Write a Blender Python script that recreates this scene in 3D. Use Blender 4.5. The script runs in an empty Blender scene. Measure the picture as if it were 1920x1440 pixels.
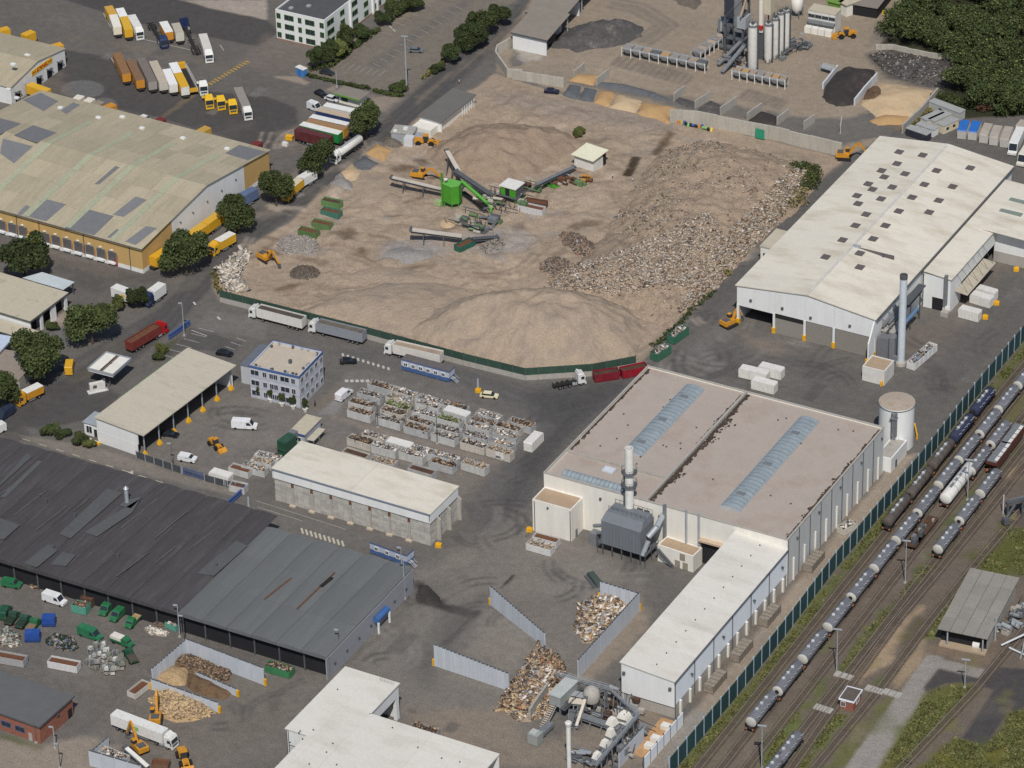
import bpy, math, random
import numpy as np
from mathutils import Matrix, Vector
random.seed(7); RNG = np.random.default_rng(7)
SC = bpy.context.scene
COL = SC.collection
rad = math.radians
# ---------------------------------------------------------------- camera
YAW, PIT, ROLL, FPX, CAMH = rad(29.512), rad(31.588), rad(-1.575),7272.0,515.0
_f = np.array([-math.sin(YAW)*math.cos(PIT), math.cos(YAW)*math.cos(PIT),-math.sin(PIT)])
_r = np.array([math.cos(YAW), math.sin(YAW),0.0]); _u = np.cross(_r, _f)
_r, _u = math.cos(ROLL)*_r+math.sin(ROLL)*_u, -math.sin(ROLL)*_r+math.cos(ROLL)*_u
CAMP = -_f*(CAMH/-_f[2]); CAMP[2] = CAMH
cd = bpy.data.cameras.new('camera'); cam = bpy.data.objects.new('camera', cd); COL.objects.link(cam)
cd.sensor_width = 36.0; cd.lens = FPX*36/1920; cd.clip_start = 5; cd.clip_end = 12000
cam.matrix_world = Matrix(((_r[0], _u[0],-_f[0], CAMP[0]),(_r[1], _u[1],-_f[1], CAMP[1]),(_r[2], _u[2],-_f[2], CAMP[2]),(0,0,0,1)))
SC.camera = cam
# ---------------------------------------------------------------- sky, sun, exposure
SUN_AZ, SUN_EL = rad(29.5), rad(51.5)          # the sun stands behind the camera, a little to its right
w = bpy.data.worlds.new('World'); SC.world = w; w.use_nodes = True
nt = w.node_tree; nt.nodes.clear()
sk = nt.nodes.new('ShaderNodeTexSky'); sk.sky_type = 'NISHITA'; sk.sun_disc = False
sdir = Vector((math.sin(SUN_AZ)*math.cos(SUN_EL),-math.cos(SUN_AZ)*math.cos(SUN_EL), math.sin(SUN_EL)))
sk.sun_elevation = SUN_EL; sk.sun_rotation = math.atan2(sdir.x, sdir.y)
bg = nt.nodes.new('ShaderNodeBackground'); bg.inputs[1].default_value = 0.07
ow = nt.nodes.new('ShaderNodeOutputWorld'); nt.links.new(sk.outputs[0], bg.inputs[0]); nt.links.new(bg.outputs[0], ow.inputs[0])
sd = bpy.data.lights.new('sun','SUN'); sd.energy = 3.35; sd.angle = rad(0.53); sd.color = (1,0.955,0.885)
so = bpy.data.objects.new('sun', sd); COL.objects.link(so)
so.rotation_euler = sdir.to_track_quat('Z','Y').to_euler(); so.location = (0,0,300)
SC.view_settings.view_transform = 'Standard'; SC.view_settings.look = 'None'
SC.view_settings.exposure = 0.0; SC.view_settings.gamma = 1.0; SC.view_settings.use_curve_mapping = False

# ---------------------------------------------------------------- survey helpers (photo pixel -> place on a level plane)
def G(px, py, z=0.0):
 d = (px-960)*_r+(720-py)*_u+FPX*_f
 return CAMP+d*((z-CAMP[2])/d[2])
def G2(p, z=0.0): return G(p[0], p[1], z)[:2]
def unproj(pts, z=0.0): return np.array([G2(p, z) for p in pts])
def Pz(x, y, z):
 v = np.array([x, y, z])-CAMP; wv = v@_f
 return 960+FPX*(v@_r)/wv, 720-FPX*(v@_u)/wv
def lin(c):
 out = []; g_ = .3*c[0]+.59*c[1]+.11*c[2]
 for v in c:
  v = g_+(v-g_)*.9
  v = v/255; out.append(v/12.92 if v <= .04045 else ((v+.055)/1.055)**2.4)
 return tuple(out)
def zz(ox, oy, pts, s=3.79): return [(ox+x/s, oy+y/s) for x, y in pts]

# ---------------------------------------------------------------- materials
MATS = {}
def mat(key, rgb, var=.12, scale=.35, rough=.85, metal=0, streak=None, fine=.10, bump=.0, rgb2=None, obvar=0.0, spec=.3, attr=None, thr=None):
 """dirty procedural surface: rgb is the sRGB look of the thing itself; rgb2 the colour of its stains"""
 if key in MATS: return MATS[key]
 m = bpy.data.materials.new(key); MATS[key] = m; m.use_nodes = True
 n = m.node_tree.nodes; l = m.node_tree.links; n.clear()
 out = n.new('ShaderNodeOutputMaterial'); b = n.new('ShaderNodeBsdfPrincipled'); l.new(b.outputs[0], out.inputs[0])
 b.inputs['Roughness'].default_value = rough; b.inputs['Metallic'].default_value = metal
 b.inputs['Specular IOR Level'].default_value = spec
 geo = n.new('ShaderNodeNewGeometry')
 mp = n.new('ShaderNodeMapping'); l.new(geo.outputs['Position'], mp.inputs[0])
 st = streak or (1,1,1); mp.inputs['Scale'].default_value = st
 n1 = n.new('ShaderNodeTexNoise'); n1.inputs['Scale'].default_value = scale; n1.inputs['Detail'].default_value = 6; n1.inputs['Roughness'].default_value = .62
 l.new(mp.outputs[0], n1.inputs['Vector'])
 n2 = n.new('ShaderNodeTexNoise'); n2.inputs['Scale'].default_value = 2.6; n2.inputs['Detail'].default_value = 3; l.new(geo.outputs['Position'], n2.inputs['Vector'])
 base = lin(rgb)
 if attr:
  at = n.new('ShaderNodeAttribute'); at.attribute_name = attr; csock = at.outputs['Color']
 else:
  rg = n.new('ShaderNodeRGB'); rg.outputs[0].default_value = (*base, 1); csock = rg.outputs[0]
 if rgb2:
  mr = n.new('ShaderNodeMapRange'); t = thr or (.52,.72); mr.inputs[1].default_value = t[0]; mr.inputs[2].default_value = t[1]
  l.new(n1.outputs[0], mr.inputs[0])
  mx = n.new('ShaderNodeMix'); mx.data_type = 'RGBA'; l.new(mr.outputs[0], mx.inputs[0]); l.new(csock, mx.inputs[6]); mx.inputs[7].default_value = (*lin(rgb2),1); csock = mx.outputs[2]
 # brightness factor 1 +- var (broad) +- fine (grain)
 a1 = n.new('ShaderNodeMapRange'); a1.inputs[1].default_value = .3; a1.inputs[2].default_value = .7; a1.inputs[3].default_value = 1-var; a1.inputs[4].default_value = 1+var; l.new(n1.outputs[0], a1.inputs[0])
 a2 = n.new('ShaderNodeMapRange'); a2.inputs[1].default_value = .3; a2.inputs[2].default_value = .7; a2.inputs[3].default_value = 1-fine; a2.inputs[4].default_value = 1+fine; l.new(n2.outputs[0], a2.inputs[0])
 mu = n.new('ShaderNodeMath'); mu.operation = 'MULTIPLY'; l.new(a1.outputs[0], mu.inputs[0]); l.new(a2.outputs[0], mu.inputs[1]); fac = mu.outputs[0]
 if obvar:
  oi = n.new('ShaderNodeObjectInfo'); a3 = n.new('ShaderNodeMapRange'); a3.inputs[3].default_value = 1-obvar; a3.inputs[4].default_value = 1+obvar; l.new(oi.outputs['Random'], a3.inputs[0])
  m3 = n.new('ShaderNodeMath'); m3.operation = 'MULTIPLY'; l.new(fac, m3.inputs[0]); l.new(a3.outputs[0], m3.inputs[1]); fac = m3.outputs[0]
 vm = n.new('ShaderNodeVectorMath'); vm.operation = 'SCALE'; l.new(csock, vm.inputs[0]); l.new(fac, vm.inputs['Scale'])
 l.new(vm.outputs[0], b.inputs['Base Color'])
 if bump:
  bp = n.new('ShaderNodeBump'); bp.inputs['Strength'].default_value = min(1, bump); bp.inputs['Distance'].default_value = .35
  n3 = n.new('ShaderNodeTexNoise'); n3.inputs['Scale'].default_value = 1.1; n3.inputs['Detail'].default_value = 5; l.new(geo.outputs['Position'], n3.inputs['Vector'])
  l.new(n3.outputs[0], bp.inputs['Height']); l.new(bp.outputs[0], b.inputs['Normal'])
 return m
def M(name): return MATS[name]
def paint(rgb, **k):
 key = 'paint_%d_%d_%d' % tuple(rgb)
 kk = dict(var=.12, scale=.8, rough=.5, fine=.08, spec=.4, rgb2=tuple(int(a*.74+b*.26) for a, b in zip(rgb, (112,100,88))), thr=(.5,.72)); kk.update(k)
 return mat(key, rgb, **kk)
mat('white_clad',(224,225,224), var=.06, scale=.5, streak=(1,1,.12), fine=.04, rough=.6)
mat('cream_clad',(226,222,212), var=.07, scale=.5, streak=(1,1,.12), fine=.04, rough=.65)
mat('pale_blue_clad',(236,242,250), var=.05, scale=.5, streak=(1,1,.15), fine=.03, rough=.55)
mat('grey_clad',(196,196,195), var=.07, scale=.5, streak=(1,1,.12), fine=.04, rough=.65)
mat('white_roof',(219,212,197), var=.07, scale=.22, streak=(.35,1,1), fine=.06, rough=.75, rgb2=(186,176,156), thr=(.46,.72), obvar=.03)
mat('bright_roof',(216,212,203), var=.07, scale=.2, streak=(.4,1,1), fine=.06, rough=.7, rgb2=(190,184,172), thr=(.46,.74), obvar=.03)
mat('shed_roof',(190,182,163), var=.08, scale=.3, streak=(.3,1,1), fine=.09, rgb2=(160,152,135), thr=(.5,.75))
mat('pink_roof',(173,161,150), var=.07, scale=.12, fine=.06, rgb2=(158,141,130), thr=(.5,.72))
mat('concrete',(168,163,155), var=.12, scale=.5, streak=(1,1,.3), fine=.1, rgb2=(138,130,120), thr=(.55,.75))
mat('pale_concrete',(196,198,202), var=.08, scale=.6, streak=(1,1,.25), fine=.06, rgb2=(160,158,155), thr=(.6,.8))
mat('block_concrete',(176,172,165), var=.12, scale=.8, fine=.08, obvar=.13)
mat('dark_gap',(40,38,38), var=.1)
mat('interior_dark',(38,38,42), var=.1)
mat('grey_steel',(128,132,136), var=.12, scale=.8, rough=.5, fine=.1, metal=.2)
mat('dark_steel',(88,91,95), var=.15, scale=.8, rough=.55, fine=.1)
mat('galv',(176,182,188), var=.08, scale=.8, rough=.45, fine=.06, metal=.3)
mat('black_rubber',(34,33,33), var=.2)
mat('chassis',(48,46,46), var=.2)
mat('glass_dark',(44,52,60), var=.1, rough=.15, spec=.6)
mat('rust',(110,72,50), var=.25, scale=.9, fine=.2, rgb2=(80,55,42))
mat('rust_dark',(84,62,50), var=.3, scale=.9, fine=.25)
mat('yellow_paint',(232,170,20), var=.12, scale=.7, rough=.5, fine=.08)
mat('machine_yellow',(205,140,38), var=.15, scale=.9, rough=.5, fine=.1)
mat('plant_green',(70,150,40), var=.1, scale=.6, rough=.5, fine=.08)
mat('lorry_white',(216,214,208), var=.09, scale=.8, rough=.45, fine=.05, obvar=.05)
mat('box_white',(188,188,186), var=.14, scale=.8, rough=.5, fine=.06, obvar=.05, streak=(1,1,.3))

# ---------------------------------------------------------------- mesh builder
class MB:
 def __init__(s): s.v = []; s.f = []; s.m = []; s.sm = []
 def add(s, vs, fs, mi=0, smooth=False):
  o = len(s.v); s.v += [tuple(map(float, p)) for p in vs]
  for f in fs: s.f.append(tuple(i+o for i in f)); s.m.append(mi); s.sm.append(smooth)
  return s
 def box(s, x0, x1, y0, y1, z0, z1, mi=0):
  return s.add([(x0, y0, z0),(x1, y0, z0),(x1, y1, z0),(x0, y1, z0),(x0, y0, z1),(x1, y0, z1),(x1, y1, z1),(x0, y1, z1)],
      [(0,3,2,1),(4,5,6,7),(0,1,5,4),(1,2,6,5),(2,3,7,6),(3,0,4,7)], mi)
 def prism(s, poly, z0, z1, mi=0, top=None):
  """vertical prism of an xy polygon (counter-clockwise)"""
  n = len(poly); z1s = z1 if hasattr(z1,'__len__') else [z1]*n
  s.add([(p[0], p[1], z0) for p in poly]+[(p[0], p[1], z) for p, z in zip(poly, z1s)],
     [tuple(range(n-1,-1,-1)), tuple(range(n, 2*n))]+[(i, (i+1) % n, n+(i+1) % n, n+i) for i in range(n)], mi); return s
 def side(s, prof, y0, y1, mi=0):
  """profile in xz (counter-clockwise seen from -y) swept along y"""
  n = len(prof)
  return s.add([(p[0], y0, p[1]) for p in prof]+[(p[0], y1, p[1]) for p in prof],
      [tuple(range(n)), tuple(range(2*n-1, n-1,-1))]+[(i, n+i, n+(i+1) % n, (i+1) % n) for i in range(n)], mi)
 def face(s, pts, mi=0): return s.add(pts, [tuple(range(len(pts)))], mi)
 def tube(s, a, b, r0, r1=None, n=8, mi=0, caps=True, smooth=True):
  a = Vector(a); b = Vector(b); r1 = r0 if r1 is None else r1; d = (b-a)
  if d.length < 1e-6: return s
  q = d.to_track_quat('Z','Y'); vs = []
  for c, r in ((a, r0),(b, r1)):
   for k in range(n):
    t = 2*math.pi*k/n; vs.append(c+q@Vector((r*math.cos(t), r*math.sin(t),0)))
  s.add(vs, [(k, (k+1) % n, n+(k+1) % n, n+k) for k in range(n)], mi, smooth)
  if caps: s.add(vs, [tuple(range(n-1,-1,-1)), tuple(range(n, 2*n))], mi)
  return s
 def lathe(s, prof, c=(0,0,0), axis='z', n=16, mi=0, smooth=True):
  """prof: list of (radius, height)"""
  dirs = [math.atan2(b[1]-a[1], b[0]-a[0]) for a, b in zip(prof, prof[1:])]; runs = [[prof[0]]]
  for j in range(1, len(prof)):
   runs[-1].append(prof[j])
   if j < len(prof)-1 and abs((dirs[j]-dirs[j-1]+math.pi) % (2*math.pi)-math.pi) > .7: runs.append([prof[j]])   # sharp edge: no shared normals
  for run in runs:
   vs = []
   for r, h in run:
    for k in range(n):
     t = 2*math.pi*k/n; a, b = r*math.cos(t), r*math.sin(t); p = (a, b, h) if axis == 'z' else (h, a, b)
     vs.append((p[0]+c[0], p[1]+c[1], p[2]+c[2]))
   s.add(vs, [(j*n+k, j*n+(k+1) % n, (j+1)*n+(k+1) % n, (j+1)*n+k) for j in range(len(run)-1) for k in range(n)], mi, smooth)
  return s
 def beam(s, a, b, w, h=None, mi=0):
  a = Vector(a); b = Vector(b); h = h or w; d = b-a
  if d.length < 1e-6: return s
  d.normalize(); up = Vector((0,0,1)) if abs(d.z) < .95 else Vector((1,0,0))
  r = d.cross(up).normalized(); u = r.cross(d)
  vs = [p+r*(i*w/2)+u*(j*h/2) for p in (a, b) for i, j in ((-1,-1),(1,-1),(1,1),(-1,1))]
  return s.add(vs, [(3,2,1,0),(4,5,6,7),(0,1,5,4),(1,2,6,5),(2,3,7,6),(3,0,4,7)], mi)
 def mesh(s, name, mats):
  me = bpy.data.meshes.new(name); me.from_pydata(s.v, [], s.f)
  for mm in (mats if isinstance(mats, (list, tuple)) else [mats]): me.materials.append(MATS[mm] if isinstance(mm, str) else mm)
  me.polygons.foreach_set('material_index', s.m); me.polygons.foreach_set('use_smooth', s.sm); me.update(); return me
 def build(s, name, mats, parent=None, loc=None, rz=None): return link(name, s.mesh(name, mats), parent, loc, rz)
def link(name, me, parent=None, loc=None, rz=None):
 o = bpy.data.objects.new(name, me); COL.objects.link(o)
 if parent is not None: o.parent = parent
 if loc is not None: o.location = tuple(loc) if len(loc) == 3 else (loc[0], loc[1],0)
 if rz is not None: o.rotation_euler = (0,0, rz)
 return o
LABELS = {}
def tag(o, label, cat, group=None, kind=None):
 o['label'] = label; o['category'] = cat
 if group: o['group'] = group
 if kind: o['kind'] = kind
 return o
def thing(name, label, cat, loc=(0,0,0), rz=0.0, group=None):
 o = bpy.data.objects.new(name, None); COL.objects.link(o); o.empty_display_size = .5
 o.location = tuple(loc) if len(loc) == 3 else (loc[0], loc[1],0); o.rotation_euler = (0,0, rz)
 return tag(o, label, cat, group)
def structure(o): o['kind'] = 'structure'; return o
def npmesh(name, V, F, mats, mi=None, smooth=False):
 """fast mesh from arrays; F is (n,4) or (n,3)"""
 me = bpy.data.meshes.new(name); k = F.shape[1]; nf = len(F)
 me.vertices.add(len(V)); me.vertices.foreach_set('co', np.asarray(V, np.float32).ravel())
 me.loops.add(nf*k); me.loops.foreach_set('vertex_index', np.asarray(F, np.int32).ravel())
 me.polygons.add(nf); me.polygons.foreach_set('loop_start', np.arange(0, nf*k, k, dtype=np.int32))
 for mm in (mats if isinstance(mats, (list, tuple)) else [mats]): me.materials.append(MATS[mm] if isinstance(mm, str) else mm)
 if mi is not None: me.polygons.foreach_set('material_index', np.asarray(mi, np.int32))
 if smooth: me.polygons.foreach_set('use_smooth', np.ones(nf, bool))
 me.update(calc_edges=True); me.validate(); return me
# lattice noise
_LAT = RNG.random((256,256))
def vnoise(x, y):
 xi = np.floor(x).astype(int); yi = np.floor(y).astype(int); fx = x-xi; fy = y-yi
 fx = fx*fx*(3-2*fx); fy = fy*fy*(3-2*fy); g = lambda a, b: _LAT[a & 255, b & 255]
 return (g(xi, yi)*(1-fx)+g(xi+1, yi)*fx)*(1-fy)+(g(xi, yi+1)*(1-fx)+g(xi+1, yi+1)*fx)*fy
def fbm(x, y, s=1.0, o=4):
 t = 0; a = .5; r = 0
 for k in range(o): t = t+a*vnoise(x*s+17.3*k, y*s+9.1*k); r += a; a *= .5; s *= 2.03
 return t/r
def sdist(X, Y, poly):
 """signed distance to polygon, positive inside"""
 d2 = np.full(X.shape, 1e18); ins = np.zeros(X.shape, bool); n = len(poly)
 for i in range(n):
  ax, ay = poly[i]; bx, by = poly[(i+1) % n]; ex, ey = bx-ax, by-ay; L = ex*ex+ey*ey+1e-12
  t = np.clip(((X-ax)*ex+(Y-ay)*ey)/L, 0,1); dx = X-ax-t*ex; dy = Y-ay-t*ey; d2 = np.minimum(d2, dx*dx+dy*dy)
  c = ((ay > Y) != (by > Y)); xs = np.where(c, (bx-ax)*(Y-ay)/((by-ay) if abs(by-ay) > 1e-9 else 1e-9)+ax, 0); ins ^= c & (X < xs)
 d = np.sqrt(d2); return np.where(ins, d, -d)
def ell(cx, cy, rx, ry, n=20, rot=0):
 return [(cx+rx*math.cos(t)*math.cos(rot)-ry*math.sin(t)*math.sin(rot), cy+rx*math.cos(t)*math.sin(rot)+ry*math.sin(t)*math.cos(rot)) for t in [2*math.pi*k/n for k in range(n)]]
# ================================================================ GROUND
FENCE = [(1255,1455),(1382,1305),(1472,1192),(1567,1066),(1657,960),(1734,869),(1826,750),(1866,702),(1935,620)]
YARD = [(396,525),(440,480),(480,455),(545,415),(600,362),(650,325),(700,290),(745,255),(800,205),(900,160),(928,138),(965,150),(1090,186),(1270,222),(1420,258),(1585,298),(1540,335),(1450,430),(1350,530),(1245,628),(1200,685),(1110,700),(985,712),(870,680),(690,632),(410,563)]
ROAD = [(-60,790),(0,752),(90,700),(170,655),(285,585),(330,545),(385,480),(470,395),(560,335),(640,290),(700,245),(760,190),(850,110),(940,40),(985,-10),(1030,-10),(935,88),(860,158),(760,240),(700,288),(640,330),(560,400),(480,452),(405,512),(390,545),(330,612),(262,668),(160,740),(60,815),(-60,880)]
PLANT = [(930,134),(935,85),(1010,-20),(1720,-20),(1650,85),(1700,120),(1765,170),(1700,235),(1600,290),(1585,296),(1420,256),(1270,220),(1090,184)]
RAIL = FENCE+[(1960,1500),(1240,1500)]
ZONES = [('service_yard', None),('truck_yard',[(-60,-30),(530,-30),(520,60),(560,140),(650,190),(760,175),(640,285),(560,330),(470,390),(330,540),(240,580),(-60,640)]),
   ('car_park',[(540,140),(700,55),(800,-20),(985,-20),(850,110),(760,180),(700,165),(610,145)]),
   ('road', ROAD),('plant_yard', PLANT),('gravel_yard', YARD),('woodland_floor',[(1720,-20),(1960,-20),(1960,215),(1800,222),(1765,170),(1700,120),(1650,85)]),('railway_ballast', RAIL)]
ZONES = [(n, None if p is None else unproj(p)) for n, p in ZONES]
ZCOL = {'service_yard': (112,106,100),'truck_yard': (104,98,92),'car_park': (121,113,103),'road': (93,90,88),'plant_yard': (148,134,117),'gravel_yard': (163,144,124),'woodland_floor': (58,60,42),'railway_ballast': (108,97,87)}
DX = .6
gx = np.arange(-300,250, DX); gy = np.arange(-240,330, DX)
X, Y = np.meshgrid(gx, gy)
vx = X-CAMP[0]; vy = Y-CAMP[1]; vz = -CAMP[2]
ww = vx*_f[0]+vy*_f[1]+vz*_f[2]; PX = 960+FPX*(vx*_r[0]+vy*_r[1]+vz*_r[2])/ww; PY = 720-FPX*(vx*_u[0]+vy*_u[1]+vz*_u[2])/ww
KEEP = (PX > -40) & (PX < 1960) & (PY > -40) & (PY < 1500)
xs, ys = X[KEEP], Y[KEEP]
NZ1 = fbm(xs, ys, .06,4)-.5; NZ2 = fbm(xs+71, ys-33,.3,3)-.5
CC = np.zeros((len(xs),3)); ZI = np.zeros(len(xs), int)
for i, (n, p) in enumerate(ZONES):
 c = np.array(lin(ZCOL[n]))
 if p is None: CC[:] = c; continue
 d = sdist(xs, ys, p)+NZ2*1.2; a = np.clip(d/1.2+.5,0,1)[:, None]; CC = CC*(1-a)+c*a; ZI[d > 0] = i
def splat(px, rgb, soft=1.5, alpha=1.0, nz=1.5, world=False):
 """a patch of other ground (paving, stain, spilled sand) with a ragged soft edge"""
 global CC
 p = np.array(px) if world else unproj(px)
 lo = p.min(0)-8; hi = p.max(0)+8
 s = (xs > lo[0]) & (xs < hi[0]) & (ys > lo[1]) & (ys < hi[1])
 if not s.any(): return
 d = sdist(xs[s], ys[s], p)+(NZ2[s]*2+NZ1[s])*nz
 a = (np.clip(d/max(soft, .3)+.5,0,1)*alpha)[:, None]; CC[s] = CC[s]*(1-a)+np.array(lin(rgb))*a
def stroke(px, wd, rgb, soft=1.0, alpha=1.0, nz=.6):
 q = unproj(px); 
 for i in range(len(q)-1):
  a, b = q[i], q[i+1]; t = (b-a)/(np.linalg.norm(b-a)+1e-9); n = np.array([-t[1], t[0]])*wd/2
  splat([a-n-t*wd*.3, b-n+t*wd*.3, b+n+t*wd*.3, a+n-t*wd*.3], rgb, soft, alpha, nz, True)
def tracks(px, n, wd, rgb, alpha=.3, gap=2.2):
 """pairs of wheel tracks worn along a path"""
 q = unproj(px)
 for k in range(n):
  off = (k-(n-1)/2)*gap+random.uniform(-.5,.5); pts = []
  for i in range(len(q)):
   a = q[max(0, i-1)]; b = q[min(len(q)-1, i+1)]; t = (b-a)/(np.linalg.norm(b-a)+1e-9); pts.append(q[i]+np.array([-t[1], t[0]])*off)
  for i in range(len(pts)-1):
   a, b = pts[i], pts[i+1]; t = (b-a)/(np.linalg.norm(b-a)+1e-9); m = np.array([-t[1], t[0]])*wd/2
   splat([a-m, b-m, b+m, a+m], rgb, 1.2, alpha, .35, True)
z1 = lambda *p: zz(0,0, p); z2 = lambda *p: zz(480,0, p); z3 = lambda *p: zz(960,0, p); z4 = lambda *p: zz(1420,0, p)
z5 = lambda *p: zz(0,350, p); z6 = lambda *p: zz(480,350, p); z7 = lambda *p: zz(960,350, p); z8 = lambda *p: zz(1420,350, p)
y1 = lambda *p: zz(0,700, p); y2 = lambda *p: zz(480,700, p); y3 = lambda *p: zz(960,700, p); y4 = lambda *p: zz(1420,700, p)
y5 = lambda *p: zz(0,1060, p); y6 = lambda *p: zz(480,1060, p); y7 = lambda *p: zz(960,1060, p); y8 = lambda *p: zz(1420,1060, p)
# --- truck yard
splat(z1((370,-30),(1280,-30),(1895,140),(1990,230),(1830,330),(1000,170),(560,30)),(80,76,74),.8,1,.2)
splat(z1((430,350),(860,420),(1400,640),(1895,690),(2100,760),(2150,1000),(1895,1060),(1100,830),(300,660),(350,520)),(79,75,74),1.0,.95,.4)
splat(z1(*ell(585,635,155,65)),(104,103,101),.6,1,.1); splat(z1(*ell(740,745,95,50)),(112,110,106),.6,.8,.1)
splat(z1((280,560),(440,520),(520,700),(330,680)),(120,106,92),3,.5)
stroke(z1((1160,830),(1480,600),(1760,430)),1.6,(128,108,72),1,.6)
stroke(z1((460,260),(900,330),(1300,420),(1600,480)),4,(118,104,86),4,.4)
splat(z1((1280,0),(1895,0),(1895,140),(1500,60)),(165,148,132),1,.9,.4)
splat(z1((1700,440),(1895,250),(2300,330),(2450,420),(1990,560)),(124,108,96),4,.5)
splat(z2((130,540),(290,540),(385,585),(350,605),(140,550)),(160,140,118),.8,.9,.2); splat(z2((490,640),(560,600),(570,640),(560,665)),(160,140,118),1,.8,.2)
splat(z2((790,670),(1090,690),(930,800),(820,760)),(150,132,114),1.5,.9)
splat(z5((320,440),(850,590),(800,660),(560,600),(330,540)),(128,114,100),2.5,.7)
splat(z5((330,470),(1000,620),(1180,600),(1100,680),(860,680),(700,760),(480,700),(520,620),(380,600)),(84,80,77),2,.6)
for i in range(8): stroke(z5((345+i*62,440+i*16),(395+i*62,560+i*12)),1.1,(112,100,90),1,.5)
# --- car park bays and kerbs
for i in range(4):
 pass
splat(z2((880,210),(1195,0),(1260,0),(930,235)),(136,124,108),1.5,.6)
splat(z2((780,470),(1100,240),(1480,0),(1560,0),(1180,260),(880,490)),(100,97,94),2,.55)
splat(z2((1130,690),(1500,420),(1800,190),(1895,110),(1895,160),(1480,500),(1150,740)),(126,112,98),1.5,.8)
# --- road wear
tracks([(0,800),(170,700),(300,610),(390,510),(480,420),(600,345),(700,265),(850,130),(980,10)],4,.9,(72,70,70),.5)
stroke([(-20,775),(120,700),(250,622)],2.2,(110,104,96),2,.5); stroke(z5((480,1430),(640,1310),(870,1110)),3,(98,92,74),2,.6)
splat(z5((1380,1000),(1500,880),(1895,940),(1895,1090),(1560,1030)),(122,116,110),1.2,.9,.3)
splat(z5((1370,1010),(1640,1080),(1720,1110),(1620,1230),(1560,1170),(1310,1150),(1180,1230),(1150,1210)),(92,89,86),1,.9,.3)
splat(z5((1110,1110),(1180,1120),(1380,1010),(1350,1000),(1130,1250),(1095,1240)),(86,88,58),1.2,.9,.5)
splat(z5((350,960),(480,860),(500,930),(420,1010)),(160,140,124),1,.9,.3); splat(z5((370,1010),(480,1000),(520,1130),(430,1100)),(112,112,112),1,.9,.3)
splat(z5((820,920),(1010,780),(1180,640),(1500,600),(1420,700),(1060,860)),(116,108,98),2,.5)
splat([(50,800),(180,845),(300,890),(440,925),(520,960),(700,1010),(760,1030),(770,1050),(600,1000),(400,945),(230,890),(60,830)],(112,108,103),1.2,.9,.3)
splat(y1((0,340),(160,180),(350,60),(660,60),(860,150),(700,310),(590,340),(420,370),(230,380),(160,360),(40,480)),(84,81,80),1.5,.9,.4)
splat(y1((140,440),(330,470),(640,520),(960,610),(1290,710),(1700,840),(1690,880),(1100,740),(700,640),(260,500)),(142,130,116),1.2,.8,.5)
# --- open shed yard
splat([(262,860),(430,700),(470,745),(600,770),(640,735),(650,790),(560,850),(520,880),(450,905)],(128,120,112),3,.8)
tracks([(300,840),(420,800),(520,770),(600,740)],3,1.2,(108,102,98),.35)
# --- container yard
splat([(560,790),(650,700),(680,690),(1000,790),(990,880),(900,900),(610,840)],(124,117,111),2,.7)
splat(y2((540,290),(860,390),(1300,510),(1720,620),(1740,660),(1280,540),(850,420),(530,330)),(140,126,112),1.5,.8,.5)
splat(y2((440,290),(640,100),(700,100),(560,290)),(138,135,131),.8,.9,.2); splat(y2((360,250),(545,130),(580,80),(620,110),(470,260)),(128,115,98),1,.8,.3)
splat(y2((1280,690),(1700,640),(1780,760),(1420,1000),(1300,760)),(124,113,104),5,.7)
# --- central asphalt, dark with turning tracks
splat([(620,660),(700,650),(860,690),(985,725),(1110,712),(1195,700),(1180,740),(1090,800),(1025,860),(1010,930),(985,960),(900,1000),(860,960),(920,890),(1010,800),(985,770),(860,720),(700,680)],(104,101,99),2.5,.85)
splat([(985,740),(1180,710),(1060,820),(1010,890),(960,880),(1040,800),(1000,770)],(80,78,78),6,.75,2)
for k in range(7):
 a = 1.0+.12*k; tracks([(870+k*14,1075),(900+k*9,1010),(945+k*6,930),(1005+k*4,850),(1080,790-k*3),(1170,730-k*2)],2,.6,(84,82,82),.35)
tracks([(760,655),(900,710),(1000,745),(1110,730),(1240,650),(1400,500),(1560,330)],4,1.1,(84,82,81),.35)
splat([(1215,690),(1380,545),(1640,270),(1600,290),(1450,430),(1250,628)],(101,98,95),1.5,.8,.5)
splat([(1250,690),(1380,610),(1620,700),(1690,770),(1560,760),(1400,720)],(103,99,95),4,.6)
for k in range(5): tracks([(1340+k*10,660+k*9),(1400+k*8,640+k*10),(1470,650+k*10),(1540,690+k*6)],2,.7,(86,83,81),.3)
splat([(1700,700),(1790,640),(1900,480),(1925,470),(1925,600),(1780,760),(1700,800),(1690,740)],(104,100,96),4,.6)
splat([(1665,640),(1770,590),(1880,500),(1800,620),(1720,690)],(122,108,96),6,.8)
splat([(1380,620),(1460,645),(1490,665),(1420,660)],(134,118,104),4,.8)
splat([(1720,255),(1800,235),(1960,260),(1960,330),(1880,300),(1780,265)],(102,97,93),2,.8)
# --- strip beside the hall, along the fence
splat([(1225,1455),(1262,1380),(1480,1110),(1660,885),(1690,855),(1720,850),(1640,960),(1565,1062),(1470,1190),(1380,1300),(1250,1450)],(166,147,124),1.5,.9,.4)
splat(y7((930,1440),(1290,1020),(1400,1040),(1110,1400),(1080,1440)),(150,143,134),1,.9,.3)
for k in range(8): splat([(1300+k*47,1320-k*58),(1314+k*47,1310-k*58),(1322+k*47,1285-k*58),(1306+k*47,1300-k*58)],(140,112,84),3,.6)
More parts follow.
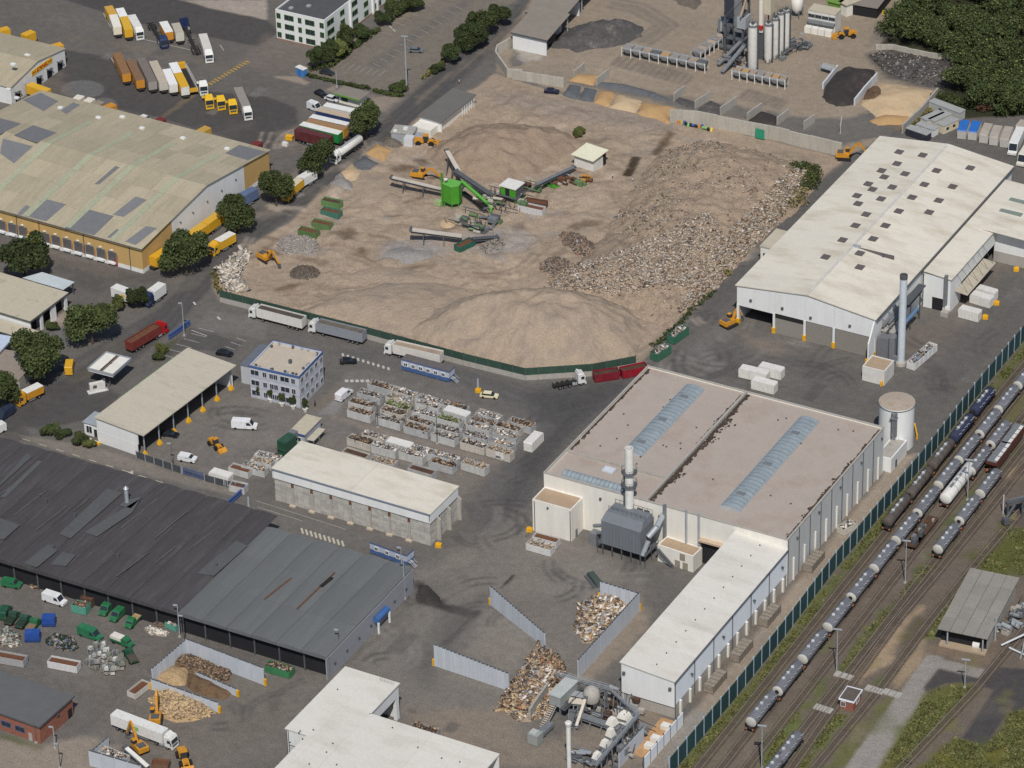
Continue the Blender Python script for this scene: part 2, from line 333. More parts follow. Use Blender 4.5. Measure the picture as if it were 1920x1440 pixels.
# --- tipping yard
splat([(620,1260),(720,1180),(800,1110),(930,1080),(1120,1060),(1200,1110),(1170,1230),(1060,1300),(1000,1420),(760,1340),(640,1240)],(134,125,114),9,.75)
splat([(300,1440),(330,1360),(430,1300),(560,1270),(640,1250),(560,1360),(520,1440)],(128,118,108),6,.7)
splat([(620,800),(700,830),(900,900),(870,960),(780,920),(600,840)],(134,124,114),4,.6)
splat([(770,1080),(980,960),(1130,1030),(1200,1090),(1000,1120),(850,1120)],(136,126,115),6,.8)
splat(y6((1120,130),(1190,120),(1290,200),(1340,270),(1560,320),(1600,320),(1530,380),(1370,340),(1240,290),(1130,270)),(62,54,50),1.5,.95,1.2)
stroke(y6((1590,330),(1500,420),(1340,560)),1.8,(52,48,46),.8,.95); stroke(y6((1830,70),(1740,170)),.9,(50,48,47),.6,.9)
splat(y6((1600,330),(1660,290),(1990,620),(1800,760),(1380,570)),(142,131,119),2.5,.8)
stroke(y6((1550,1260),(1820,1345)),1.0,(60,55,52),.6,.9)
splat([(760,1330),(950,1330),(1000,1400),(1240,1300),(1260,1380),(1240,1440),(800,1440)],(146,128,108),4,.85)
splat([(1165,1130),(1205,1120),(1215,1175),(1165,1235),(1090,1280),(1075,1270)],(150,132,112),2,.9)
splat([(770,1250),(830,1150),(920,1110),(880,1200),(800,1290)],(98,94,91),7,.7)
tracks([(640,1240),(720,1180),(800,1120),(880,1080)],4,1.1,(92,89,86),.3)
splat([(-30,1080),(330,1190),(260,1280),(130,1240),(-30,1180)],(112,105,98),3,.6)
splat([(140,1250),(330,1200),(400,1230),(550,1280),(540,1360),(430,1420),(330,1440),(180,1360)],(122,111,100),5,.7)
splat([(-30,1375),(80,1400),(150,1380),(220,1400),(160,1460),(-30,1460)],(158,140,120),3,.85)
splat([(-20,1370),(70,1400),(75,1404),(-20,1378)],(84,96,46),2,.8)
tracks([(180,1350),(280,1240),(360,1190),(560,1260)],3,1.2,(98,93,88),.35)
# --- gravel yard: trodden lighter tracks, wet dark spots, coloured spills
for k in range(26):
 cx, cy = random.uniform(480,1400), random.uniform(220,600)
 splat(ell(cx, cy, random.uniform(20,75), random.uniform(5,18),12, random.uniform(-.4,.3)), random.choice([(170,152,134),(150,134,118),(146,128,110),(166,146,126),(152,142,132)]),5,.6,3)
for c in [(745,408,17,4),(650,440,14,12),(785,500,32,5),(690,530,9,3),(718,518,6,3),(795,303,12,4),(765,315,32,8),(815,335,12,3),(1225,345,35,6),(930,478,12,4),(975,430,12,4),(1095,425,28,5),(623,459,7,2),(540,540,25,5),(1033,500,20,8),(680,470,10,10)]:
 splat(ell(*c, 12,-.15),(104,86,70),2,.8,2)
splat(ell(775,468,62,20),(148,142,138),4,.9,2); splat(ell(930,455,75,22),(150,143,137),5,.8,3); splat(ell(870,390,60,20),(148,132,118),5,.6,3)
tracks([(560,440),(620,360),(720,300),(800,260)],3,1.2,(172,153,134),.5); tracks([(1000,600),(900,500),(800,510),(640,520),(500,500)],4,1.4,(168,148,128),.45)
tracks([(1130,330),(1230,270),(1150,215),(1000,190),(900,180)],4,1.3,(164,148,132),.5); tracks([(1050,400),(1130,340),(1250,300),(1340,260)],3,1.5,(168,149,130),.45)
splat(z3((780,1255),(850,1130),(920,1130),(850,1258)),(72,60,46),.6,1,.2); stroke(z3((1130,960),(1080,1020),(1020,1110)),2.2,(92,76,62),1.5,.9)
splat([(900,165),(1060,190),(1270,225),(1260,250),(1100,235),(930,200)],(146,132,120),5,.7)
# --- plant yard
splat(z3((0,330),(60,310),(120,400),(70,470),(0,470)),(104,103,101),1,.9); splat(z3((20,350),(150,340),(200,420),(90,440),(30,400)),(166,158,148),1.5,.9)
tracks(z3((200,470),(560,460),(900,560),(1300,640),(1700,720)),4,1.6,(160,145,128),.4); tracks(z3((900,300),(1100,180),(900,60),(700,20)),4,1.6,(112,104,96),.5)
for i in range(13): stroke(z3((780+i*42,395+i*12),(720+i*42,460+i*12)),1.2,(112,102,94),1,.7)
for i in range(9): stroke(z4((-60+i*34,640+i*10),(-120+i*34,700+i*9)),1.2,(112,102,94),1,.7)
splat(z4((210,260),(700,330),(500,460),(270,560),(210,760),(430,760),(200,560)),(152,137,120),6,.5)
splat(z4((780,330),(950,90),(1130,70),(1000,200),(880,290)),(110,106,102),3,.7)
splat(z4((760,390),(1000,340),(1450,440),(1440,560),(1290,640),(900,560)),(92,86,82),3,.9)
splat(z4((640,850),(860,760),(1080,860),(1040,920),(1000,980),(880,970),(600,1040),(0,880),(0,800),(240,830)),(100,98,97),2,.85)
splat(z3((420,590),(620,590),(1900,800),(1895,900),(1280,790)),(96,96,98),2,.7)
splat([(1740,170),(1760,195),(1720,235),(1690,250),(1660,235)],(126,108,84),2,.8)
# --- railway: grass strips, sand, roads
G1, G2c, G3c = (92,102,48),(108,104,58),(80,92,44)
fl = FENCE; off = lambda k: [(x+k, y+k*.25) for x, y in fl]
splat(off(3)+off(26)[::-1], G1,2.5,.95,2.2); splat(off(14)+off(34)[::-1],(98,92,66),4,.6,4)
for k, (rr, cc) in enumerate([((600,1440),(84,76,70)),((1500,1440),(90,82,76))]): pass
splat(y8((20,1440),(60,1280),(160,1180),(330,1000),(300,1130),(150,1330),(120,1440)), G1,3,.85,2.5); splat(y8((270,1440),(420,1220),(560,1050),(640,1070),(520,1220),(340,1440)), G1,3,.85,2.5)
splat(y8((560,760),(760,480),(960,260),(1180,0),(1280,0),(960,330),(760,560),(620,760)), G3c, 3,.9,3)
splat(y8((1180,520),(1290,340),(1500,60),(1640,0),(1600,40),(1430,260),(1260,500),(1240,520)), G1,2,.95,1.2); splat(y8((1600,30),(1500,-60),(1895,-240),(1990,-200),(1990,60),(1895,60)),(86,88,44),4,.95,3)
splat(y8((700,790),(870,560),(1160,280),(1180,310),(1020,500),(950,650),(720,840)),(160,138,112),2,.9,2); splat(y8((950,880),(1110,600),(1180,520),(1200,640),(1000,880)),(152,132,106),2,.85,2)
splat(y8((500,1440),(700,1180),(940,920),(1000,900),(860,1080),(640,1440)),(98,100,54),2.5,.8,2.5)
splat(y8((820,830),(920,810),(920,870),(830,880)), G1,2,.8,2); splat(y8((1020,520),(1130,360),(1220,400),(1050,560)),(86,84,52),3,.7,2)
CROAD = y8((600,1470),(1215,625),(1310,650),(1340,670),(1620,740),(1580,810),(1290,730),(1190,850),(1200,910),(845,1470))
splat(CROAD, (142,136,130),.7,1,.2)
splat(y8((1290,735),(1580,805),(1650,720),(1990,740),(1990,960),(1760,1080),(1620,1290),(1450,1230),(1680,890),(1550,830),(1340,840),(1200,910),(1180,870)),(76,73,73),.7,1,.2)
splat(y8((845,1470),(1200,910),(1350,840),(1540,850),(1590,890),(1000,1470)),(98,98,50),2,.95,1.2); splat(y8((1040,1180),(1250,950),(1400,960),(1200,1160)), G3c, 4,.7,3)
splat(y8((1120,1470),(1400,1220),(1620,1290),(1800,1050),(1990,980),(1990,1470)),(94,94,44),2,1,1.2); splat(y8((1300,1400),(1600,1300),(1850,1150),(1880,1400)),(108,104,46),6,.6,5)
splat(y8((1160,620),(1330,560),(1620,640),(1700,540),(1700,740),(1300,650)),(126,108,90),2,.7,1.5)
splat(y4((1740,1020),(1895,900),(1990,1080),(1780,1120),(1740,1080)),(90,80,74),3,.9,2); splat(y4((1760,1010),(1830,1000),(1840,1040),(1780,1040)),(206,204,120),.8,.95,.6)
splat(y4((1480,1440),(1620,1260),(1740,1080),(1990,1120),(1990,1440)),(90,92,46),3,.9,3)
splat(y4((1090,1440),(1280,1180),(1540,860),(1895,430),(1895,560),(1600,900),(1350,1240),(1200,1440)), G3c, 3,.75,4)
splat(y4((1560,340),(1700,150),(1895,-60),(1895,0),(1640,330)), G1,3,.6,3); splat(y4((1720,260),(1895,120),(1895,320),(1790,420)),(96,96,54),3,.7,3)
splat(y4((1770,700),(1895,600),(1895,720),(1800,820)),(160,138,110),2,.8,1)
for k in range(60):
 cx, cy = random.uniform(1400,1900), random.uniform(800,1430)
 splat(ell(cx, cy, random.uniform(6,26), random.uniform(4,12),10,-.9), random.choice([G1, G3c, G2c, (90,82,74),(124,112,100)]),2.5,.45,2.5) if cx*.8+cy > 2420 else None
# curved tyre marks in the paved yards, scrapes and dry tracks in the gravel yard
for k in range(170):
 if k < 90: cx, cy = random.choice([(1020,800),(930,960),(1450,690),(1330,680),(1760,680),(900,1080),(700,1180),(480,790),(400,1330),(1300,560),(850,1180),(1100,1060)]); cx += random.gauss(0,60); cy += random.gauss(0,35); R1 = random.uniform(30,130)
 else: cx, cy = random.uniform(480,1380), random.uniform(230,620); R1 = random.uniform(30,150)
 a0 = random.uniform(0,6.28); da = random.uniform(.6,1.6); pts = [(cx+R1*(math.cos(a0+da*t/5)-math.cos(a0)), cy+R1*.48*(math.sin(a0+da*t/5)-math.sin(a0))) for t in range(6)]
 tracks(pts, 2,.55, random.choice([(78,76,76),(82,80,79),(136,129,121)]) if k < 90 else random.choice([(184,164,142),(136,118,100),(176,156,134),(126,108,92)]), random.uniform(.5,.85),2.0)
for k in range(80):
 cx, cy = random.uniform(470,1300), random.uniform(240,560); stroke([(cx, cy),(cx+random.uniform(12,60), cy+random.uniform(-14,14))], random.uniform(.8,2.6), random.choice([(116,98,82),(128,110,94),(182,162,140),(150,142,134)]),1.2,.6,1.2)
for k in range(60):   # patch repairs in the paving
 cx, cy = random.choice([(random.uniform(150,520), random.uniform(30,250)),(random.uniform(300,1000), random.uniform(640,1000)),(random.uniform(1250,1880), random.uniform(560,760)),(random.uniform(100,900), random.uniform(1080,1400))]); g0 = G2((cx, cy)); w0, h0 = random.uniform(1,5), random.uniform(1,9)
 splat([g0, g0+(w0,0), g0+(w0, h0), g0+(0, h0)], random.choice([(84,82,81),(122,118,113),(92,89,87),(130,122,113)]),.5,.5,.1, True)
# general mottling
for k in range(150):
 cx, cy = random.uniform(0,1900), random.uniform(0,1430)
 splat(ell(cx, cy, random.uniform(12,60), random.uniform(6,24),12, random.uniform(-1,1)), random.choice([(128,120,112),(96,91,87),(134,122,108)]),7,.16,4)
for i_ in (0,1,3): s_ = ZI == i_; l_ = CC[s_].mean(1)[:, None]; CC[s_] = l_+(CC[s_]-l_)*.72
CC *= (1+.18*NZ1+.12*NZ2)[:, None]*np.array([.89,1.0,.98,.92,.97,.95,.9,1.0])[ZI][:, None]
mat('ground_cover',(128,128,128), var=.13, scale=.5, fine=.22, bump=.3, rough=.95, spec=.15, attr='tint')
# split the sheet into the named pieces of the setting
IDX = -np.ones(X.shape, int); IDX[KEEP] = np.arange(len(xs))
q = np.stack([IDX[:-1, :-1], IDX[:-1,1:], IDX[1:, 1:], IDX[1:, :-1]],-1).reshape(-1,4); q = q[(q >= 0).all(1)]
for i, (n, p) in enumerate(ZONES):
 F = q[ZI[q[:, 0]] == i]
 if not len(F): continue
 u, inv = np.unique(F, return_inverse=True); V = np.column_stack([xs[u], ys[u],(np.clip(sdist(xs[u], ys[u], p)/4-.4,0,1)*(2.6*np.abs(fbm(xs[u], ys[u],.11,4)-.5)+1.1*np.maximum(fbm(xs[u]+40, ys[u],.35,3)-.52,0)) if n == 'gravel_yard' else np.zeros(len(u)))])
 me = npmesh(n, V, inv.reshape(-1,4),'ground_cover')
 at = me.color_attributes.new('tint','FLOAT_COLOR','POINT'); at.data.foreach_set('color', np.column_stack([CC[u], np.ones(len(u))]).astype(np.float32).ravel())
 structure(link(n, me))
mat('far_land',(108,104,94), var=.25, scale=.01, fine=.1, rgb2=(84,92,60), thr=(.45,.6))
structure(MB().add([(-5000,-5000,-.4),(5000,-5000,-.4),(5000,5000,-.4),(-5000,5000,-.4)],[(0,1,2,3)]).build('ground','far_land'))
# painted markings: thin sheets just above the paving
def marking(lines, wd, rgb, name='road_marking', z=.03):
 m = MB()
 for a, b in lines:
  a, b = G2(a), G2(b); t = (b-a)/(np.linalg.norm(b-a)+1e-9); n = np.array([-t[1], t[0]])*wd/2
  m.face([(*(a-n), z),(*(b-n), z),(*(b+n), z),(*(a+n), z)])
 return structure(m.build(name, paint(rgb, var=.15, fine=.2)))
W_ = (200,198,192)
marking([(z1((790,410))[0], z1((885,582))[0]),(z1((735,95))[0], z1((808,235))[0]),(z1((1320,450))[0], z1((1410,610))[0]),(z1((1565,320))[0], z1((1590,360))[0]),(z1((1410,650))[0], z1((1450,715))[0]),(z1((1670,620))[0], z1((1780,795))[0]),(z1((800,230))[0], z1((1420,370))[0]),(z1((920,580))[0], z1((1200,655))[0]),(z1((1480,710))[0], z1((1700,770))[0]),(z1((1480,370))[0], z1((1505,395))[0])],.25,(178,172,162))
marking([(z1((1480+i*22,590-i*13))[0], z1((1510+i*22,600-i*13))[0]) for i in range(13)],.5,(190,150,50),'yellow_marking')
marking([(p, (p[0]+10, p[1]+4)) for p in [(1000+i*0,0) for i in range(0)]] or [(z5((1360,1020))[0], z5((1470,1060))[0])],.2, W_)
marking([(z5((1150+52*i, 1195-38*i))[0], z5((1260+52*i, 1222-38*i))[0]) for i in range(6)]+[(z5((1600+40*i, 1135-30*i))[0], z5((1670+40*i, 1160-30*i))[0]) for i in range(3)],.2,(170,166,160))
marking([(z6((640+i*37,1372))[0], z6((648+i*37,1390))[0]) for i in range(5)],.9,(188,184,174),'crossing_marking')
marking([(z6((615+i*36,1185+i*11))[0], z6((620+i*36,1205+i*11))[0]) for i in range(10)],.6,(186,182,172),'crossing_marking')
marking([(y2((322+i*32,1100+i*10))[0], y2((335+i*32,1140+i*10))[0]) for i in range(10)],.5,(186,180,164),'hatch_marking')
marking([(y1((160+i*118,465+i*37))[0], y1((215+i*118,482+i*37))[0]) for i in range(13)],.3,(176,166,150))
marking([(y2((0,905))[0], y2((640,1110))[0]),(y2((10,950))[0], y2((330,1050))[0])],.18,(160,154,146))
marking([(z2((945,180))[0], z2((990,225))[0])],.3, W_)
marking([(z5((1545,925))[0], z5((1565,945))[0]),(z5((1375,820))[0], z5((1390,840))[0])],.5, W_,'arrow_marking')
marking([(z2((560+i*44,480+i*9))[0], z2((610+i*44,440+i*9))[0]) for i in range(8)]+[(z2((830+i*48,450-i*34))[0], z2((890+i*48,474-i*34))[0]) for i in range(13)]+[(z2((880+i*48,225-i*34))[0], z2((960+i*48,250-i*34))[0]) for i in range(7)],.22,(150,144,136),'bay_marking')
# ================================================================ BUILDING HELPERS
def ray_plane(px, p0, n):
 d = (px[0]-960)*_r+(720-px[1])*_u+FPX*_f; p0 = np.array(p0, float); n = np.array(n, float)
 return CAMP+d*(((p0-CAMP)@n)/(d@n))
class Frame:
 """a building's own axes: x along its front, y into its depth, origin on the ground under an eave corner"""
 def __init__(s, px, z, rz=0.0):
  g = G(px[0], px[1], z); s.o = np.array([g[0], g[1],0.0]); s.rz = rz; c, t = math.cos(rz), math.sin(rz)
  s.ex = np.array([c, t, 0]); s.ey = np.array([-t, c, 0])
 def loc(s, p): v = np.array(p)-s.o; return np.array([v@s.ex, v@s.ey, v[2]])
 def at(s, px, z=0.0): return s.loc(G(px[0], px[1], z))
 def on(s, px, p0, n):
  P = s.o+s.ex*p0[0]+s.ey*p0[1]+np.array([0,0, p0[2]]); N = s.ex*n[0]+s.ey*n[1]+np.array([0,0, n[2]])
  return s.loc(ray_plane(px, P, N))
 def thing(s, name, label, cat, group=None): return thing(name, label, cat, s.o, s.rz, group)
def part(name, parent, mats, fn, label=None):
 m = MB(); fn(m); o = m.build(name, mats, parent)
 if label: o['label'] = label
 return o
def pbox(name, parent, mm, *b, label=None): return part(name, parent, mm,lambda m:m.box(*b), label)
def boxes(name, parent, mm, lst): return [pbox(name, parent, mm, *b) for b in lst]
def walls(root, w, d, h, mm, x0=0, y0=0, z0=0, t=.3):
 """four walls, each its own part"""
 pbox('wall', root, mm, x0, x0+w, y0, y0+t, z0, h); pbox('wall', root, mm, x0, x0+w, y0+d-t, y0+d, z0, h)
 pbox('wall', root, mm, x0, x0+t, y0+t, y0+d-t, z0, h); pbox('wall', root, mm, x0+w-t, x0+w, y0+t, y0+d-t, z0, h)
def gable_x(root, x0, x1, y0, y1, h, rise, mm, over=.4, th=.25, ymid=None, name='roof'):
 """roof whose ridge runs along x"""
 ym = (y0+y1)/2 if ymid is None else ymid
 s1 = rise/(ym-y0)
 part(name, root, mm,lambda m:m.add([(x0-over, y0-over, h-s1*over),(x1+over, y0-over, h-s1*over),(x1+over, ym, h+rise),(x0-over, ym, h+rise),(x0-over, y0-over, h-s1*over+th),(x1+over, y0-over, h-s1*over+th),(x1+over, ym, h+rise+th),(x0-over, ym, h+rise+th)],[(0,3,2,1),(4,5,6,7),(0,1,5,4),(1,2,6,5),(2,3,7,6),(3,0,4,7)]))
 s2 = rise/(y1-ym)
 part(name, root, mm,lambda m:m.add([(x0-over, ym, h+rise),(x1+over, ym, h+rise),(x1+over, y1+over, h-s2*over),(x0-over, y1+over, h-s2*over),(x0-over, ym, h+rise+th),(x1+over, ym, h+rise+th),(x1+over, y1+over, h-s2*over+th),(x0-over, y1+over, h-s2*over+th)],[(0,3,2,1),(4,5,6,7),(0,1,5,4),(1,2,6,5),(2,3,7,6),(3,0,4,7)]))
def slab(m, pts, th, n=(0,0,1), mi=0):
 n = Vector(n).normalized()*th; k = len(pts); P = [Vector(p) for p in pts]
 ar = sum((P[i].x*P[(i+1) % k].y-P[(i+1) % k].x*P[i].y) for i in range(k))
 if ar < 0: P = P[::-1]
 m.add([*P, *[p+n for p in P]],[tuple(range(k-1,-1,-1)), tuple(range(k, 2*k))]+[(i, (i+1) % k, k+(i+1) % k, k+i) for i in range(k)], mi)
def window(root, cx, z0, w, h, y=0, face='front', frame='white_clad', glass='glass_dark', sill=True, name='window'):
 """window set on a front (-y) or right (+x) wall face at coordinate y (or x); glass pane as sub-part"""
 m = MB(); b = .12
 if face == 'front':
  for a in ((cx-w/2-b, cx+w/2+b, z0-b, z0),(cx-w/2-b, cx+w/2+b, z0+h, z0+h+b),(cx-w/2-b, cx-w/2, z0, z0+h),(cx+w/2, cx+w/2+b, z0, z0+h),(cx-.04, cx+.04, z0, z0+h)): m.box(a[0], a[1], y-.1, y-.002, a[2], a[3])
  o = m.build(name, frame, root); MB().box(cx-w/2, cx+w/2, y-.05, y-.002, z0, z0+h).build('pane', glass, o)
 else:
  for a in ((cx-w/2-b, cx+w/2+b, z0-b, z0),(cx-w/2-b, cx+w/2+b, z0+h, z0+h+b),(cx-w/2-b, cx-w/2, z0, z0+h),(cx+w/2, cx+w/2+b, z0, z0+h),(cx-.04, cx+.04, z0, z0+h)): m.box(y+.002, y+.1, a[0], a[1], a[2], a[3])
  o = m.build(name, frame, root); MB().box(y+.002, y+.05, cx-w/2, cx+w/2, z0, z0+h).build('pane', glass, o)
 return o
def shutter(root, x0, x1, z0, z1, y, mm, name='roller_door', face='front', slats=True):
 m = MB(); n = max(3, int((z1-z0)/.5))
 for k in range(n):
  a = z0+(z1-z0)*k/n; b = z0+(z1-z0)*(k+1)/n-.08
  (m.box(x0, x1, y-.08, y-.003, a, b) if face == 'front' else m.box(y+.003, y+.08, x0, x1, a, b))
 o = m.build(name, mm, root)
 f = MB()
 for a in ((x0-.2, x0, z0, z1+.2),(x1, x1+.2, z0, z1+.2),(x0, x1, z1, z1+.2)):
  (f.box(a[0], a[1], y-.14, y-.003, a[2], a[3]) if face == 'front' else f.box(y+.003, y+.14, a[0], a[1], a[2], a[3]))
 f.build('door_frame','grey_steel', o); return o

# ================================================================ 1 yellow warehouse
mat('yellow_clad',(196,160,98), var=.06, scale=.6, streak=(1,1,.1), fine=.05)
mat('tan_roof',(170,159,134), var=.09, scale=.5, streak=(1.6,.25,1), fine=.12, obvar=.10)
mat('grey_roof_patch',(118,119,122), var=.07, scale=.5, fine=.1, obvar=.08)
mat('green_strip',(163,167,140), var=.10, scale=.9, fine=.1, obvar=.05)
F = Frame((265,466),7.7, rad(-1.3)); yd = 62.0; ex = 78.0; hh, ri = 7.7,4.0
yw = F.thing('warehouse','long tan warehouse with patched tan and grey gable roof and yellow dock wall','warehouse')
wallm = ['yellow_clad','white_clad']
pbox('wall', yw,'yellow_clad',-ex, 0,0,.3,1.2, hh-.02, label='yellow clad wall with loading docks'); pbox('plinth', yw,'white_clad',-ex, .02,-.03,.28,0,1.2)
pbox('wall', yw,'yellow_clad',-ex, 0, yd-.3, yd, 0, hh-.02)
def endwall(a, b, z0, mm, nm, lab=None):
 zz_ = lambda y: hh+ri*(1-abs(y-yd/2)/(yd/2))-.05
 ys_ = sorted({a, b, *( [yd/2] if a < yd/2 < b else [])})
 part(nm, yw, mm,lambda m:m.add([(x, y, z) for x in (-.3,0) for y in ys_ for z in (z0, zz_(y))],[f for k in range(len(ys_)-1) for f in ((2*k, 2*k+1,2*k+3,2*k+2),(2*len(ys_)+2*k, 2*len(ys_)+2*k+2,2*len(ys_)+2*k+3,2*len(ys_)+2*k+1))]+[(0,2*len(ys_),2*len(ys_)+1,1),(2*len(ys_)-2,2*len(ys_)-1,4*len(ys_)-1,4*len(ys_)-2)]), lab)
endwall(.3,14.3,1.2,'yellow_clad','wall'); endwall(14.3,49.5,1.2,'white_clad','wall','white middle bay of the gable wall'); endwall(49.5, yd-.3,1.2,'yellow_clad','wall')
pbox('plinth', yw,'white_clad',-.28,.03,.3, yd-.3,0,1.2)
sl = ri/(yd/2)
def roofpt(x, y, dz=0): return (x, y, hh+.1+ri*(1-abs(y-yd/2)/(yd/2))+dz)
nx = 12; px_ = [(-ex+(ex+.5)*k/nx) for k in range(nx+1)]
for k in range(nx):
 for (a, b) in ((-.5,8),(8,16),(16,23.5),(23.5,31),(31,39),(39,46.5),(46.5,54.5),(54.5, yd+.5)):
  n = (0,-sl, 1) if b <= 31 else (0, sl, 1)
  part('roof_panel', yw,'tan_roof',lambda m:slab(m, [roofpt(px_[k]+.02, a+.02), roofpt(px_[k+1]-.02, a+.02), roofpt(px_[k+1]-.02, b-.02), roofpt(px_[k]+.02, b-.02)],.12, n))
nF = (0,-sl, 1); nB = (0, sl, 1); pF = (0,0, hh+.22); pB = (0, yd, hh+.22)
for nn, lst in (('f',[z1((0,1090),(20,985),(235,1040),(100,1160)), z1((670,1310),(820,1180),(850,1190),(705,1310)), z5((120,195),(185,130),(215,145),(150,205)), z5((180,210),(310,85),(470,125),(330,245)), z5((800,200),(965,70),(1045,95),(880,215)), z5((460,295),(640,165),(810,210),(670,345)), z5((890,390),(1040,280),(1115,295),(965,415)), z5((760,360),(830,300),(850,310),(790,365))]),
    ('b',[z1((160,710),(290,660),(415,720),(310,790)), z1((430,785),(520,730),(570,745),(470,810)), z1((-60,880),(0,840),(150,880),(0,955)), z1((100,960),(235,890),(405,945),(260,1015)), z1((1600,1090),(1700,1030),(1895,1080),(1760,1140))])):
 for p in lst:
  pts = [F.on(c, pF if nn == 'f' else pB, nF if nn == 'f' else nB) for c in p]
  part('roof_panel', yw,'grey_roof_patch',lambda m:slab(m, pts, .05, nF if nn == 'f' else nB),'grey replacement roof sheets')
for c in z1((310,1050),(625,1120),(930,1190),(1245,1275)):
 sx = F.at(c, hh+ri)[0]
 for (a, b, n) in ((0,6.9, nF),(7.1,14.9, nF),(15.1,22.9, nF),(23.1,30.9, nF),(31.1,38, nB),(38.2,45, nB),(45.2,51, nB)):
  part('skylight', yw,'green_strip',lambda m:slab(m, [roofpt(sx-.9, a, .13), roofpt(sx+.9, a, .13), roofpt(sx+.9, b, .13), roofpt(sx-.9, b, .13)],.09, n))
for c in z1((95,460),(60,640),(120,700),(430,770),(700,840),(870,835),(1010,915),(1300,985),(1615,1060)):
 p = F.on(c, pB, nB)
 if p[1] > 31: pbox('roof_vent', yw,'white_clad', p[0]-.7, p[0]+.7, p[1]-.5, p[1]+.5, p[2], p[2]+.45)
for k, c in enumerate(z5((20,340),(95,350),(170,365),(330,425),(405,445),(485,465),(565,490),(645,510),(725,532),(805,548),(-60,320))):
 gx_ = F.on(c, (0,0,0),(0,1,0))[0]
 d = shutter(yw, gx_-1.25, gx_+1.25,1.3,4.0,0, paint((96,94,96)),'dock_door')
 pbox('dock_leveller', yw,'white_clad', gx_-1.1, gx_+1.1,-.9,-.04,.75,1.15); pbox('lamp', yw,'white_clad', gx_-.4, gx_+.4,-.35,-.02,4.6,4.85)
 pbox('dock_buffer', yw, paint((176,120,70)), gx_+1.5, gx_+1.75,-.2,-.04,1.25,3.6)
for c in z5((125,300),(285,350),(600,420),(925,500)):
 gx_ = F.on(c, (0,0,0),(0,1,0))[0]; pbox('downpipe', yw,'dark_steel', gx_-.08, gx_+.08,-.2,-.04,0, hh-.4)
pbox('gutter', yw,'dark_steel',-ex, .5,-.75,-.55, hh-.15, hh+.05)
pbox('door', yw, paint((150,60,50)),-9.2,-8.2,-.12,-.035,0,2.1)
for y_ in (18,24,31,38,45): pbox('wall_lamp', yw,'dark_steel',.02,.35, y_, y_+.35,6.6,6.9)

# ================================================================ 2 pale dock building, far left
F = Frame((121,92),5.5,0); far = F.at((13,163),5.5); dd = -far[1]; W2 = 45
db = F.thing('depot_building','pale depot with tan gable roof and yellow sign over its white docks','building')
part('wall', db,'white_clad',lambda m:m.add([(x, y, z) for x in (-.3,0) for y, z in ((0,0),(-dd, 0),(-dd, 5.45),(-dd/2,7.6),(0,5.45))],[(0,1,2,3,4),(9,8,7,6,5),(0,5,6,1),(1,6,7,2),(4,9,5,0)]))
pbox('wall', db,'white_clad',-W2,-.3,-.3,0,0,5.4); pbox('wall', db,'white_clad',-W2,-.3,-dd, -dd+.3,0,5.4)
for k in range(5):
 a, b = -W2+(W2+.3)*k/5,-W2+(W2+.3)*(k+1)/5
 for (y0_, y1_, z0_, z1_, n) in ((-dd-.3,-dd/2,5.5,7.7,(0,-.2,1)),(-dd/2,.3,7.7,5.5,(0,.2,1))):
  part('roof_panel', db,'tan_roof',lambda m:slab(m, [(a+.02, y0_, z0_),(b-.02, y0_, z0_),(b-.02, y1_, z1_),(a+.02, y1_, z1_)],.2, n))
for k in range(5):
 y_ = -dd+3+k*(dd-6)/4; pbox('dock_door', db,'interior_dark',.005,.06, y_-1.2, y_+1.2,0,2.6); pbox('lamp_arm', db,'dark_steel',.005,1.0, y_-1.4, y_-1.2,3.2,3.4); pbox('canopy', db,'dark_steel',.005,.9, y_-.9, y_+.9,2.7,2.9)
sg = pbox('sign_board', db, paint((236,186,30)),.01,.12,-dd*.62,-dd*.24,4.3,6.0, label='yellow sign board with red lettering')
def lettering(txt, size, mm, parent, loc, rot, name='lettering', extr=.02, sx=1.0):
 c = bpy.data.curves.new(name,'FONT'); c.body = txt; c.size = size; c.extrude = extr; c.align_x = 'CENTER'; c.align_y = 'CENTER'; c.shear = .25; c.offset = .03*size
 t = bpy.data.objects.new('tmp_text', c); COL.objects.link(t); dg = bpy.context.evaluated_depsgraph_get(); me = bpy.data.meshes.new_from_object(t.evaluated_get(dg)); bpy.data.objects.remove(t)
 me.materials.clear(); me.materials.append(MATS[mm] if isinstance(mm, str) else mm)
 o = link(name, me, parent); o.location = loc; o.rotation_euler = rot; o.scale = (sx, 1,1); return o
red = paint((205,40,30))
lettering('DHL',1.5, red, sg, (.14,-dd*.43,5.15),(rad(90),0, rad(90)), sx=1.9)
for s in (-1,1): MB().box(.125,.15,-dd*.43+s*4.1-.9,-dd*.43+s*4.1+.9,4.95,5.3).build('stripe', red, sg)
for px in z1((95,460),(195,395)):
 p = F.on(px, (0,-dd/2,7.9),(0,.2,1)); pbox('roof_vent', db,'white_clad', p[0]-.8, p[0]+.8, p[1]-.5, p[1]+.5, p[2]-.1, p[2]+.4)

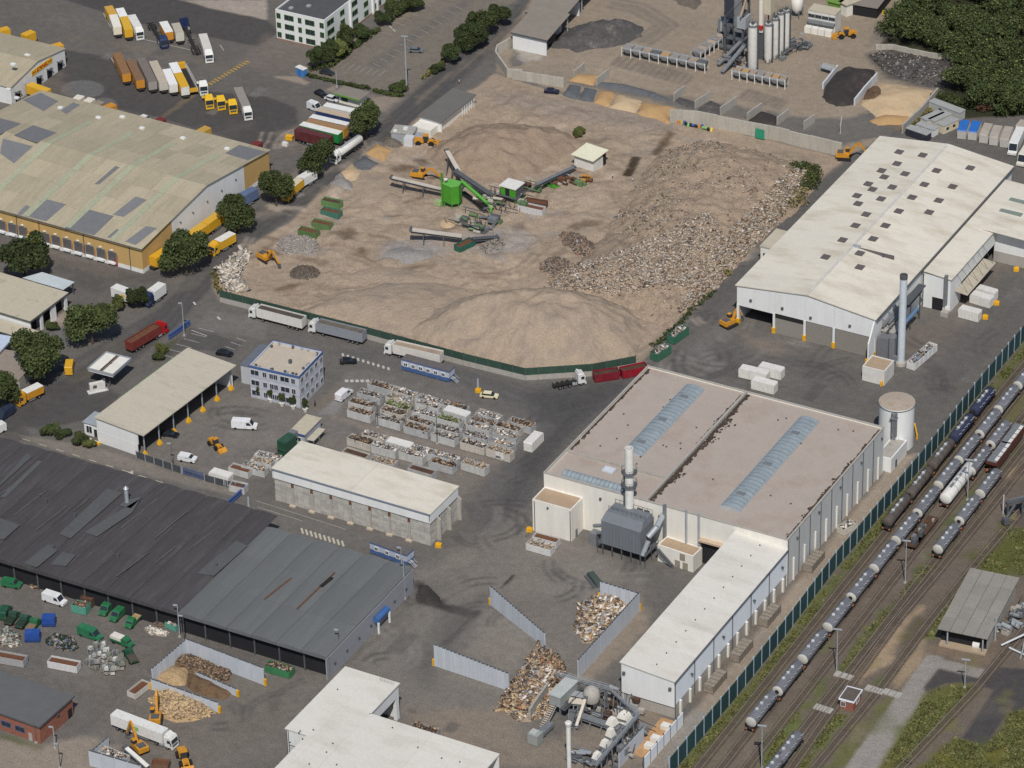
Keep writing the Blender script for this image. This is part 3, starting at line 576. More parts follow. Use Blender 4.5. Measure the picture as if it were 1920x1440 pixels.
# ================================================================ 3 white office with green window frames
F = Frame((516,17),10,0); wl = F.at((608,38),10)[0]; dl = 75
of = F.thing('office_block','white three storey office with green framed windows and dark flat roof','building')
walls(of, wl, dl, 10,'white_clad'); pbox('roof', of, mat('dark_felt',(84,84,86), var=.1, fine=.08),.3, wl-.3,.3, dl-.3,9.3,9.6)
gf = paint((84,132,52))
for s in range(3):
 zb = 1.1+s*3.1
 for cx, w_ in ((.9,1.2),(4.0,3.0),(7.2,1.0),(10.2,3.0),(wl-1.0,1.2)): window(of, cx*wl/14.6 if cx < wl-2 else cx, zb, w_, 1.5,0,'front', gf)
 for k in range(10): window(of, 3.2+k*6.8, zb, 3.6 if k % 2 == 0 else 2.2,1.5, wl,'right', gf)
for p in ((3,2.5),(7,6),(2,12),(9,18)): pbox('roof_light', of,'galv', p[0], p[0]+1.2, p[1], p[1]+1.2,9.6,10.0)
for y_ in (14,27,29.5): pbox('pilaster', of,'white_clad', wl, wl+.6, y_, y_+.7,0,10.2)
pbox('plinth', of, paint((150,118,104)),-.05, wl+.05,-.05, dl, 0,.6)

# ================================================================ 4 open storage sheds at the plant
for k, (px, lab) in enumerate([((961,60),'nearest'),((988,22),'middle'),((1022,-14),'farthest')]):
 F = Frame(px, 5.4,0); wl = F.at((px[0]+63, px[1]+14),5.4)[0]; D = 14.0
 r_ = F.thing('storage_shed','open aggregate shed with grey pent roof, %s of the three in a row' % lab,'shed','open aggregate sheds')
 pbox('wall', r_,'white_clad',0, wl, 0,.25,0,5.2); pbox('wall', r_,'concrete',0,.25,.25, D, 0,5.2)
 part('roof', r_, mat('shed_felt',(134,126,116), var=.08, fine=.07),lambda m:slab(m, [(-.4,-.5,5.25),(wl+.6,-.5,5.25),(wl+.6, D, 7.4),(-.4, D, 7.4)],.25))
 pbox('fascia', r_,'dark_steel',-.4, wl+.6,-.6,-.5,5.0,5.5)
 for y_ in (.3, D-.5): pbox('post', r_,'galv', wl-.3, wl, y_, y_+.3,0,5.2 if y_ < 1 else 7.2)

# ================================================================ 6 grey roofed yard shed
F = Frame((783,217),4.2,0); a = F.at((829,227),4.2); b = F.at((853,166),4.2)
ang = math.atan2(b[1], b[0])-math.pi/2
F = Frame((783,217),4.2, ang*.5); wl = F.at((829,227),4.2)[0]; dl = F.at((853,166),4.2)[1]
ys_ = F.thing('yard_shed','low shed with mid grey felt roof at the edge of the gravel yard','shed')
pbox('wall', ys_,'white_clad',.3, wl-.3,.6,.8,0,3.6); pbox('wall', ys_,'concrete',.3,.5,.8, dl-.3,0,3.8); pbox('wall', ys_,'cream_clad', wl-1.2, wl-1.0,.8, dl-.3,0,3.6)
part('roof', ys_, mat('mid_felt',(108,106,102), var=.06, fine=.07),lambda m:slab(m, [(0,0,4.0),(wl, 0,3.8),(wl, dl, 3.8),(0, dl, 4.0)],.25))
pbox('lean_to', ys_,'cream_clad',.2, wl-1.5,-3.5,.55,0,2.6, label='cream container store under the eave')
for k in range(6): pbox('frame_post', ys_,'white_clad', wl-.4, wl-.25, dl-1-k*1.3, dl-.85-k*1.3,0,3.7)
# ================================================================ 11 central hall with pink membrane roof
HZ = 13.0
F = Frame((1019.4,886), HZ, 0); HW = F.at((1476.7,1012.7), HZ)[0]; HD = F.at((1213,685), HZ)[1]
hall = F.thing('recycling_hall','large white hall with pinkish flat roof and two long barrel skylights','hall')
xm = F.at((1209,941), HZ)[0]                      # dividing parapet
yc = F.at((1063,843), HZ)[1]                      # cross parapet on the left part
pbox('wall', hall,'cream_clad',0, xm+6,0,.3,0, HZ-.1)
pbox('wall', hall,'cream_clad', xm+6, HW, 0,.3,0, HZ-.1)
pbox('wall', hall,'cream_clad',0,.3,.3, HD, 0, HZ-.1); pbox('wall', hall,'cream_clad',.3, HW, HD-.3, HD, 0, HZ-.1)
nP = 9
for k in range(nP):
 a, b = .3+(HD-.6)*k/nP, .3+(HD-.6)*(k+1)/nP
 pbox('wall_panel', hall,'grey_clad', HW-.3, HW, a+.04, b-.04,0, HZ-.1)
 pbox('downpipe', hall,'dark_steel', HW+.01, HW+.16, a-.08, a+.08,0.3, HZ-.3)
 pbox('column', hall,'cream_clad', HW+.01, HW+.35,(a+b)/2-.2,(a+b)/2+.2,0,6.2)
 if k % 2 == 0: pbox('wall_lamp', hall,'dark_steel', HW+.01, HW+.4,(a+b)/2+1.5,(a+b)/2+1.9, HZ-2.6, HZ-2.1)
mat('roof_moss',(74,62,54), var=.3, scale=.6, fine=.3)
pbox('roof', hall,'pink_roof',.3, xm-.3, yc+.2, HD-.3, HZ-.9, HZ-.45); pbox('roof', hall,'pink_roof', xm+.3, HW-.3,.3, HD-.3, HZ-.9, HZ-.45); pbox('roof', hall,'pink_roof',.3, xm-.3,.3, yc-.2, HZ-1.3, HZ-.75)
boxes('parapet', hall,'concrete',[(xm-.3, xm+.3,.3, HD-.3, HZ-.9, HZ+.25),(.3, xm-.3, yc-.2, yc+.2, HZ-1.1, HZ-.05),(-.1, HW+.1,-.1,.35, HZ-.1, HZ+.1),(-.1, HW+.1, HD-.35, HD+.1, HZ-.1, HZ+.1),(-.1,.35,.35, HD-.35, HZ-.1, HZ+.1),(HW-.35, HW+.1,.35, HD-.35, HZ-.1, HZ+.1)])
# black moss and silt gathered along the gutters
def silt(x0, x1, y0, y1, z, n, wmax, seed, edge):
 m = MB(); rr = random.Random(seed)
 for k in range(n):
  y_ = y0+(y1-y0)*rr.random(); dn = vnoise(np.array([y_*.35]), np.array([seed*7.7]))[0]
  d = abs(rr.gauss(0, wmax*.45*(.25+1.4*dn**2))); r_ = rr.uniform(.12,.42); dz = z+.004+k*.00012
  x_ = x0+edge*max(d, r_*.95); m.face([(x_+r_*rr.uniform(.6,1.1)*math.cos(a_), min(max(y_+1.5*r_*math.sin(a_), y0), y1), dz) for a_ in np.linspace(0,5.4,7)])
 o = m.build('roof_moss','roof_moss', hall); o['kind'] = 'stuff'; return o
silt(xm+.31,0,.5, HD-.6, HZ-.45,900,2.3,1,1); silt(xm-.31,0, HD*.5, HD-.6, HZ-.45,160,1.0,2,-1); silt(HW-.36,0,.5, HD-.6, HZ-.45,420,.9,3,-1); silt(.36,0, yc+1, HD-.6, HZ-.45,300,.7,4,1)
silt(HW-.36,0,14,26, HZ-.45,160,1.6,5,-1)
mat('skylight_glass',(142,154,161), var=.14, scale=.7, rough=.45, fine=.06, obvar=.03, spec=.3)
def barrel(root, x0, x1, y0, y1, z, n, along='y', hgt_=.85):
 """barrel skylight of curved panes"""
 m8 = 8; me = None; L = (y1-y0 if along == 'y' else x1-x0)/n; w_ = (x1-x0 if along == 'y' else y1-y0)
 m = MB(); vs = []; 
 for t in (0.04, L-.04):
  for k in range(m8+1):
   a = math.pi*k/m8; u_ = -w_/2*math.cos(a); h_ = hgt_*math.sin(a)
   vs.append((u_, t, h_) if along == 'y' else (t, u_, h_))
 fs = [(k, k+1, m8+2+k, m8+1+k) if along != 'y' else (m8+1+k, m8+2+k, k+1, k) for k in range(m8)]
 m.add(vs, fs, 0, True); me = m.mesh('skylight_pane','skylight_glass')
 base = pbox('skylight', root,'galv', x0-.2, x1+.2, y0-.2, y1+.2, z, z+.25)
 for k in range(n):
  o = link('pane', me, base); o.location = ((x0+x1)/2, y0+k*L, z+.25) if along == 'y' else (x0+k*L, (y0+y1)/2, z+.25)
 for t in (0,1):
  e = MB(); p = []
  for k in range(m8+1):
   a = math.pi*k/m8; u_ = -w_/2*math.cos(a); h_ = hgt_*math.sin(a)
   p.append(((x0+x1)/2+u_, (y0, y1)[t], z+.25+h_) if along == 'y' else ((x0, x1)[t],(y0+y1)/2+u_, z+.25+h_))
  e.face(p); e.build('end_cap','galv', base)
 for t in (.12,.45,.8):
  yy_ = y0+(y1-y0)*t
  if along == 'y': MB().box((x0+x1)/2-1.0,(x0+x1)/2+1.0, yy_, yy_+1.4, z+.25+hgt_*.9, z+.25+hgt_*1.1).build('vent_flap','grey_steel', base)
p0 = F.at((1172,846), HZ); p1 = F.at((1290,722), HZ); barrel(hall, p0[0]-.6, p0[0]+4.4, p0[1], p1[1], HZ-.45,22)
p0 = F.at((1362,951), HZ); p1 = F.at((1512,784), HZ); barrel(hall, p0[0]-1.6, p0[0]+3.4, p0[1], p1[1], HZ-.45,28)
p0 = F.at((1058,884), HZ); p1 = F.at((1168,914), HZ); barrel(hall, p0[0], p1[0], p0[1]-1.2, p0[1]+1.2, HZ-.75,14,'x',1.0)
p0 = F.at((1142,878), HZ); pbox('roof_hatch', hall, paint((205,212,222)), p0[0]-1.4, p0[0]+1.4, p0[1]-1, p0[1]+1, HZ-.75, HZ-.2); pbox('hatch_kerb', hall,'concrete', p0[0]-1.7, p0[0]+1.7, p0[1]-1.3, p0[1]+1.3, HZ-.75, HZ-.6)
for k in range(26):                                 # gullies and lightning rods
 gx_, gy_ = random.uniform(2, HW-2), random.uniform(yc+2, HD-2)
 if abs(gx_-xm) > 1: pbox('roof_gully', hall,'dark_steel', gx_-.18, gx_+.18, gy_-.18, gy_+.18, HZ-.45, HZ-.2)
for px in y3((630,890),(1050,1015)): 
 x_ = F.on(px, (0,0,0),(0,1,0)); pbox('wall_lamp', hall,'dark_steel', x_[0]-.25, x_[0]+.25,-.4,-.01, x_[2]-.3, x_[2]+.3)
for px in y3((910,975),(960,990)): 
 x_ = F.on(px, (0,0,0),(0,1,0)); pbox('louvre', hall,'dark_steel', x_[0]-.7, x_[0]+.7,-.12,-.01, x_[2]-.7, x_[2]+.7)
x_ = F.on(y3((1430,1240))[0],(0,0,0),(0,1,0)); shutter(hall, x_[0]-3, x_[0]+3.5,0,6.0,0,'interior_dark','gate'); pbox('gate_canopy', hall, paint((196,172,146)), x_[0]-3.2, x_[0]+4.5,-1.4,-.01,6.6,7.1)
for px, top in (((1245,1060)),(0,0)) and [((1245,1000),.5),((1335,1000),.5)]:
 q_ = F.on(zz(960,700,[px])[0],(0,0,0),(0,1,0)); part('vent_pipe', hall,'galv',lambda m:(m.tube((q_[0],-.5,1.5),(q_[0],-.5, HZ+1.0),.28), m.tube((q_[0],-.5,1.5),(q_[0]-1,-.8,.4),.28)))
q_ = F.on(zz(960,700,[(1090,1050)])[0],(0,0,0),(0,1,0)); pbox('ladder_shaft', hall,'grey_steel', q_[0]-.35, q_[0]+.35,-.7,-.01,3, HZ+.6)
# cube annex in front
F2 = Frame((998,936),9.0,0); aw = F2.at((1069,958),9)[0]; ad = F.o[1]-F2.o[1]-.01
an = F2.thing('filter_house','plain white cube annex with brown flat roof against the hall front','building')
walls(an, aw, ad, 9.0,'cream_clad'); pbox('roof', an, mat('brown_roof',(170,146,120), var=.08, fine=.08),.3, aw-.3,.3, ad-.3,8.4,8.85)
pbox('downpipe', an,'dark_steel',.5,.65,-.15,-.01,0,8.6); pbox('wall_lamp', an,'dark_steel',4,4.4,-.35,-.01,7.6,8.0); pbox('downpipe', an,'dark_steel', aw-.3, aw-.15,-.15,-.01,0,8.6); pbox('door', an,'grey_steel', aw+.01, aw+.08,2,3,0,2.1)
# stack beside the filter
g = G(1181,1024); stx = thing('chimney_stack','white steel stack with two dark ring platforms beside the grey filter','chimney', g)
HS = 27.6
part('shaft', stx,'lorry_white',lambda m:m.lathe([(1.05,4),(1.05, HS),(.85, HS),(.85, HS-1)], n=20))
part('base_hood', stx,'cream_clad',lambda m:(m.lathe([(1.05,9.8),(2.0,8.2),(2.4,6),(2.2,0)], n=14), m.box(0,3.4,-1.2,1.2,6.2,9.2)))
for zc in (17.4,20.9):
 pf = part('platform', stx,'dark_steel',lambda m:m.lathe([(1.07, zc-.6),(1.9, zc-.1),(1.9, zc),(1.07, zc+.02)], n=18))
 rl = MB()
 for k in range(12):
  a = 2*math.pi*k/12; rl.tube((1.85*math.cos(a),1.85*math.sin(a), zc),(1.85*math.cos(a),1.85*math.sin(a), zc+1.1),.05, n=4); b = a+2*math.pi/12
  rl.tube((1.85*math.cos(a),1.85*math.sin(a), zc+1.1),(1.85*math.cos(b),1.85*math.sin(b), zc+1.1),.05, n=4)
 rl.build('railing','dark_steel', pf)
part('ladder', stx,'dark_steel',lambda m:m.box(-1.4,-1.08,-.3,.3,3,20.8))
# grey bag filter on a steel stand
F3 = Frame((1127,970),10.5, rad(-2)); fw = F3.at((1203,990),10.5)[0]
fl_ = F3.thing('dust_filter','large dark grey bag filter on a steel stand in front of the hall','filter'); fd = 6.5
part('casing', fl_, mat('filter_grey',(112,117,124), var=.08, scale=.6, streak=(1,1,.15), fine=.06, rough=.6),lambda m:m.side([(0,3.2),(fw, 3.2),(fw, 9.6),(0,9.6)],0, fd))
part('roof', fl_,'filter_grey',lambda m:m.add([(-.1,-.1,9.6),(fw+.1,-.1,9.6),(fw+.1, fd+.1,9.6),(-.1, fd+.1,9.6),(.3,2.0,11.2),(fw-.3,2.0,11.2),(fw-.3, fd-.3,11.2),(.3, fd-.3,11.2)],[(3,2,1,0),(4,5,6,7),(0,1,5,4),(1,2,6,5),(2,3,7,6),(3,0,4,7)]))
for k in range(12): pbox('casing_rib', fl_,'filter_grey',.3+k*(fw-.8)/11,.42+k*(fw-.8)/11,-.1,-.002,3.3,9.5)
for x_ in np.linspace(.2, fw-.2,5):
 for y_ in (.3, fd-.3): part('leg', fl_,'dark_steel',lambda m:m.beam((x_, y_, 0),(x_, y_, 3.2),.25))
for k in range(3): part('hopper', fl_,'dark_steel',lambda m:m.add([(fw*k/3+.1,.2,3.2),(fw*(k+1)/3-.1,.2,3.2),(fw*(k+1)/3-.1, fd-.2,3.2),(fw*k/3+.1, fd-.2,3.2),(fw*(k+.5)/3, fd/2,1.0)],[(0,1,4),(1,2,4),(2,3,4),(3,0,4)]))
part('railing', fl_,'dark_steel',lambda m:[m.tube((x_, y_, 9.6),(x_, y_, 12.2),.06, n=4) for x_ in np.linspace(.3, fw-.3,9) for y_ in (fd-.2, fd-3.5)]+[m.beam((.3, y_, 12.1),(fw-.3, y_, 12.1),.08) for y_ in (fd-.2, fd-3.5)])
for s_, (a_, b_) in enumerate(((-1.2,-.02),(fw+.02, fw+1.3))): part('walkway', fl_,'dark_steel',lambda m:(m.box(a_, b_, 0, fd, 3.0,3.15),[m.beam(((-1.1, fw+1.2)[s_], y_, 0),((-1.1, fw+1.2)[s_], y_, 4.3),.12) for y_ in (0.1, fd/2, fd-.1)]))
part('duct', fl_,'galv',lambda m:(m.tube((fw+1.0,2,7.5),(fw+2.2,4,9.5),.7, n=12), m.tube((fw+2.2,4,9.5),(fw+1.4, fd+4,11),.7, n=12), m.tube((fw+.3,.5,3),(fw+1.2,1.5,6.5),.6, n=12)),'silver duct curving from the filter to the wall')
part('duct', fl_,'grey_steel',lambda m:(m.tube((-.1,2,5),(-3.2,3,3.2),.45, n=10), m.tube((-.1,3,6.5),(-4,3.5,4.8),.45, n=10), m.box(-4.4,-2.6,2,4,0,3.6)))
# cream plant room with outside stair
F4 = Frame((1233,1021),4.6, rad(-4)); pw = F4.at((1303,1040),4.6)[0]
pr = F4.thing('plant_room','small cream plant room with outside stair between filter and long shed','building')
walls(pr, pw, 4.2,4.6,'cream_clad'); pbox('roof', pr,'brown_roof',.3, pw-.3,.3,3.9,4.0,4.45)
for x_, z_ in ((pw*.56,.1),(pw*.78,.1),(pw*.7,2.4)): pbox('door', pr, paint((150,142,128)), x_-.7, x_+.7,-.08,-.002, z_, z_+1.9)
part('stair', pr,'dark_steel',lambda m:[m.box(.3+k*.36,.66+k*.36,-1.1,-.05,3.6-k*.3,3.7-k*.3) for k in range(12)]+[m.beam((.2,-1.1,4.4),(4.6,-1.1,1.0),.08), m.beam((.2,-1.1,3.5),(4.6,-1.1,.1),.15)])
# silo tank beside the hall's far corner
g0 = G(1648.5,818); g1 = G(1708,838); tr = 4.35; cc_ = G(1677,836)
tk = thing('storage_tank','squat white round tank with brown top at the corner of the hall','tank',(cc_[0]-.2, cc_[1]+1.2,0))
TH = 12.2
part('shell', tk,'white_clad',lambda m:m.lathe([(tr, 0),(tr, TH-.3),(tr+.12, TH-.3),(tr+.12, TH)], n=40)); part('rim', tk,'dark_steel',lambda m:m.lathe([(tr+.14, TH-.5),(tr+.14, TH-.32),(tr, TH-.32)], n=40))
part('lid', tk, mat('tank_top',(172,158,142), var=.08, scale=.5, fine=.1, rgb2=(150,128,110)),lambda m:m.lathe([(tr+.12, TH),(0, TH+.4)], n=40))
part('ladder', tk,'grey_steel',lambda m:(m.box(1.0,1.8,-tr-.9,-tr+.25,5.2,11.6), m.box(.5,2.2,-tr-1.2,-tr+.25,10.3,10.5), m.box(.6,.75,-tr-.5,-tr+.25,0,11.6), m.box(1.9,2.0,-tr-1.0,-tr+.25,5,11.6)))
F5 = Frame((1655,836),4.0,0); g5 = F5.at((1692,828),4)
tb = F5.thing('tank_annex','low white annex with grey flat roof below the round tank','building'); walls(tb, 4.0,9.5,4.0,'white_clad', x0=.3, y0=-4.5); pbox('roof', tb,'concrete',.6,4.0,-4.2,4.7,3.5,3.85); pbox('door', tb,'dark_steel',4.305,4.36,-2,-1,0,2.1)
bx = thing('gate_barrier','yellow steel barrier rail standing right of the round tank','barrier', G(1717,812), rad(-60)); part('rail', bx,'yellow_paint',lambda m:m.beam((-2.6,0,1),(2.6,0,1),.35)); [part('post', bx,'yellow_paint',lambda m:m.box(x_-.2, x_+.2,-.2,.2,0,1.2)) for x_ in (-2.6,2.6)]

# ================================================================ 12 long white shed along the fence
LZ = 11.3
F = Frame((1165,1242), LZ, 0); LW = F.at((1258,1279), LZ)[0]; LL = hall.location.y-F.o[1]-.02
ls = F.thing('conveyor_shed','long narrow white shed with pale blue wall running down from the hall','building')
ev = 1.0
part('wall', ls,'white_clad',lambda m:m.side([(0,3.2),(LW, 3.2),(LW, LZ-ev),(0, LZ)],0,.3)); pbox('wall', ls,'white_clad',0,.3,.3, LL, 0, LZ-.02)
nP = 6
for k in range(nP):
 a, b = .3+(LL-.3)*k/nP, .3+(LL-.3)*(k+1)/nP
 pbox('wall_panel', ls,'pale_blue_clad', LW-.3, LW, a+.05, b-.05,3.6, LZ-ev-.05); pbox('downpipe', ls,'dark_steel', LW+.02, LW+.16, a-.08, a+.08,.3, LZ-ev)
 part('roof_panel', ls,'bright_roof',lambda m:slab(m, [(-.3, a+.01-(.6 if k == 0 else 0), LZ),(LW+.3, a+.01-(.6 if k == 0 else 0), LZ-ev),(LW+.3, b-.01, LZ-ev),(-.3, b-.01, LZ)],.22))
 for j in range(2):
  c_ = a+(b-a)*(j+.5)/2; pbox('column', ls,'cream_clad', LW+.01, LW+.45, c_-.3, c_+.3,0,3.6); 
 pbox('base_wall', ls,'concrete', LW-.25, LW-.02, a+.05, b-.05,0,3.5)
pbox('lower_wall', ls,'concrete',.3, LW-.3,.4,.7,0,3.2); pbox('gutter', ls,'dark_steel', LW+.3, LW+.5,-.6, LL, LZ-ev-.1, LZ-ev+.12)
for p in ((.7, LZ-2.6),(LW-1, LZ-3.2)): pbox('wall_lamp', ls,'dark_steel', p[0]-.3, p[0]+.3,-.45,-.01, p[1]-.35, p[1]+.35)
for y_ in (8,24,40,55): pbox('wall_lamp', ls,'dark_steel', LW+.01, LW+.6, y_, y_+.4, LZ-4.3, LZ-3.9)
for k in range(12): pbox('roof_fixing', ls,'dark_steel', LW*.55-.12, LW*.55+.12,3+k*4.8,3.25+k*4.8, LZ-ev*.55+.2, LZ-ev*.55+.5)

# ================================================================ 10 upper right white building
WZ = 11.4
F = Frame((1382,535), WZ, 0); WW = F.at((1640,600), WZ)[0]; WD = F.at((1653,258), WZ)[1]; xr = WW*.515; rise = 2.3
wb = F.thing('sorting_hall','very large white hall with low gable roof dotted with dark roof hatches','hall')
def gz(x): return WZ+rise*(1-abs(x-xr)/(xr if x < xr else WW-xr))
doors = [(0.6,10.2,0,5.4,'open'),(11.4,18.9,0,4.3,'half'),(19.9,27.0,0,5.8,'shut'),(28.2, WW-.9,0,5.8,'shut')]
def gablewall(x0, x1, z0, nm='wall_panel', mm='white_clad'):
 pts = [(x0, z0),(x1, z0),(x1, gz(x1)-.05)]+([(xr, gz(xr)-.05)] if x0 < xr < x1 else [])+[(x0, gz(x0)-.05)]
 part(nm, wb, mm,lambda m:m.side(pts, 0,.3))
gablewall(0,10.8,5.6); gablewall(10.85,19.4,5.9); gablewall(19.45,27.6,5.9); gablewall(27.65, WW, 5.9)
for x_ in (.0,10.3,19.0,27.2, WW-.7): pbox('column', wb,'white_clad', x_, x_+.6,-.1,.5,.9,5.9); pbox('column_guard', wb,'yellow_paint', x_-.15, x_+.75,-.3,.7,0,1.6)
pbox('gate', wb, mat('gate_grey',(142,137,128), var=.10, streak=(1,1,6), scale=1.2, fine=.06),11.0,18.9,.1,.25,0,4.6); pbox('lintel', wb,'dark_gap',10.95,18.95,.02,.28,4.6,5.9)
shutter(wb, 19.8,26.9,0,5.7,.2,'gate_grey','roller_door'); shutter(wb, 28.0, WW-.9,0,5.7,.2,'gate_grey','roller_door')
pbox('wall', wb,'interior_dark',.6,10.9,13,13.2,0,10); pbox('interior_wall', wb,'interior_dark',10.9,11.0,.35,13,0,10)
pbox('wall', wb,'white_clad',0,.3,.3, WD, 0, WZ-.03); pbox('wall', wb,'white_clad',.3, WW-.3, WD-.3, WD, 0, WZ-.03); pbox('wall', wb,'white_clad', WW-.3, WW, .3, WD, 0, WZ-.03)
nb = 11
for k in range(nb):
 a, b = -.4+(WD+.8)*k/nb, -.4+(WD+.8)*(k+1)/nb
 part('roof_panel', wb,'white_roof',lambda m:slab(m, [(-.4, a+.01, gz(0)-.02),(xr, a+.01, gz(xr)),(xr, b-.01, gz(xr)),(-.4, b-.01, gz(0)-.02)],.22)); part('roof_panel', wb,'white_roof',lambda m:slab(m, [(xr, a+.01, gz(xr)),(WW+.4, a+.01, gz(WW)-.02),(WW+.4, b-.01, gz(WW)-.02),(xr, b-.01, gz(xr))],.22))
part('ridge_cap', wb, mat('ridge_grey',(196,194,188), var=.1, fine=.15),lambda m:[m.box(xr-.35, xr+.35,-.4+k*1.02,.55+k*1.02, gz(xr)+.15, gz(xr)+.32) for k in range(int(WD/1.02))])
mat('hatch_dark',(98,92,92), var=.1, fine=.1)
for px in [(1548,483),(1612,476),(1580,451),(1612,502),(1637,449),(1660,424),(1685,397),(1742,399),(1710,371),(1760,377),(1604,424),(1624,403),(1609,383),(1607,368),(1652,374),(1636,356),(1628,346),(1673,352),(1697,327),(1658,333),(1653,321),(1733,347),(1786,351),(1682,308),(1756,321),(1686,286),(1730,292),(1819,316)]:
 lft = F.on(px, (0,0, WZ+.2),(-rise/xr, 0,1)); rgt = F.on(px, (WW, 0, WZ+.2),(rise/(WW-xr),0,1)); p = lft if lft[0] < xr else rgt
 o = part('roof_hatch', wb,'hatch_dark',lambda m:m.box(p[0]-1.05, p[0]+1.05, p[1]-1.15, p[1]+1.15, p[2]-.3, p[2]+.3)); MB().box(p[0]-1.2, p[0]+1.2, p[1]-1.3, p[1]+1.3, p[2]-.4, p[2]+.08).build('kerb','white_roof', o)
for px in z8((705,430),): 
 p = F.on(px, (WW, 0, WZ+.2),(rise/(WW-xr),0,1)); p2_ = F.on(z8((895,500))[0],(WW, 0, WZ+.2),(rise/(WW-xr),0,1)); pbox('roof_cable', wb,'hatch_dark', p[0], p2_[0]+3, p[1]-.1, p[1]+.1, p2_[2], p[2]+.1)
 pbox('roof_vent', wb,'galv', p[0]-1, p[0]+1, p[1]-.5, p[1]+.5, p[2]-.2, p[2]+.5); pbox('roof_vent', wb,'dark_steel', p2_[0]-.3, p2_[0]+.3, p2_[1]-.3, p2_[1]+.3, p2_[2]-.2, p2_[2]+1)
for x_, z_ in ((4,8),(13,8),(21,7.3),(32,7.8)): pbox('wall_lamp', wb,'dark_steel', x_-.3, x_+.3,-.4,-.01, z_-.3, z_+.3)
pbox('gutter', wb,'dark_steel', WW+.42, WW+.75,0, WD, WZ-.25, WZ+.05)
part('fire_wall', wb,'white_clad',lambda m:m.prism([(WW-.35,-3.5),(WW, -3.5),(WW, -.01),(WW-.35,-.01)],0,[6.0,6.0,10.8,10.8])); pbox('column_guard', wb,'yellow_paint', WW-.7, WW+.3,-4.1,-3.55,0,1.6)
# annex on its right with pent roof, canopy and open bay
A0 = F.at((1783,523),10.2); A1 = F.on((1735,505),(WW, 0,0),(1,0,0))
ax0, ax1 = WW+.8, A0[0]; ay0 = A0[1]; ay1 = F.at((1868,427),10.2)[1]
an = F.thing('annex_building','white annex with pale pent roof and hanging canopy beside the large hall','building')
pbox('wall', an,'white_clad', ax0, ax1, ay0, ay0+.3,0,10.0); pbox('wall', an,'white_clad', ax1-.3, ax1, ay0+.3, ay1,5.5,10.0); pbox('wall', an,'white_clad', ax1-.3, ax1, ay0+.3, ay0+7,0,5.5)
for k in range(8):
 ye = WD-6; a, b = ay0-.4+(ye-ay0)*k/8, ay0-.4+(ye-ay0)*(k+1)/8; x1_ = ax1+.4 if b <= ay1+.5 else ax1+13
 part('roof_panel', an,'white_roof',lambda m:slab(m, [(ax0, a+.01,10.7),(x1_, a+.01,10.0),(x1_, b-.01,10.0),(ax0, b-.01,10.7)],.22))
for k, px in enumerate(z8((1780,185),(1840,105))):
 p = F.at(px, 10.4); part('roof_grating', an, paint((128,140,130)),lambda m:m.box(p[0]-4, p[0]+4, p[1]-.9, p[1]+.9,10.35,10.75))
pbox('wall', an,'white_clad', ax1-.3, ax1+13, ay1+.1, ay1+.4,0,9.9, label='white return wall with concrete foot'); pbox('plinth', an,'concrete', ax1-.35, ax1+13.05, ay1+.02, ay1+.1,0,3.2); pbox('wall', an,'white_clad', ax1+12.7, ax1+13, ay1+.4, WD-6,0,9.9)
part('canopy', an, mat('canopy_tan',(176,166,148), var=.08, fine=.08),lambda m:slab(m, [(ax1+.1, ay0+3,4.9),(ax1+3.6, ay0+3,4.5),(ax1+3.6, ay0+22,4.5),(ax1+.1, ay0+22,4.9)],.2))
part('canopy_rod', an,'dark_steel',lambda m:[m.tube((ax1+3.3, y_, 4.6),(ax1+.1, y_, 9.5),.06, n=4) for y_ in np.linspace(ay0+4, ay0+21,6)])
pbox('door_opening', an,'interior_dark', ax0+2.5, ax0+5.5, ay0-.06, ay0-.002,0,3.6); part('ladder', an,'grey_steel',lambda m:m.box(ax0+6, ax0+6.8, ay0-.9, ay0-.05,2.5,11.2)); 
pbox('dock', an,'concrete', ax0+6, ax1+.5, ay0-2.6, ay0-.9,0,1.3); pbox('dock_edge', an,'white_clad', ax0+6.5, ax1+.4, ay0-.88, ay0-.6,1.1,2.2)
# pipework on the side wall
pp = thing('wall_pipework','grey ducts and gantry bolted along the side wall behind the slim stack','ductwork',(F.o[0]+WW, F.o[1],0))
part('duct', pp,'grey_steel',lambda m:[m.tube((1.0+.5*k, 3+2.6*k, 8.3-.4*k),(1.0+.5*k, 20,8.6-.4*k),.4, n=8) for k in range(3)]); part('gantry', pp,'dark_steel',lambda m:(m.beam((2.5,2,7.4),(2.5,24,7.8),.3), m.box(1.2,3.2,14,25,9.0,9.3),[m.beam((2.5, y_, 0),(2.5, y_, 7.6),.3) for y_ in (3,10,17,23)],[m.beam((.3, y_, 9.5),(2.6, y_+1,6.5),.15) for y_ in (4,8,12,16)]))
part('duct', pp, paint((92,130,170)),lambda m:m.tube((3.1,9,4.8),(3.1,20,4.8),.5, n=10),'blue duct')
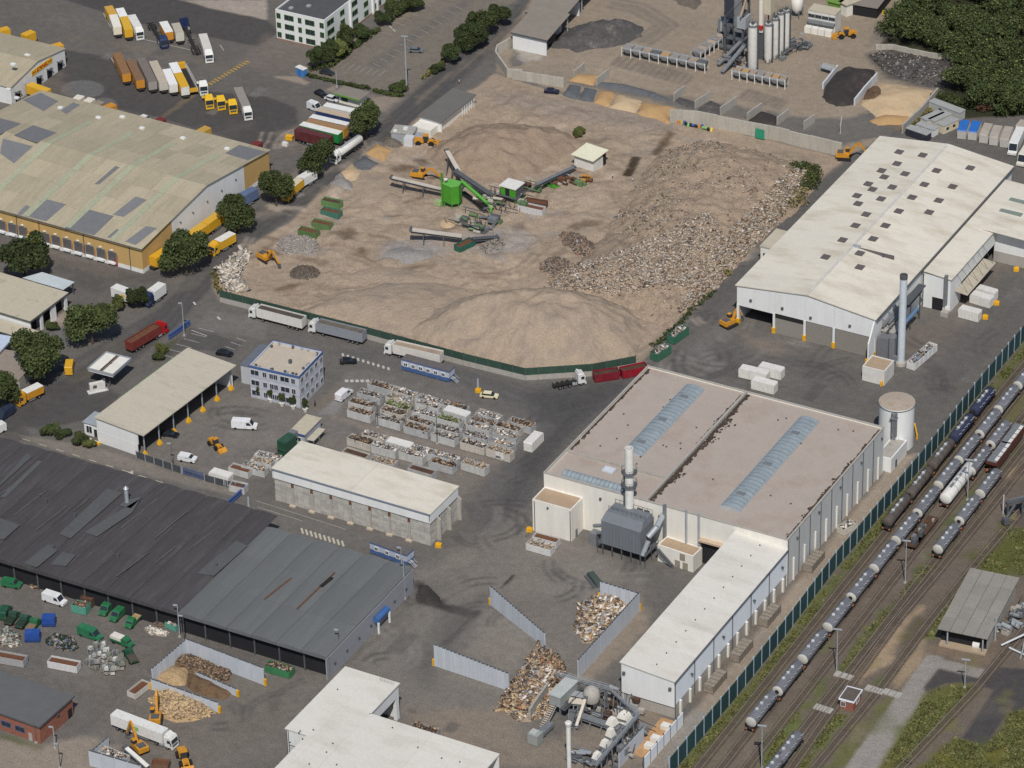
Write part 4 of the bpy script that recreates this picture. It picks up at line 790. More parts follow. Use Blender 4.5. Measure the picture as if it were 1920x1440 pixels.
# slim tall stack with filter boxes
g = G(1689,683); sk_ = thing('chimney_stack','tall slim pale blue stack at the front corner of the large hall','chimney', g)
part('shaft', sk_, paint((200,210,218)),lambda m:m.lathe([(.95,0),(.95,25.6)], n=18)); part('cap', sk_,'dark_steel',lambda m:m.lathe([(1.0,25.2),(1.0,26.3),(.8,26.3),(.7,25.2)], n=18)); part('base', sk_,'concrete',lambda m:m.lathe([(1.5,0),(1.4,.8),(.95,1.2)], n=12)); part('inlet', sk_,'grey_steel',lambda m:m.box(-2.2,0,-.5,.6,.6,2.0))
F6 = Frame((1645,632),6.2,0); fb = F6.thing('filter_box','pair of dark grey filter cabinets behind the slim stack','filter')
pbox('cabinet', fb, paint((112,114,120)),0,3.0,0,3,.2,6.2); pbox('cabinet', fb, paint((122,124,130)),3.1,4.6,.5,3,.2,6.6); pbox('roof', fb,'concrete',-.3,3.3,3.02,8,6.3,6.6); [part('leg', fb,'dark_steel',lambda m:m.box(x_, x_+.2,7.5,7.7,0,6.3)) for x_ in (0,2.8)]
F7 = Frame((1617,686),4.2,0); w7 = F7.at((1661,694),4.2)[0]; cb = F7.thing('switch_cabin','small white cube cabin with brown roof below the slim stack','cabin')
walls(cb, w7,6.0,4.2,'lorry_white'); pbox('roof', cb,'brown_roof',.3, w7-.3,.3,5.7,3.6,4.05); pbox('column_guard', cb,'yellow_paint', w7-.9, w7-.3,-.6,-.1,0,1.3)
F8 = Frame((1426,462),5.2,0); lt = F8.thing('side_lean_to','little cream lean-to on the left side of the large hall','building'); w8 = F.o[0]-F8.o[0]-.02
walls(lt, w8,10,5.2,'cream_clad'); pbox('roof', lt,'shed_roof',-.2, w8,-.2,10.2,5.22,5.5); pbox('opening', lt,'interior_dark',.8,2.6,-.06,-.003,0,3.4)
# ================================================================ 13 white L shaped building at the bottom
BZ = 9.2
F = Frame((537,1367), BZ, 0)
c1 = F.at((635,1249), BZ); c2 = F.at((746,1284), BZ); c3 = F.at((697,1342), BZ); c4 = F.at((1010,1450), BZ); c0b = F.at((574,1384), BZ)
rzL = math.atan2(c2[1]-c1[1], c2[0]-c1[0])
lb = F.thing('baling_hall','white flat roofed L shaped hall cut by the bottom edge of the picture','hall')
wx = c2[0]; y0 = c3[1]; yT = c1[1]
a0 = c0b[0]
P1 = [(0,0),(a0,0),(a0, y0),(wx, y0),(wx, yT),(0, yT)]
def panel(p, z=BZ): part('roof_panel', lb,'bright_roof',lambda m:slab(m, [(*q_, z) for q_ in p],.3))
panel([(-.3,-.3),(wx+.3,-.3),(wx+.3, yT*.33),(-.3, yT*.33)]) if 0 else None
panel([(-.3,-.2),(wx/2-.01,-.2),(wx/2-.01, y0+.0),(-.3, y0+.0)]); panel([(wx/2+.01,-.2),(wx+.0,-.2),(wx+.0, y0),(wx/2+.01, y0)])
panel([(-.3, y0+.02),(wx/2-.01, y0+.02),(wx/2-.01, yT+.3),(-.3, yT+.3)]); panel([(wx/2+.01, y0+.02),(wx+.3, y0+.02),(wx+.3, yT+.3),(wx/2+.01, yT+.3)])
R = 46.0
for k in range(4): panel([(wx+.02+(R-wx)*k/4,-30),(wx+(R-wx)*(k+1)/4,-30),(wx+(R-wx)*(k+1)/4, y0+.3),(wx+.02+(R-wx)*k/4, y0+.3)])
for k in range(3): panel([(a0-.3+(wx-a0+.3)*k/3,-30),(a0-.3+(wx-a0+.3)*(k+1)/3-.02,-30),(a0-.3+(wx-a0+.3)*(k+1)/3-.02,-.22),(a0-.3+(wx-a0+.3)*k/3,-.22)])
pbox('wall', lb,'white_clad',0,.3,0, yT, 0, BZ-.02); pbox('wall', lb,'white_clad',.3, wx, yT-.3, yT, 0, BZ-.02); pbox('wall', lb,'white_clad',.3, a0,0,.3,5.2, BZ-.02); pbox('wall', lb,'grey_clad',.3, a0,.4,.6,0,4.8); pbox('wall', lb,'white_clad', a0, a0+.3,-30,0,0, BZ-.02)
pbox('wall', lb,'white_clad', wx-.3, wx, y0, yT-.3,6.0, BZ-.02); pbox('column', lb,'white_clad', wx-.8, wx, yT-1.2, yT-.3,0,6.0); pbox('inner_wall', lb,'interior_dark', wx-6, wx-5.8, y0, yT-.4,0, BZ-.1)
pbox('wall', lb,'white_clad', wx, R, y0-.3, y0,0, BZ-.02)
for x_ in (0,1): pbox('downpipe', lb,'dark_steel', x_*.4, x_*.4+.12,-.15,-.01,0, BZ)
for k in range(34):
 x_, y_ = random.uniform(1, R-2), random.uniform(-26, yT-1)
 if y_ < y0 or x_ < wx: pbox('roof_fixing', lb,'dark_steel', x_-.12, x_+.12, y_-.12, y_+.12, BZ+.3, BZ+.6)
part('roof_spikes', lb,'dark_steel',lambda m:[m.tube((wx-4+k*.5, yT-1.0, BZ+.3),(wx-4+k*.5, yT-1.0, BZ+1.3),.05, n=4) for k in range(8)])

# ================================================================ 15 dark vaulted warehouse, left
mat('dark_roof',(74,71,72), var=.12, scale=.35, streak=(2.5,.3,1), fine=.14, obvar=.07, rgb2=(84,82,82), thr=(.55,.8))
mat('dark_roof_grey',(103,106,107), var=.08, scale=.3, streak=(2.5,.25,1), fine=.08, obvar=.06)
mat('dark_roof_patch',(86,88,89), var=.07, fine=.1, obvar=.06)
DZ = 6.0
F = Frame((0,1052), DZ, 0); dq = F.at((340,1152), DZ); dr = F.at((612,1235), DZ); dfar = F.at((500,985), DZ); dR2 = F.at((757,1062), DZ)
rzD = math.atan2(dr[1], dr[0])
F = Frame((0,1052), DZ, rzD); DWg = F.at((612,1235), DZ)[0]; DWd = F.at((335,1152), DZ)[0]; DDp = F.at((757,1062), DZ)[1]; 
dw = F.thing('vaulted_warehouse','low warehouse with wide black and grey felt roof in wavy bays','warehouse')
xL = -34; bw = 6.6; nb = int((DWg-xL)/bw)+1; DT = F.at((100,850), DZ)[1]
def bay(x0, x1, y0_, y1_, mm, dz=0, nm='roof_bay', lab=None):
 n = 6; m = MB(); vs = []
 for y_ in (y0_, y1_):
  for k in range(n+1):
   t = k/n; vs.append((x0+(x1-x0)*t, y_, DZ+dz+.3+.32*math.sin(math.pi*t)))
 m.add(vs, [(k, k+1, n+2+k, n+1+k) for k in range(n)],0, True)
 m.add([(x0, y0_, DZ+dz-.45),(x1, y0_, DZ+dz-.45)]+vs[:n+1],[(0,1,8,7,6,5,4,3,2)])
 o = m.build(nm, mm, dw)
 if lab: o['label'] = lab
 return o
xs0 = DWg-bw*nb
for k in range(nb):
 x0, x1 = xs0+k*bw, xs0+(k+1)*bw; grey = x0 > DWd-3
 top = DDp if grey else DT
 for j in range(3): bay(x0+.03, x1-.03, top*j/3+.02, top*(j+1)/3-.02,'dark_roof_grey' if grey else 'dark_roof')
for c, p in enumerate([y1((420,1140),(760,820),(870,850),(500,1175)), y1((600,1130),(880,960),(1000,890),(940,990),(690,1160)), y1((170,1350),(350,1210),(410,1260),(260,1380)), y1((0,1180),(0,1030),(140,1080),(30,1180)), y1((360,1360),(440,1270),(540,1290),(470,1370)), y1((1400,1420),(1680,1190),(1760,1225),(1520,1440)), y1((0,780),(190,570),(230,590),(0,800)), y1((0,880),(270,620),(300,630),(40,880)), y1((850,940),(890,900),(1010,880),(930,960))]):
 pts = [F.on(q_, (0,0, DZ+.72),(0,0,1)) for q_ in p]
 part('roof_patch', dw,'dark_roof_patch',lambda m:slab(m, pts, .06),'paler felt patch')
mat('roof_strip',(90,88,88), var=.2, fine=.2)
for a, b in [(y1((830,1440))[0], y1((1060,1270))[0]),(y1((520,980))[0], y1((640,880))[0]),(y1((0,860))[0], y1((200,720))[0]),(y1((1330,1260))[0], y1((1560,1090))[0]),(y1((1100,1350))[0], y1((1250,1230))[0]),(y1((250,1120))[0], y1((480,940))[0]),(y1((100,1010))[0], y1((330,830))[0]),(y1((860,1100))[0], y1((1120,890))[0]),(y1((1100,1170))[0], y1((1330,980))[0])]:
 A, B = F.on(a, (0,0, DZ+.75),(0,0,1)), F.on(b, (0,0, DZ+.75),(0,0,1)); part('roof_seam', dw,'roof_strip',lambda m:m.beam(A, B, .35,.1))
for a, b in [(y6((290,310))[0], y6((560,50))[0]),(y6((60,240))[0], y6((250,90))[0])]:
 A, B = F.on(a, (0,0, DZ+.72),(0,0,1)), F.on(b, (0,0, DZ+.72),(0,0,1)); part('rust_streak', dw,'rust',lambda m:m.beam(A, B, .4,.1),'rust brown streak along the grey roof')
A, B = F.on(y6((460,150))[0],(0,0, DZ+.8),(0,0,1)), F.on(y6((540,85))[0],(0,0, DZ+.8),(0,0,1)); part('rust_streak', dw,'dark_gap',lambda m:m.beam(A, B, .9,.12))
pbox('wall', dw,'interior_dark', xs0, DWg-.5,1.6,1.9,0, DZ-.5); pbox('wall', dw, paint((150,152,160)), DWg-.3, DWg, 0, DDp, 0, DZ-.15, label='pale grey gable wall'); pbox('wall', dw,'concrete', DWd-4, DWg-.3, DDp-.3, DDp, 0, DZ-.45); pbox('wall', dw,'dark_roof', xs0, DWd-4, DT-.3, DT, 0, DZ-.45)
for k in range(nb+1): pbox('column', dw,'dark_steel', max(xs0, xs0+k*bw-.15), min(DWg, xs0+k*bw+.15),1.0,1.3,0, DZ-.4)
for y_ in np.linspace(3, DDp-4,7): pbox('vent', dw,'dark_steel', DWg+.01, DWg+.3, y_, y_+.6,2.5,2.9)
g = F.at((902,0)); 
g = F.on(y1((903,915))[0],(0,0, DZ+.7),(0,0,1)); part('flue', dw,'galv',lambda m:(m.lathe([(.5, DZ+.5),(.5, DZ+4.6)],(g[0], g[1],0), n=12), m.lathe([(.7, DZ+4.6),(.1, DZ+5.3)],(g[0], g[1],0), n=12)))
for c in y1((330,915),(533,1020),(380,1245),(1540,1370),(280,885),(840,1305)): 
 g = F.on(c, (0,0, DZ+.7),(0,0,1)); pbox('roof_vent', dw,'dark_steel', g[0]-.2, g[0]+.2, g[1]-.2, g[1]+.2, DZ+.4, DZ+1.7)
g = F.on(y6((870,330))[0],(DWg, 0,0),(1,0,0)); part('awning', dw, paint((58,104,170)),lambda m:m.tube((DWg+.8, g[1]-2.6,3.6),(DWg+.8, g[1]+2.6,3.6),.8, n=12),'blue rounded awning'); [pbox('awning_leg', dw,'white_clad', DWg+1.2, DWg+1.6, g[1]+s_*2.5-.2, g[1]+s_*2.5+.2,0,3.0) for s_ in (-1,1)]

# ================================================================ 16 concrete block store
CZ = 9.2
F = Frame((513,878), CZ, 0); e = F.at((805,963), CZ); F = Frame((513,878), CZ, math.atan2(e[1], e[0])); CW = F.at((805,963), CZ)[0]; CD = 13.0
cs = F.thing('block_store','store of stacked concrete blocks under a white roof with white fascia','building')
bl, bh = 1.6,.82; mblk = MB().box(.02, bl-.02,0,.5,.02, bh-.02).mesh('brick','block_concrete'); mblk2 = MB().box(-.5,0,.02, bl-.02,.02, bh-.02).mesh('brick','block_concrete')
nbx = int(CW/bl); sxk = CW/(nbx*bl)
for r_ in range(8):
 for k in range(nbx):
  o = link('block', mblk, cs); o.location = (k*bl*sxk, random.uniform(-.05,.03), r_*bh); o.scale = (sxk, 1,1)
pbox('wall_core', cs,'dark_gap',.1, CW-.1,.3,.6,0,6.5)
for r_ in range(8):
 for k in range(int(CD/bl)):
  if (k % 3 != 2): o = link('block', mblk2, cs); o.location = (CW+random.uniform(-.04,.05), k*bl+.1, r_*bh)
for k in range(3): part('buttress', cs,'concrete',lambda m:m.prism([(CW+.05,4.9*k+.2+2.8),(CW+1.1,4.9*k+.2+2.8),(CW+1.1,4.9*k+3.5),(CW+.05,4.9*k+3.5)],0,[6.8,5.9,5.9,6.8]))
pbox('wall_core', cs,'dark_gap', CW-.7, CW-.55,.7, CD-.3,0,6.5); pbox('wall', cs,'concrete',0,.4,.6, CD, 0,6.6)
for k in range(7): part('buttress', cs,'concrete',lambda m:m.box(CW*(k+.97)/8.0-.3, CW*(k+.97)/8.0+.3,-.28,-.07,0,6.3)); 
for k in range(7): pbox('foot', cs, paint((196,180,158)), CW*(k+.97)/8.0-.8, CW*(k+.97)/8.0+.8,-1.0,-.3,0,.4)
for k in range(7): pbox('bracket', cs,'rust', CW*(k+.97)/8.0-.35, CW*(k+.97)/8.0+.35,-.34,-.29,5.3,6.4)
for k in range(4): pbox('fascia_panel', cs,'white_clad', CW*k/4+.03, CW*(k+1)/4-.03,-.35,-.2,6.6, CZ-.1)
pbox('fascia_panel', cs,'white_clad', CW+.2, CW+.35,-.3, CD, 6.6, CZ-.1); pbox('fascia_panel', cs,'white_clad',-.3,-.15,-.3, CD, 6.6, CZ-.1)
for k in range(2): part('roof_panel', cs,'white_roof',lambda m:m.box(-.5+(CW+1)*k/2+.03,-.5+(CW+1)*(k+1)/2-.03,-.4, CD+.4, CZ-.08, CZ+.18))
pbox('gutter', cs, paint((120,130,148)),-.5, CW+.5,-.62,-.42, CZ-.2, CZ+.1)

# ================================================================ 17 office with blue trim
OZ = 9.4
F = Frame((467,685), OZ, 0); e = F.at((560,706), OZ); F = Frame((467,685), OZ, math.atan2(e[1], e[0])); OW = F.at((560,706), OZ)[0]; OD = F.at((530,643), OZ)[1]
oc = F.thing('site_office','three storey grey office with blue roof edge and potted trees in front','building')
walls(oc, OW, OD, OZ, mat('office_clad',(182,185,192), var=.05, streak=(1,1,.1), fine=.04)); pbox('roof', oc, mat('gravel_roof',(186,174,156), var=.07, fine=.1),.3, OW-.3,.3, OD-.3, OZ-.8, OZ-.45)
blue = paint((68,98,152))
boxes('fascia', oc, blue, [(-.12, OW+.12,-.12,-.005, OZ-.55, OZ+.12),(OW+.005, OW+.12,-.005, OD+.1, OZ-.55, OZ+.12),(-.12,-.005,-.005, OD+.1, OZ-.55, OZ+.12),(-.12, OW+.12, OD+.005, OD+.12, OZ-.55, OZ+.12)])
for s in range(3):
 zb = .9+s*3.0
 for k, (cx, w_) in enumerate(((1.5,2.2),(4.3,1.0),(6.2,1.0),(7.4,1.0),(10.0,2.4),(12.4,1.0))):
  if cx < OW-.8: window(oc, cx, zb, w_, 1.4,0,'front','office_clad')
 for k in range(5): window(oc, 1.4+k*(OD-2.6)/4, zb, 1.3,1.4, OW, 'right','office_clad')
 pbox('band', oc, paint((170,178,196)),0, OW, -.04,-.003, zb-.7, zb-.35)
for k in range(22): x_, y_ = random.choice([(random.uniform(.6, OW-.6), random.choice([.8, OD-.8])),(random.choice([.8, OW-.9]), random.uniform(.6, OD-.6))]); pbox('roof_unit', oc, random.choice(['galv','dark_steel','concrete']), x_-.25, x_+.25, y_-.25, y_+.25, OZ-.45, OZ+.05+random.random()*.3)
pbox('roof_unit', oc,'dark_steel', OW*.6, OW*.6+.7, OD*.4, OD*.4+.7, OZ-.45, OZ+.6)
pbox('stair_tower', oc,'office_clad',-5.5,-.15, OD*.4, OD+3,0,5.2, label='grey low wing'); pbox('wing_roof', oc, paint((104,110,122)),-5.6,-.13, OD*.4-.1, OD+3.1,5.22,5.5)
OFFF = F

# ================================================================ 18 open vehicle shed
SZ = 7.2
F = Frame((180,783), SZ, 0); e = F.at((352,655), SZ); F = Frame((180,783), SZ, math.atan2(e[1], e[0])-math.pi/2); SW = F.at((265,812), SZ)[0]; SD = F.at((352,655), SZ)[1]
os_ = F.thing('vehicle_shed','long open fronted shed with pale roof and yellow column feet','shed')
n = 7
for k in range(n): part('roof_panel', os_,'shed_roof',lambda m:slab(m, [(-.3,-.4+(SD+.8)*k/n+.01, SZ),(SW+.9,-.4+(SD+.8)*k/n+.01, SZ-.5),(SW+.9,-.4+(SD+.8)*(k+1)/n-.01, SZ-.5),(-.3,-.4+(SD+.8)*(k+1)/n-.01, SZ)],.25))
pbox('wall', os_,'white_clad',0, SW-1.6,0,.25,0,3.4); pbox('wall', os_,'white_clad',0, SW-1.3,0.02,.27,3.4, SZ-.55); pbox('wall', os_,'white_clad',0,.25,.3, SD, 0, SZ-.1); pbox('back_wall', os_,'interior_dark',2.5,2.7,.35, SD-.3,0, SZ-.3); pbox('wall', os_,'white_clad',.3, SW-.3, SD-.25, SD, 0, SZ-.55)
for k in range(n): y_ = 1.0+(SD-2)*k/(n-1); pbox('column', os_,'galv', SW-.35, SW-.1, y_-.12, y_+.12,.2, SZ-.55); part('column_foot', os_,'yellow_paint',lambda m:m.prism([(SW-.75, y_-.55),(SW+.3, y_-.55),(SW+.3, y_+.55),(SW-.75, y_+.55)],0,.3).add([(SW-.75, y_-.55,.3),(SW+.3, y_-.55,.3),(SW+.3, y_+.55,.3),(SW-.75, y_+.55,.3),(SW-.22, y_, 2.0)],[(0,1,4),(1,2,4),(2,3,4),(3,0,4)]))
pbox('edge_trim', os_, mat('moss_green',(118,150,110), var=.2),-.45,-.3, SD*.25, SD*.9, SZ+.05, SZ+.3)
# gatehouse at its corner, yellow dashes
F9 = Frame((157,791),3.6,0); gh = F9.thing('gate_kiosk','small white glazed kiosk against the end of the vehicle shed','kiosk'); walls(gh, 4.2,5,3.5,'white_clad'); pbox('roof', gh,'galv',-.3,4.2,-.3,5.3,3.52,3.7); window(gh, 1.5,.8,1.6,2.0,0,'front','white_clad'); pbox('door', gh,'glass_dark',2.9,3.8,-.06,-.004,.1,2.3)
kb = thing('kerb_blocks','row of yellow and white kerb blocks beside the kiosk','kerb', G(146,818), rad(-8)); [pbox('block', kb,'yellow_paint' if k % 2 else 'white_clad', k*.9, k*.9+.8,-.6,.6,0,.45) for k in range(8)]

# ================================================================ 19 fuel canopy and pump
KZ = 5.4
F = Frame((165,690), KZ, 0); e = F.at((199,660), KZ); F = Frame((165,690), KZ, math.atan2(e[1], e[0])-math.pi/2); KW = F.at((210,703), KZ)[0]; KD = F.at((199,660), KZ)[1]
fc = F.thing('fuel_canopy','white flat canopy with brown strips on its roof beside the road','canopy')
pbox('fascia', fc,'white_clad',0, KW, 0, KD, KZ-.9, KZ-.3)
for i in range(2):
 for j in range(2): pbox('roof_panel', fc,'cream_clad',.3+i*(KW/2+.3), KW/2-.5+i*(KW/2+.4),.3+j*(KD/2), KD/2-.15+j*(KD/2-.2), KZ-.3, KZ+.05)
boxes('gutter', fc,'rust_dark',[(KW/2-.45, KW/2-.1,.2, KD-.2, KZ-.3, KZ-.05),(KW/2+.2, KW/2+.5,.2, KD-.2, KZ-.3, KZ-.05)]); boxes('edge', fc,'galv',[(-.1, KW+.1,-.15,-.01, KZ-.5, KZ+.15),(KW+.01, KW+.15,0, KD, KZ-.5, KZ+.15),(-.15,-.01,0, KD, KZ-.5, KZ+.15),(-.1, KW+.1, KD+.01, KD+.15, KZ-.5, KZ+.15)])
for x_ in (KW*.35, KW*.65):
 for y_ in (KD*.25, KD*.75): pbox('column', fc,'dark_steel', x_-.15, x_+.15, y_-.15, y_+.15,0, KZ-.9)
pk = thing('fuel_pump','white fuel pump cabinet on a small island below the canopy','pump', G(183,733), rad(50)); pbox('island', pk,'pale_concrete',-2.6,2.6,-.9,.9,0,.2); pbox('cabinet', pk,'lorry_white',-2,2,-.5,.5,.2,2.6); pbox('display', pk,'dark_steel',-1.2,-.2,-.54,-.505,1.2,2.1); pbox('hose', pk,'dark_steel',1.7,2.2,-.3,.3,1,3.2)

# ================================================================ 20 low buildings at the left edge
F = Frame((56,601),5.2, rad(-2)); lw_ = 38; ld = F.at((122,548),5.2)[1]
wk = F.thing('workshop','cream flat roofed workshop with open bays at the left edge','building')
pbox('roof', wk, mat('cream_roof',(188,178,156), var=.07, fine=.08, rgb2=(164,154,134)),-lw_, .3,-.3, ld+.3,4.9,5.25); pbox('fascia', wk,'dark_steel',-lw_, .35,-.4,-.305,4.7,5.2); pbox('fascia', wk,'dark_steel',.305,.4,-.3, ld+.3,4.7,5.2)
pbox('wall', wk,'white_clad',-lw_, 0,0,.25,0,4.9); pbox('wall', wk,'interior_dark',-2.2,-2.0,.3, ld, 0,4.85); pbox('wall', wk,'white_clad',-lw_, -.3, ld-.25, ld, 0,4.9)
for y_ in (ld*.27, ld*.55, ld*.62, ld-1.2): pbox('column', wk,'white_clad',-.4,.0, y_, y_+1.0,0,4.88)
for k in range(2): pbox('bay_door', wk, ['grey_steel','rust_dark'][k],-1.95,-1.9, ld*(.3+.4*k), ld*(.5+.3*k),0,3.4)
pbox('front_roof', wk,'cream_roof',-lw_, 3.0,-5.5,-.42,2.9,3.15, label='lower roof along the front'); pbox('front_fascia', wk,'dark_steel',-lw_, 3.05,-5.6,-5.51,2.7,3.15); pbox('front_wall', wk,'white_clad',-lw_, 2.2,-4.8,-4.6,0,2.88)
for k in range(5): window(wk, -3-k*4.2,.9,2.2,1.3,-4.8,'front','white_clad')
F = Frame((43,518),4.0, rad(-2)); nx_ = F.at((140,527),4.0); cn = F.thing('carport','pale blue grey sheet canopy behind the cream workshop','canopy')
p_ = [F.at(q_, 4.0) for q_ in z5((160,650),(300,610),(530,680),(450,735))]; part('roof', cn, mat('pale_sheet',(188,198,202), var=.08, fine=.08),lambda m:slab(m, p_, .15)); [part('post', cn,'dark_steel',lambda m:m.box(q_[0]*.95-.1, q_[0]*.95+.1, q_[1]-.1 if i else q_[1]-.3, q_[1]+.1,0,4.0)) for i, q_ in enumerate(p_)]
F = Frame((16,642),4.4, rad(8)); sh = F.thing('small_hall','small building with pale blue roof patch at the left edge by the big trees','building'); walls(sh, 24,12,3.0,'concrete', x0=-14, y0=-14); pbox('roof', sh, paint((150,138,126)),-14.3,10,-14.3,-1.7,3.02,3.25); pbox('upper_roof', sh, paint((190,202,222)),-14,0,-6,3,4.1,4.4); pbox('upper_wall', sh,'white_clad',-14,-.4,-5.6,2.6,3.26,4.1)

# ================================================================ 21 brick building lower left
F = Frame((73,1361),5.0,0); e = F.at((135,1306),5.0); F = Frame((73,1361),5.0, math.atan2(e[1], e[0])-math.pi/2); bd = F.at((135,1306),5.0)[1]
bk = F.thing('brick_workshop','red brick building with dark grey flat roof in the lower left corner','building'); mat('brick_red',(146,92,74), var=.12, scale=1.2, fine=.14)
walls(bk, 30, bd, 4.8,'brick_red', x0=-30); pbox('roof', bk, mat('slate_felt',(98,99,100), var=.07, fine=.07),-30.3,.35,-.35, bd+.35,4.82,5.05); boxes('roof_edge', bk,'dark_steel',[(-30,.45,-.45,-.355,4.7,5.12),(.355,.45,-.35, bd+.4,4.7,5.12)])
for k in range(5): window(bk, -5.5-k*3.8,1.6,2.4,1.2,0,'front', blue)
pbox('door', bk,'concrete',-3.2,-2.2,-.08,-.004,0,2.1); pbox('vent', bk,'dark_steel',.01,.4, bd*.5, bd*.5+.8,3.6,4.0); pbox('door', bk,'dark_gap',.01,.07, bd-2, bd-.6,0,2.4)

# ================================================================ 22 site cabins
def cabin(px0, px1, z, dep, label, body, rim, ncol, name='site_cabin'):
 F = Frame(px0, z, 0); e = F.at(px1, z); F = Frame(px0, z, math.atan2(e[1], e[0])); w_ = F.at(px1, z)[0]
 t = F.thing(name, label,'cabin'); pbox('lower_wall', t, rim, 0, w_, 0, dep, .3,1.5); pbox('wall', t, body, 0, w_, 0, dep, 1.5, z-.35); pbox('roof_rim', t, rim, -.05, w_+.05,-.05, dep+.05, z-.35, z-.05); pbox('roof', t, paint((104,98,96)),0, w_, 0, dep, z-.05, z+.05)
 for k in range(ncol): window(t, w_*(k+.6)/(ncol+.4),1.6,.9,.9,0,'front','white_clad')
 part('stair', t,'galv',lambda m:([m.box(w_+.2+k*.3, w_+.5+k*.3,.4,1.6,1.2-.2*k, 1.3-.2*k) for k in range(6)], m.beam((w_+.2,.4,2.3),(w_+2,.4,1.0),.07), m.beam((w_+.2,1.6,2.3),(w_+2,1.6,1.0),.07), m.box(w_+.02, w_+1.1,.4,1.6,1.1,1.2)))
 for x_ in np.linspace(.4, w_-.4,5): pbox('foot', t,'concrete', x_-.3, x_+.3,.2, dep-.2,0,.3)
 return t
cabin((752,673),(842,697),3.4,2.8,'long grey site cabin with blue base and roof edge beside the weighbridge road', paint((186,190,202)), blue, 6)
cabin((693,1016),(762,1041),3.4,3.0,'shorter grey and blue site cabin below the concrete block store', paint((178,186,204)), blue, 3)
# 23 small huts by the container yard
F = Frame((545,808),3.6,0); e = F.at((575,778),3.6); F = Frame((545,808),3.6, math.atan2(e[1], e[0])-math.pi/2); d_ = F.at((575,778),3.6)[1]; w_ = F.at((568,817),3.6)[0]
ht = F.thing('weigh_hut','small hut with cream roof and blue rim near the green skip box','hut'); walls(ht, w_, d_, 3.4, paint((176,182,194))); pbox('roof', ht,'cream_roof',-.3, w_+.3,-.3, d_+.3,3.42,3.65); pbox('rim', ht, blue, -.35, w_+.35,-.4,-.31,3.2,3.65); window(ht, w_/2,1.2,1.8,1.1,0,'front','white_clad'); boxes('lean_to_roof', ht,'shed_roof',[(w_+.6, w_+2.6,0,2.9,2.2,2.35),(w_+.6, w_+2.6,3.1,6,2.2,2.35)]); [part('post', ht,'grey_steel',lambda m:m.box(w_+2.4, w_+2.55, y_, y_+.15,0,2.2)) for y_ in (.1,2.9,5.8)]
F = Frame((519,826),4.2, rad(-2)); gb = F.thing('compactor','dark green compactor box next to the small cream roofed hut','compactor'); part('body', gb, paint((44,82,64)),lambda m:m.prism([(0,0),(2.6,-.3),(2.9,4.2),(.3,4.5)],.3,4.2)); pbox('rib', gb, paint((52,92,72)),-.1,2.8,-.5,-.32,2,2.2); pbox('ram', gb,'grey_steel',.4,2.2,4.6,6,2.6,4.4); [part('wheel', gb,'black_rubber',lambda m:m.tube((x_, .3,.3),(x_, .6,.3),.3)) for x_ in (.4,2.3)]
# 27 gatehouse
F = Frame((631,174),3.6, rad(-3)); gt = F.thing('gatehouse','gatehouse with dark roof and bright green edge at the truck yard entrance','gatehouse'); wg_ = F.at((672,184),3.6)[0]; walls(gt, wg_, 3.6,3.2,'cream_clad', y0=1); pbox('roof', gt,'shed_felt',-1, wg_+.8,-.3,5.2,3.22,3.45); pbox('rim', gt, paint((96,158,58)),-1.05, wg_+.85,-.42,-.305,3.0,3.5); window(gt, 2,1,2,1.3,1,'front', gf)
# 24 rail shed
RZ = 5.0
F = Frame((1757,1178), RZ, 0); w_ = F.at((1852,1198), RZ); F = Frame((1757,1178), RZ, math.atan2(w_[1], w_[0])); w_ = F.at((1852,1198), RZ)[0]; d_ = F.at((1838,1068), RZ)[1]
rs = F.thing('rail_shed','long shed with weathered grey slab roof beside the sidings at lower right','shed')
for i in range(4):
 for j in range(5): pbox('roof_panel', rs, mat('slab_roof',(142,138,130), var=.08, scale=.5, fine=.12, obvar=.07), w_*i/4+.05, w_*(i+1)/4-.05, d_*j/5+.01, d_*(j+1)/5-.01, RZ-.25, RZ+random.uniform(-.02,.02))
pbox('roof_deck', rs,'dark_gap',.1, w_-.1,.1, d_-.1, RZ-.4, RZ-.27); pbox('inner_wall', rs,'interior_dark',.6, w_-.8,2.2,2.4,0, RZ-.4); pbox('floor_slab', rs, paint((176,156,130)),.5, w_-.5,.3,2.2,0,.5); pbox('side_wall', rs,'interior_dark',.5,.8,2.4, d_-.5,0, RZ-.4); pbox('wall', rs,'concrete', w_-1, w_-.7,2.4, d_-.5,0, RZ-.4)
for x_ in (2.2, w_-1.4): pbox('post', rs,'galv', x_, x_+.3,.5,.8,0, RZ-.3)
g = F.at(y8((1560,590))[0]); tk2 = thing('fan_housing','white drum fan housing standing under the rail shed edge','fan', F.o+F.ex*g[0]+F.ey*g[1], F.rz); part('drum', tk2,'lorry_white',lambda m:m.lathe([(0,-.9),(.95,-.9),(.95,.7),(.5,.7),(.5,.5),(0,.5)],(0,0,1.0),'x',16)); pbox('stand', tk2,'dark_steel',-.7,.7,-.7,.7,0,.25)
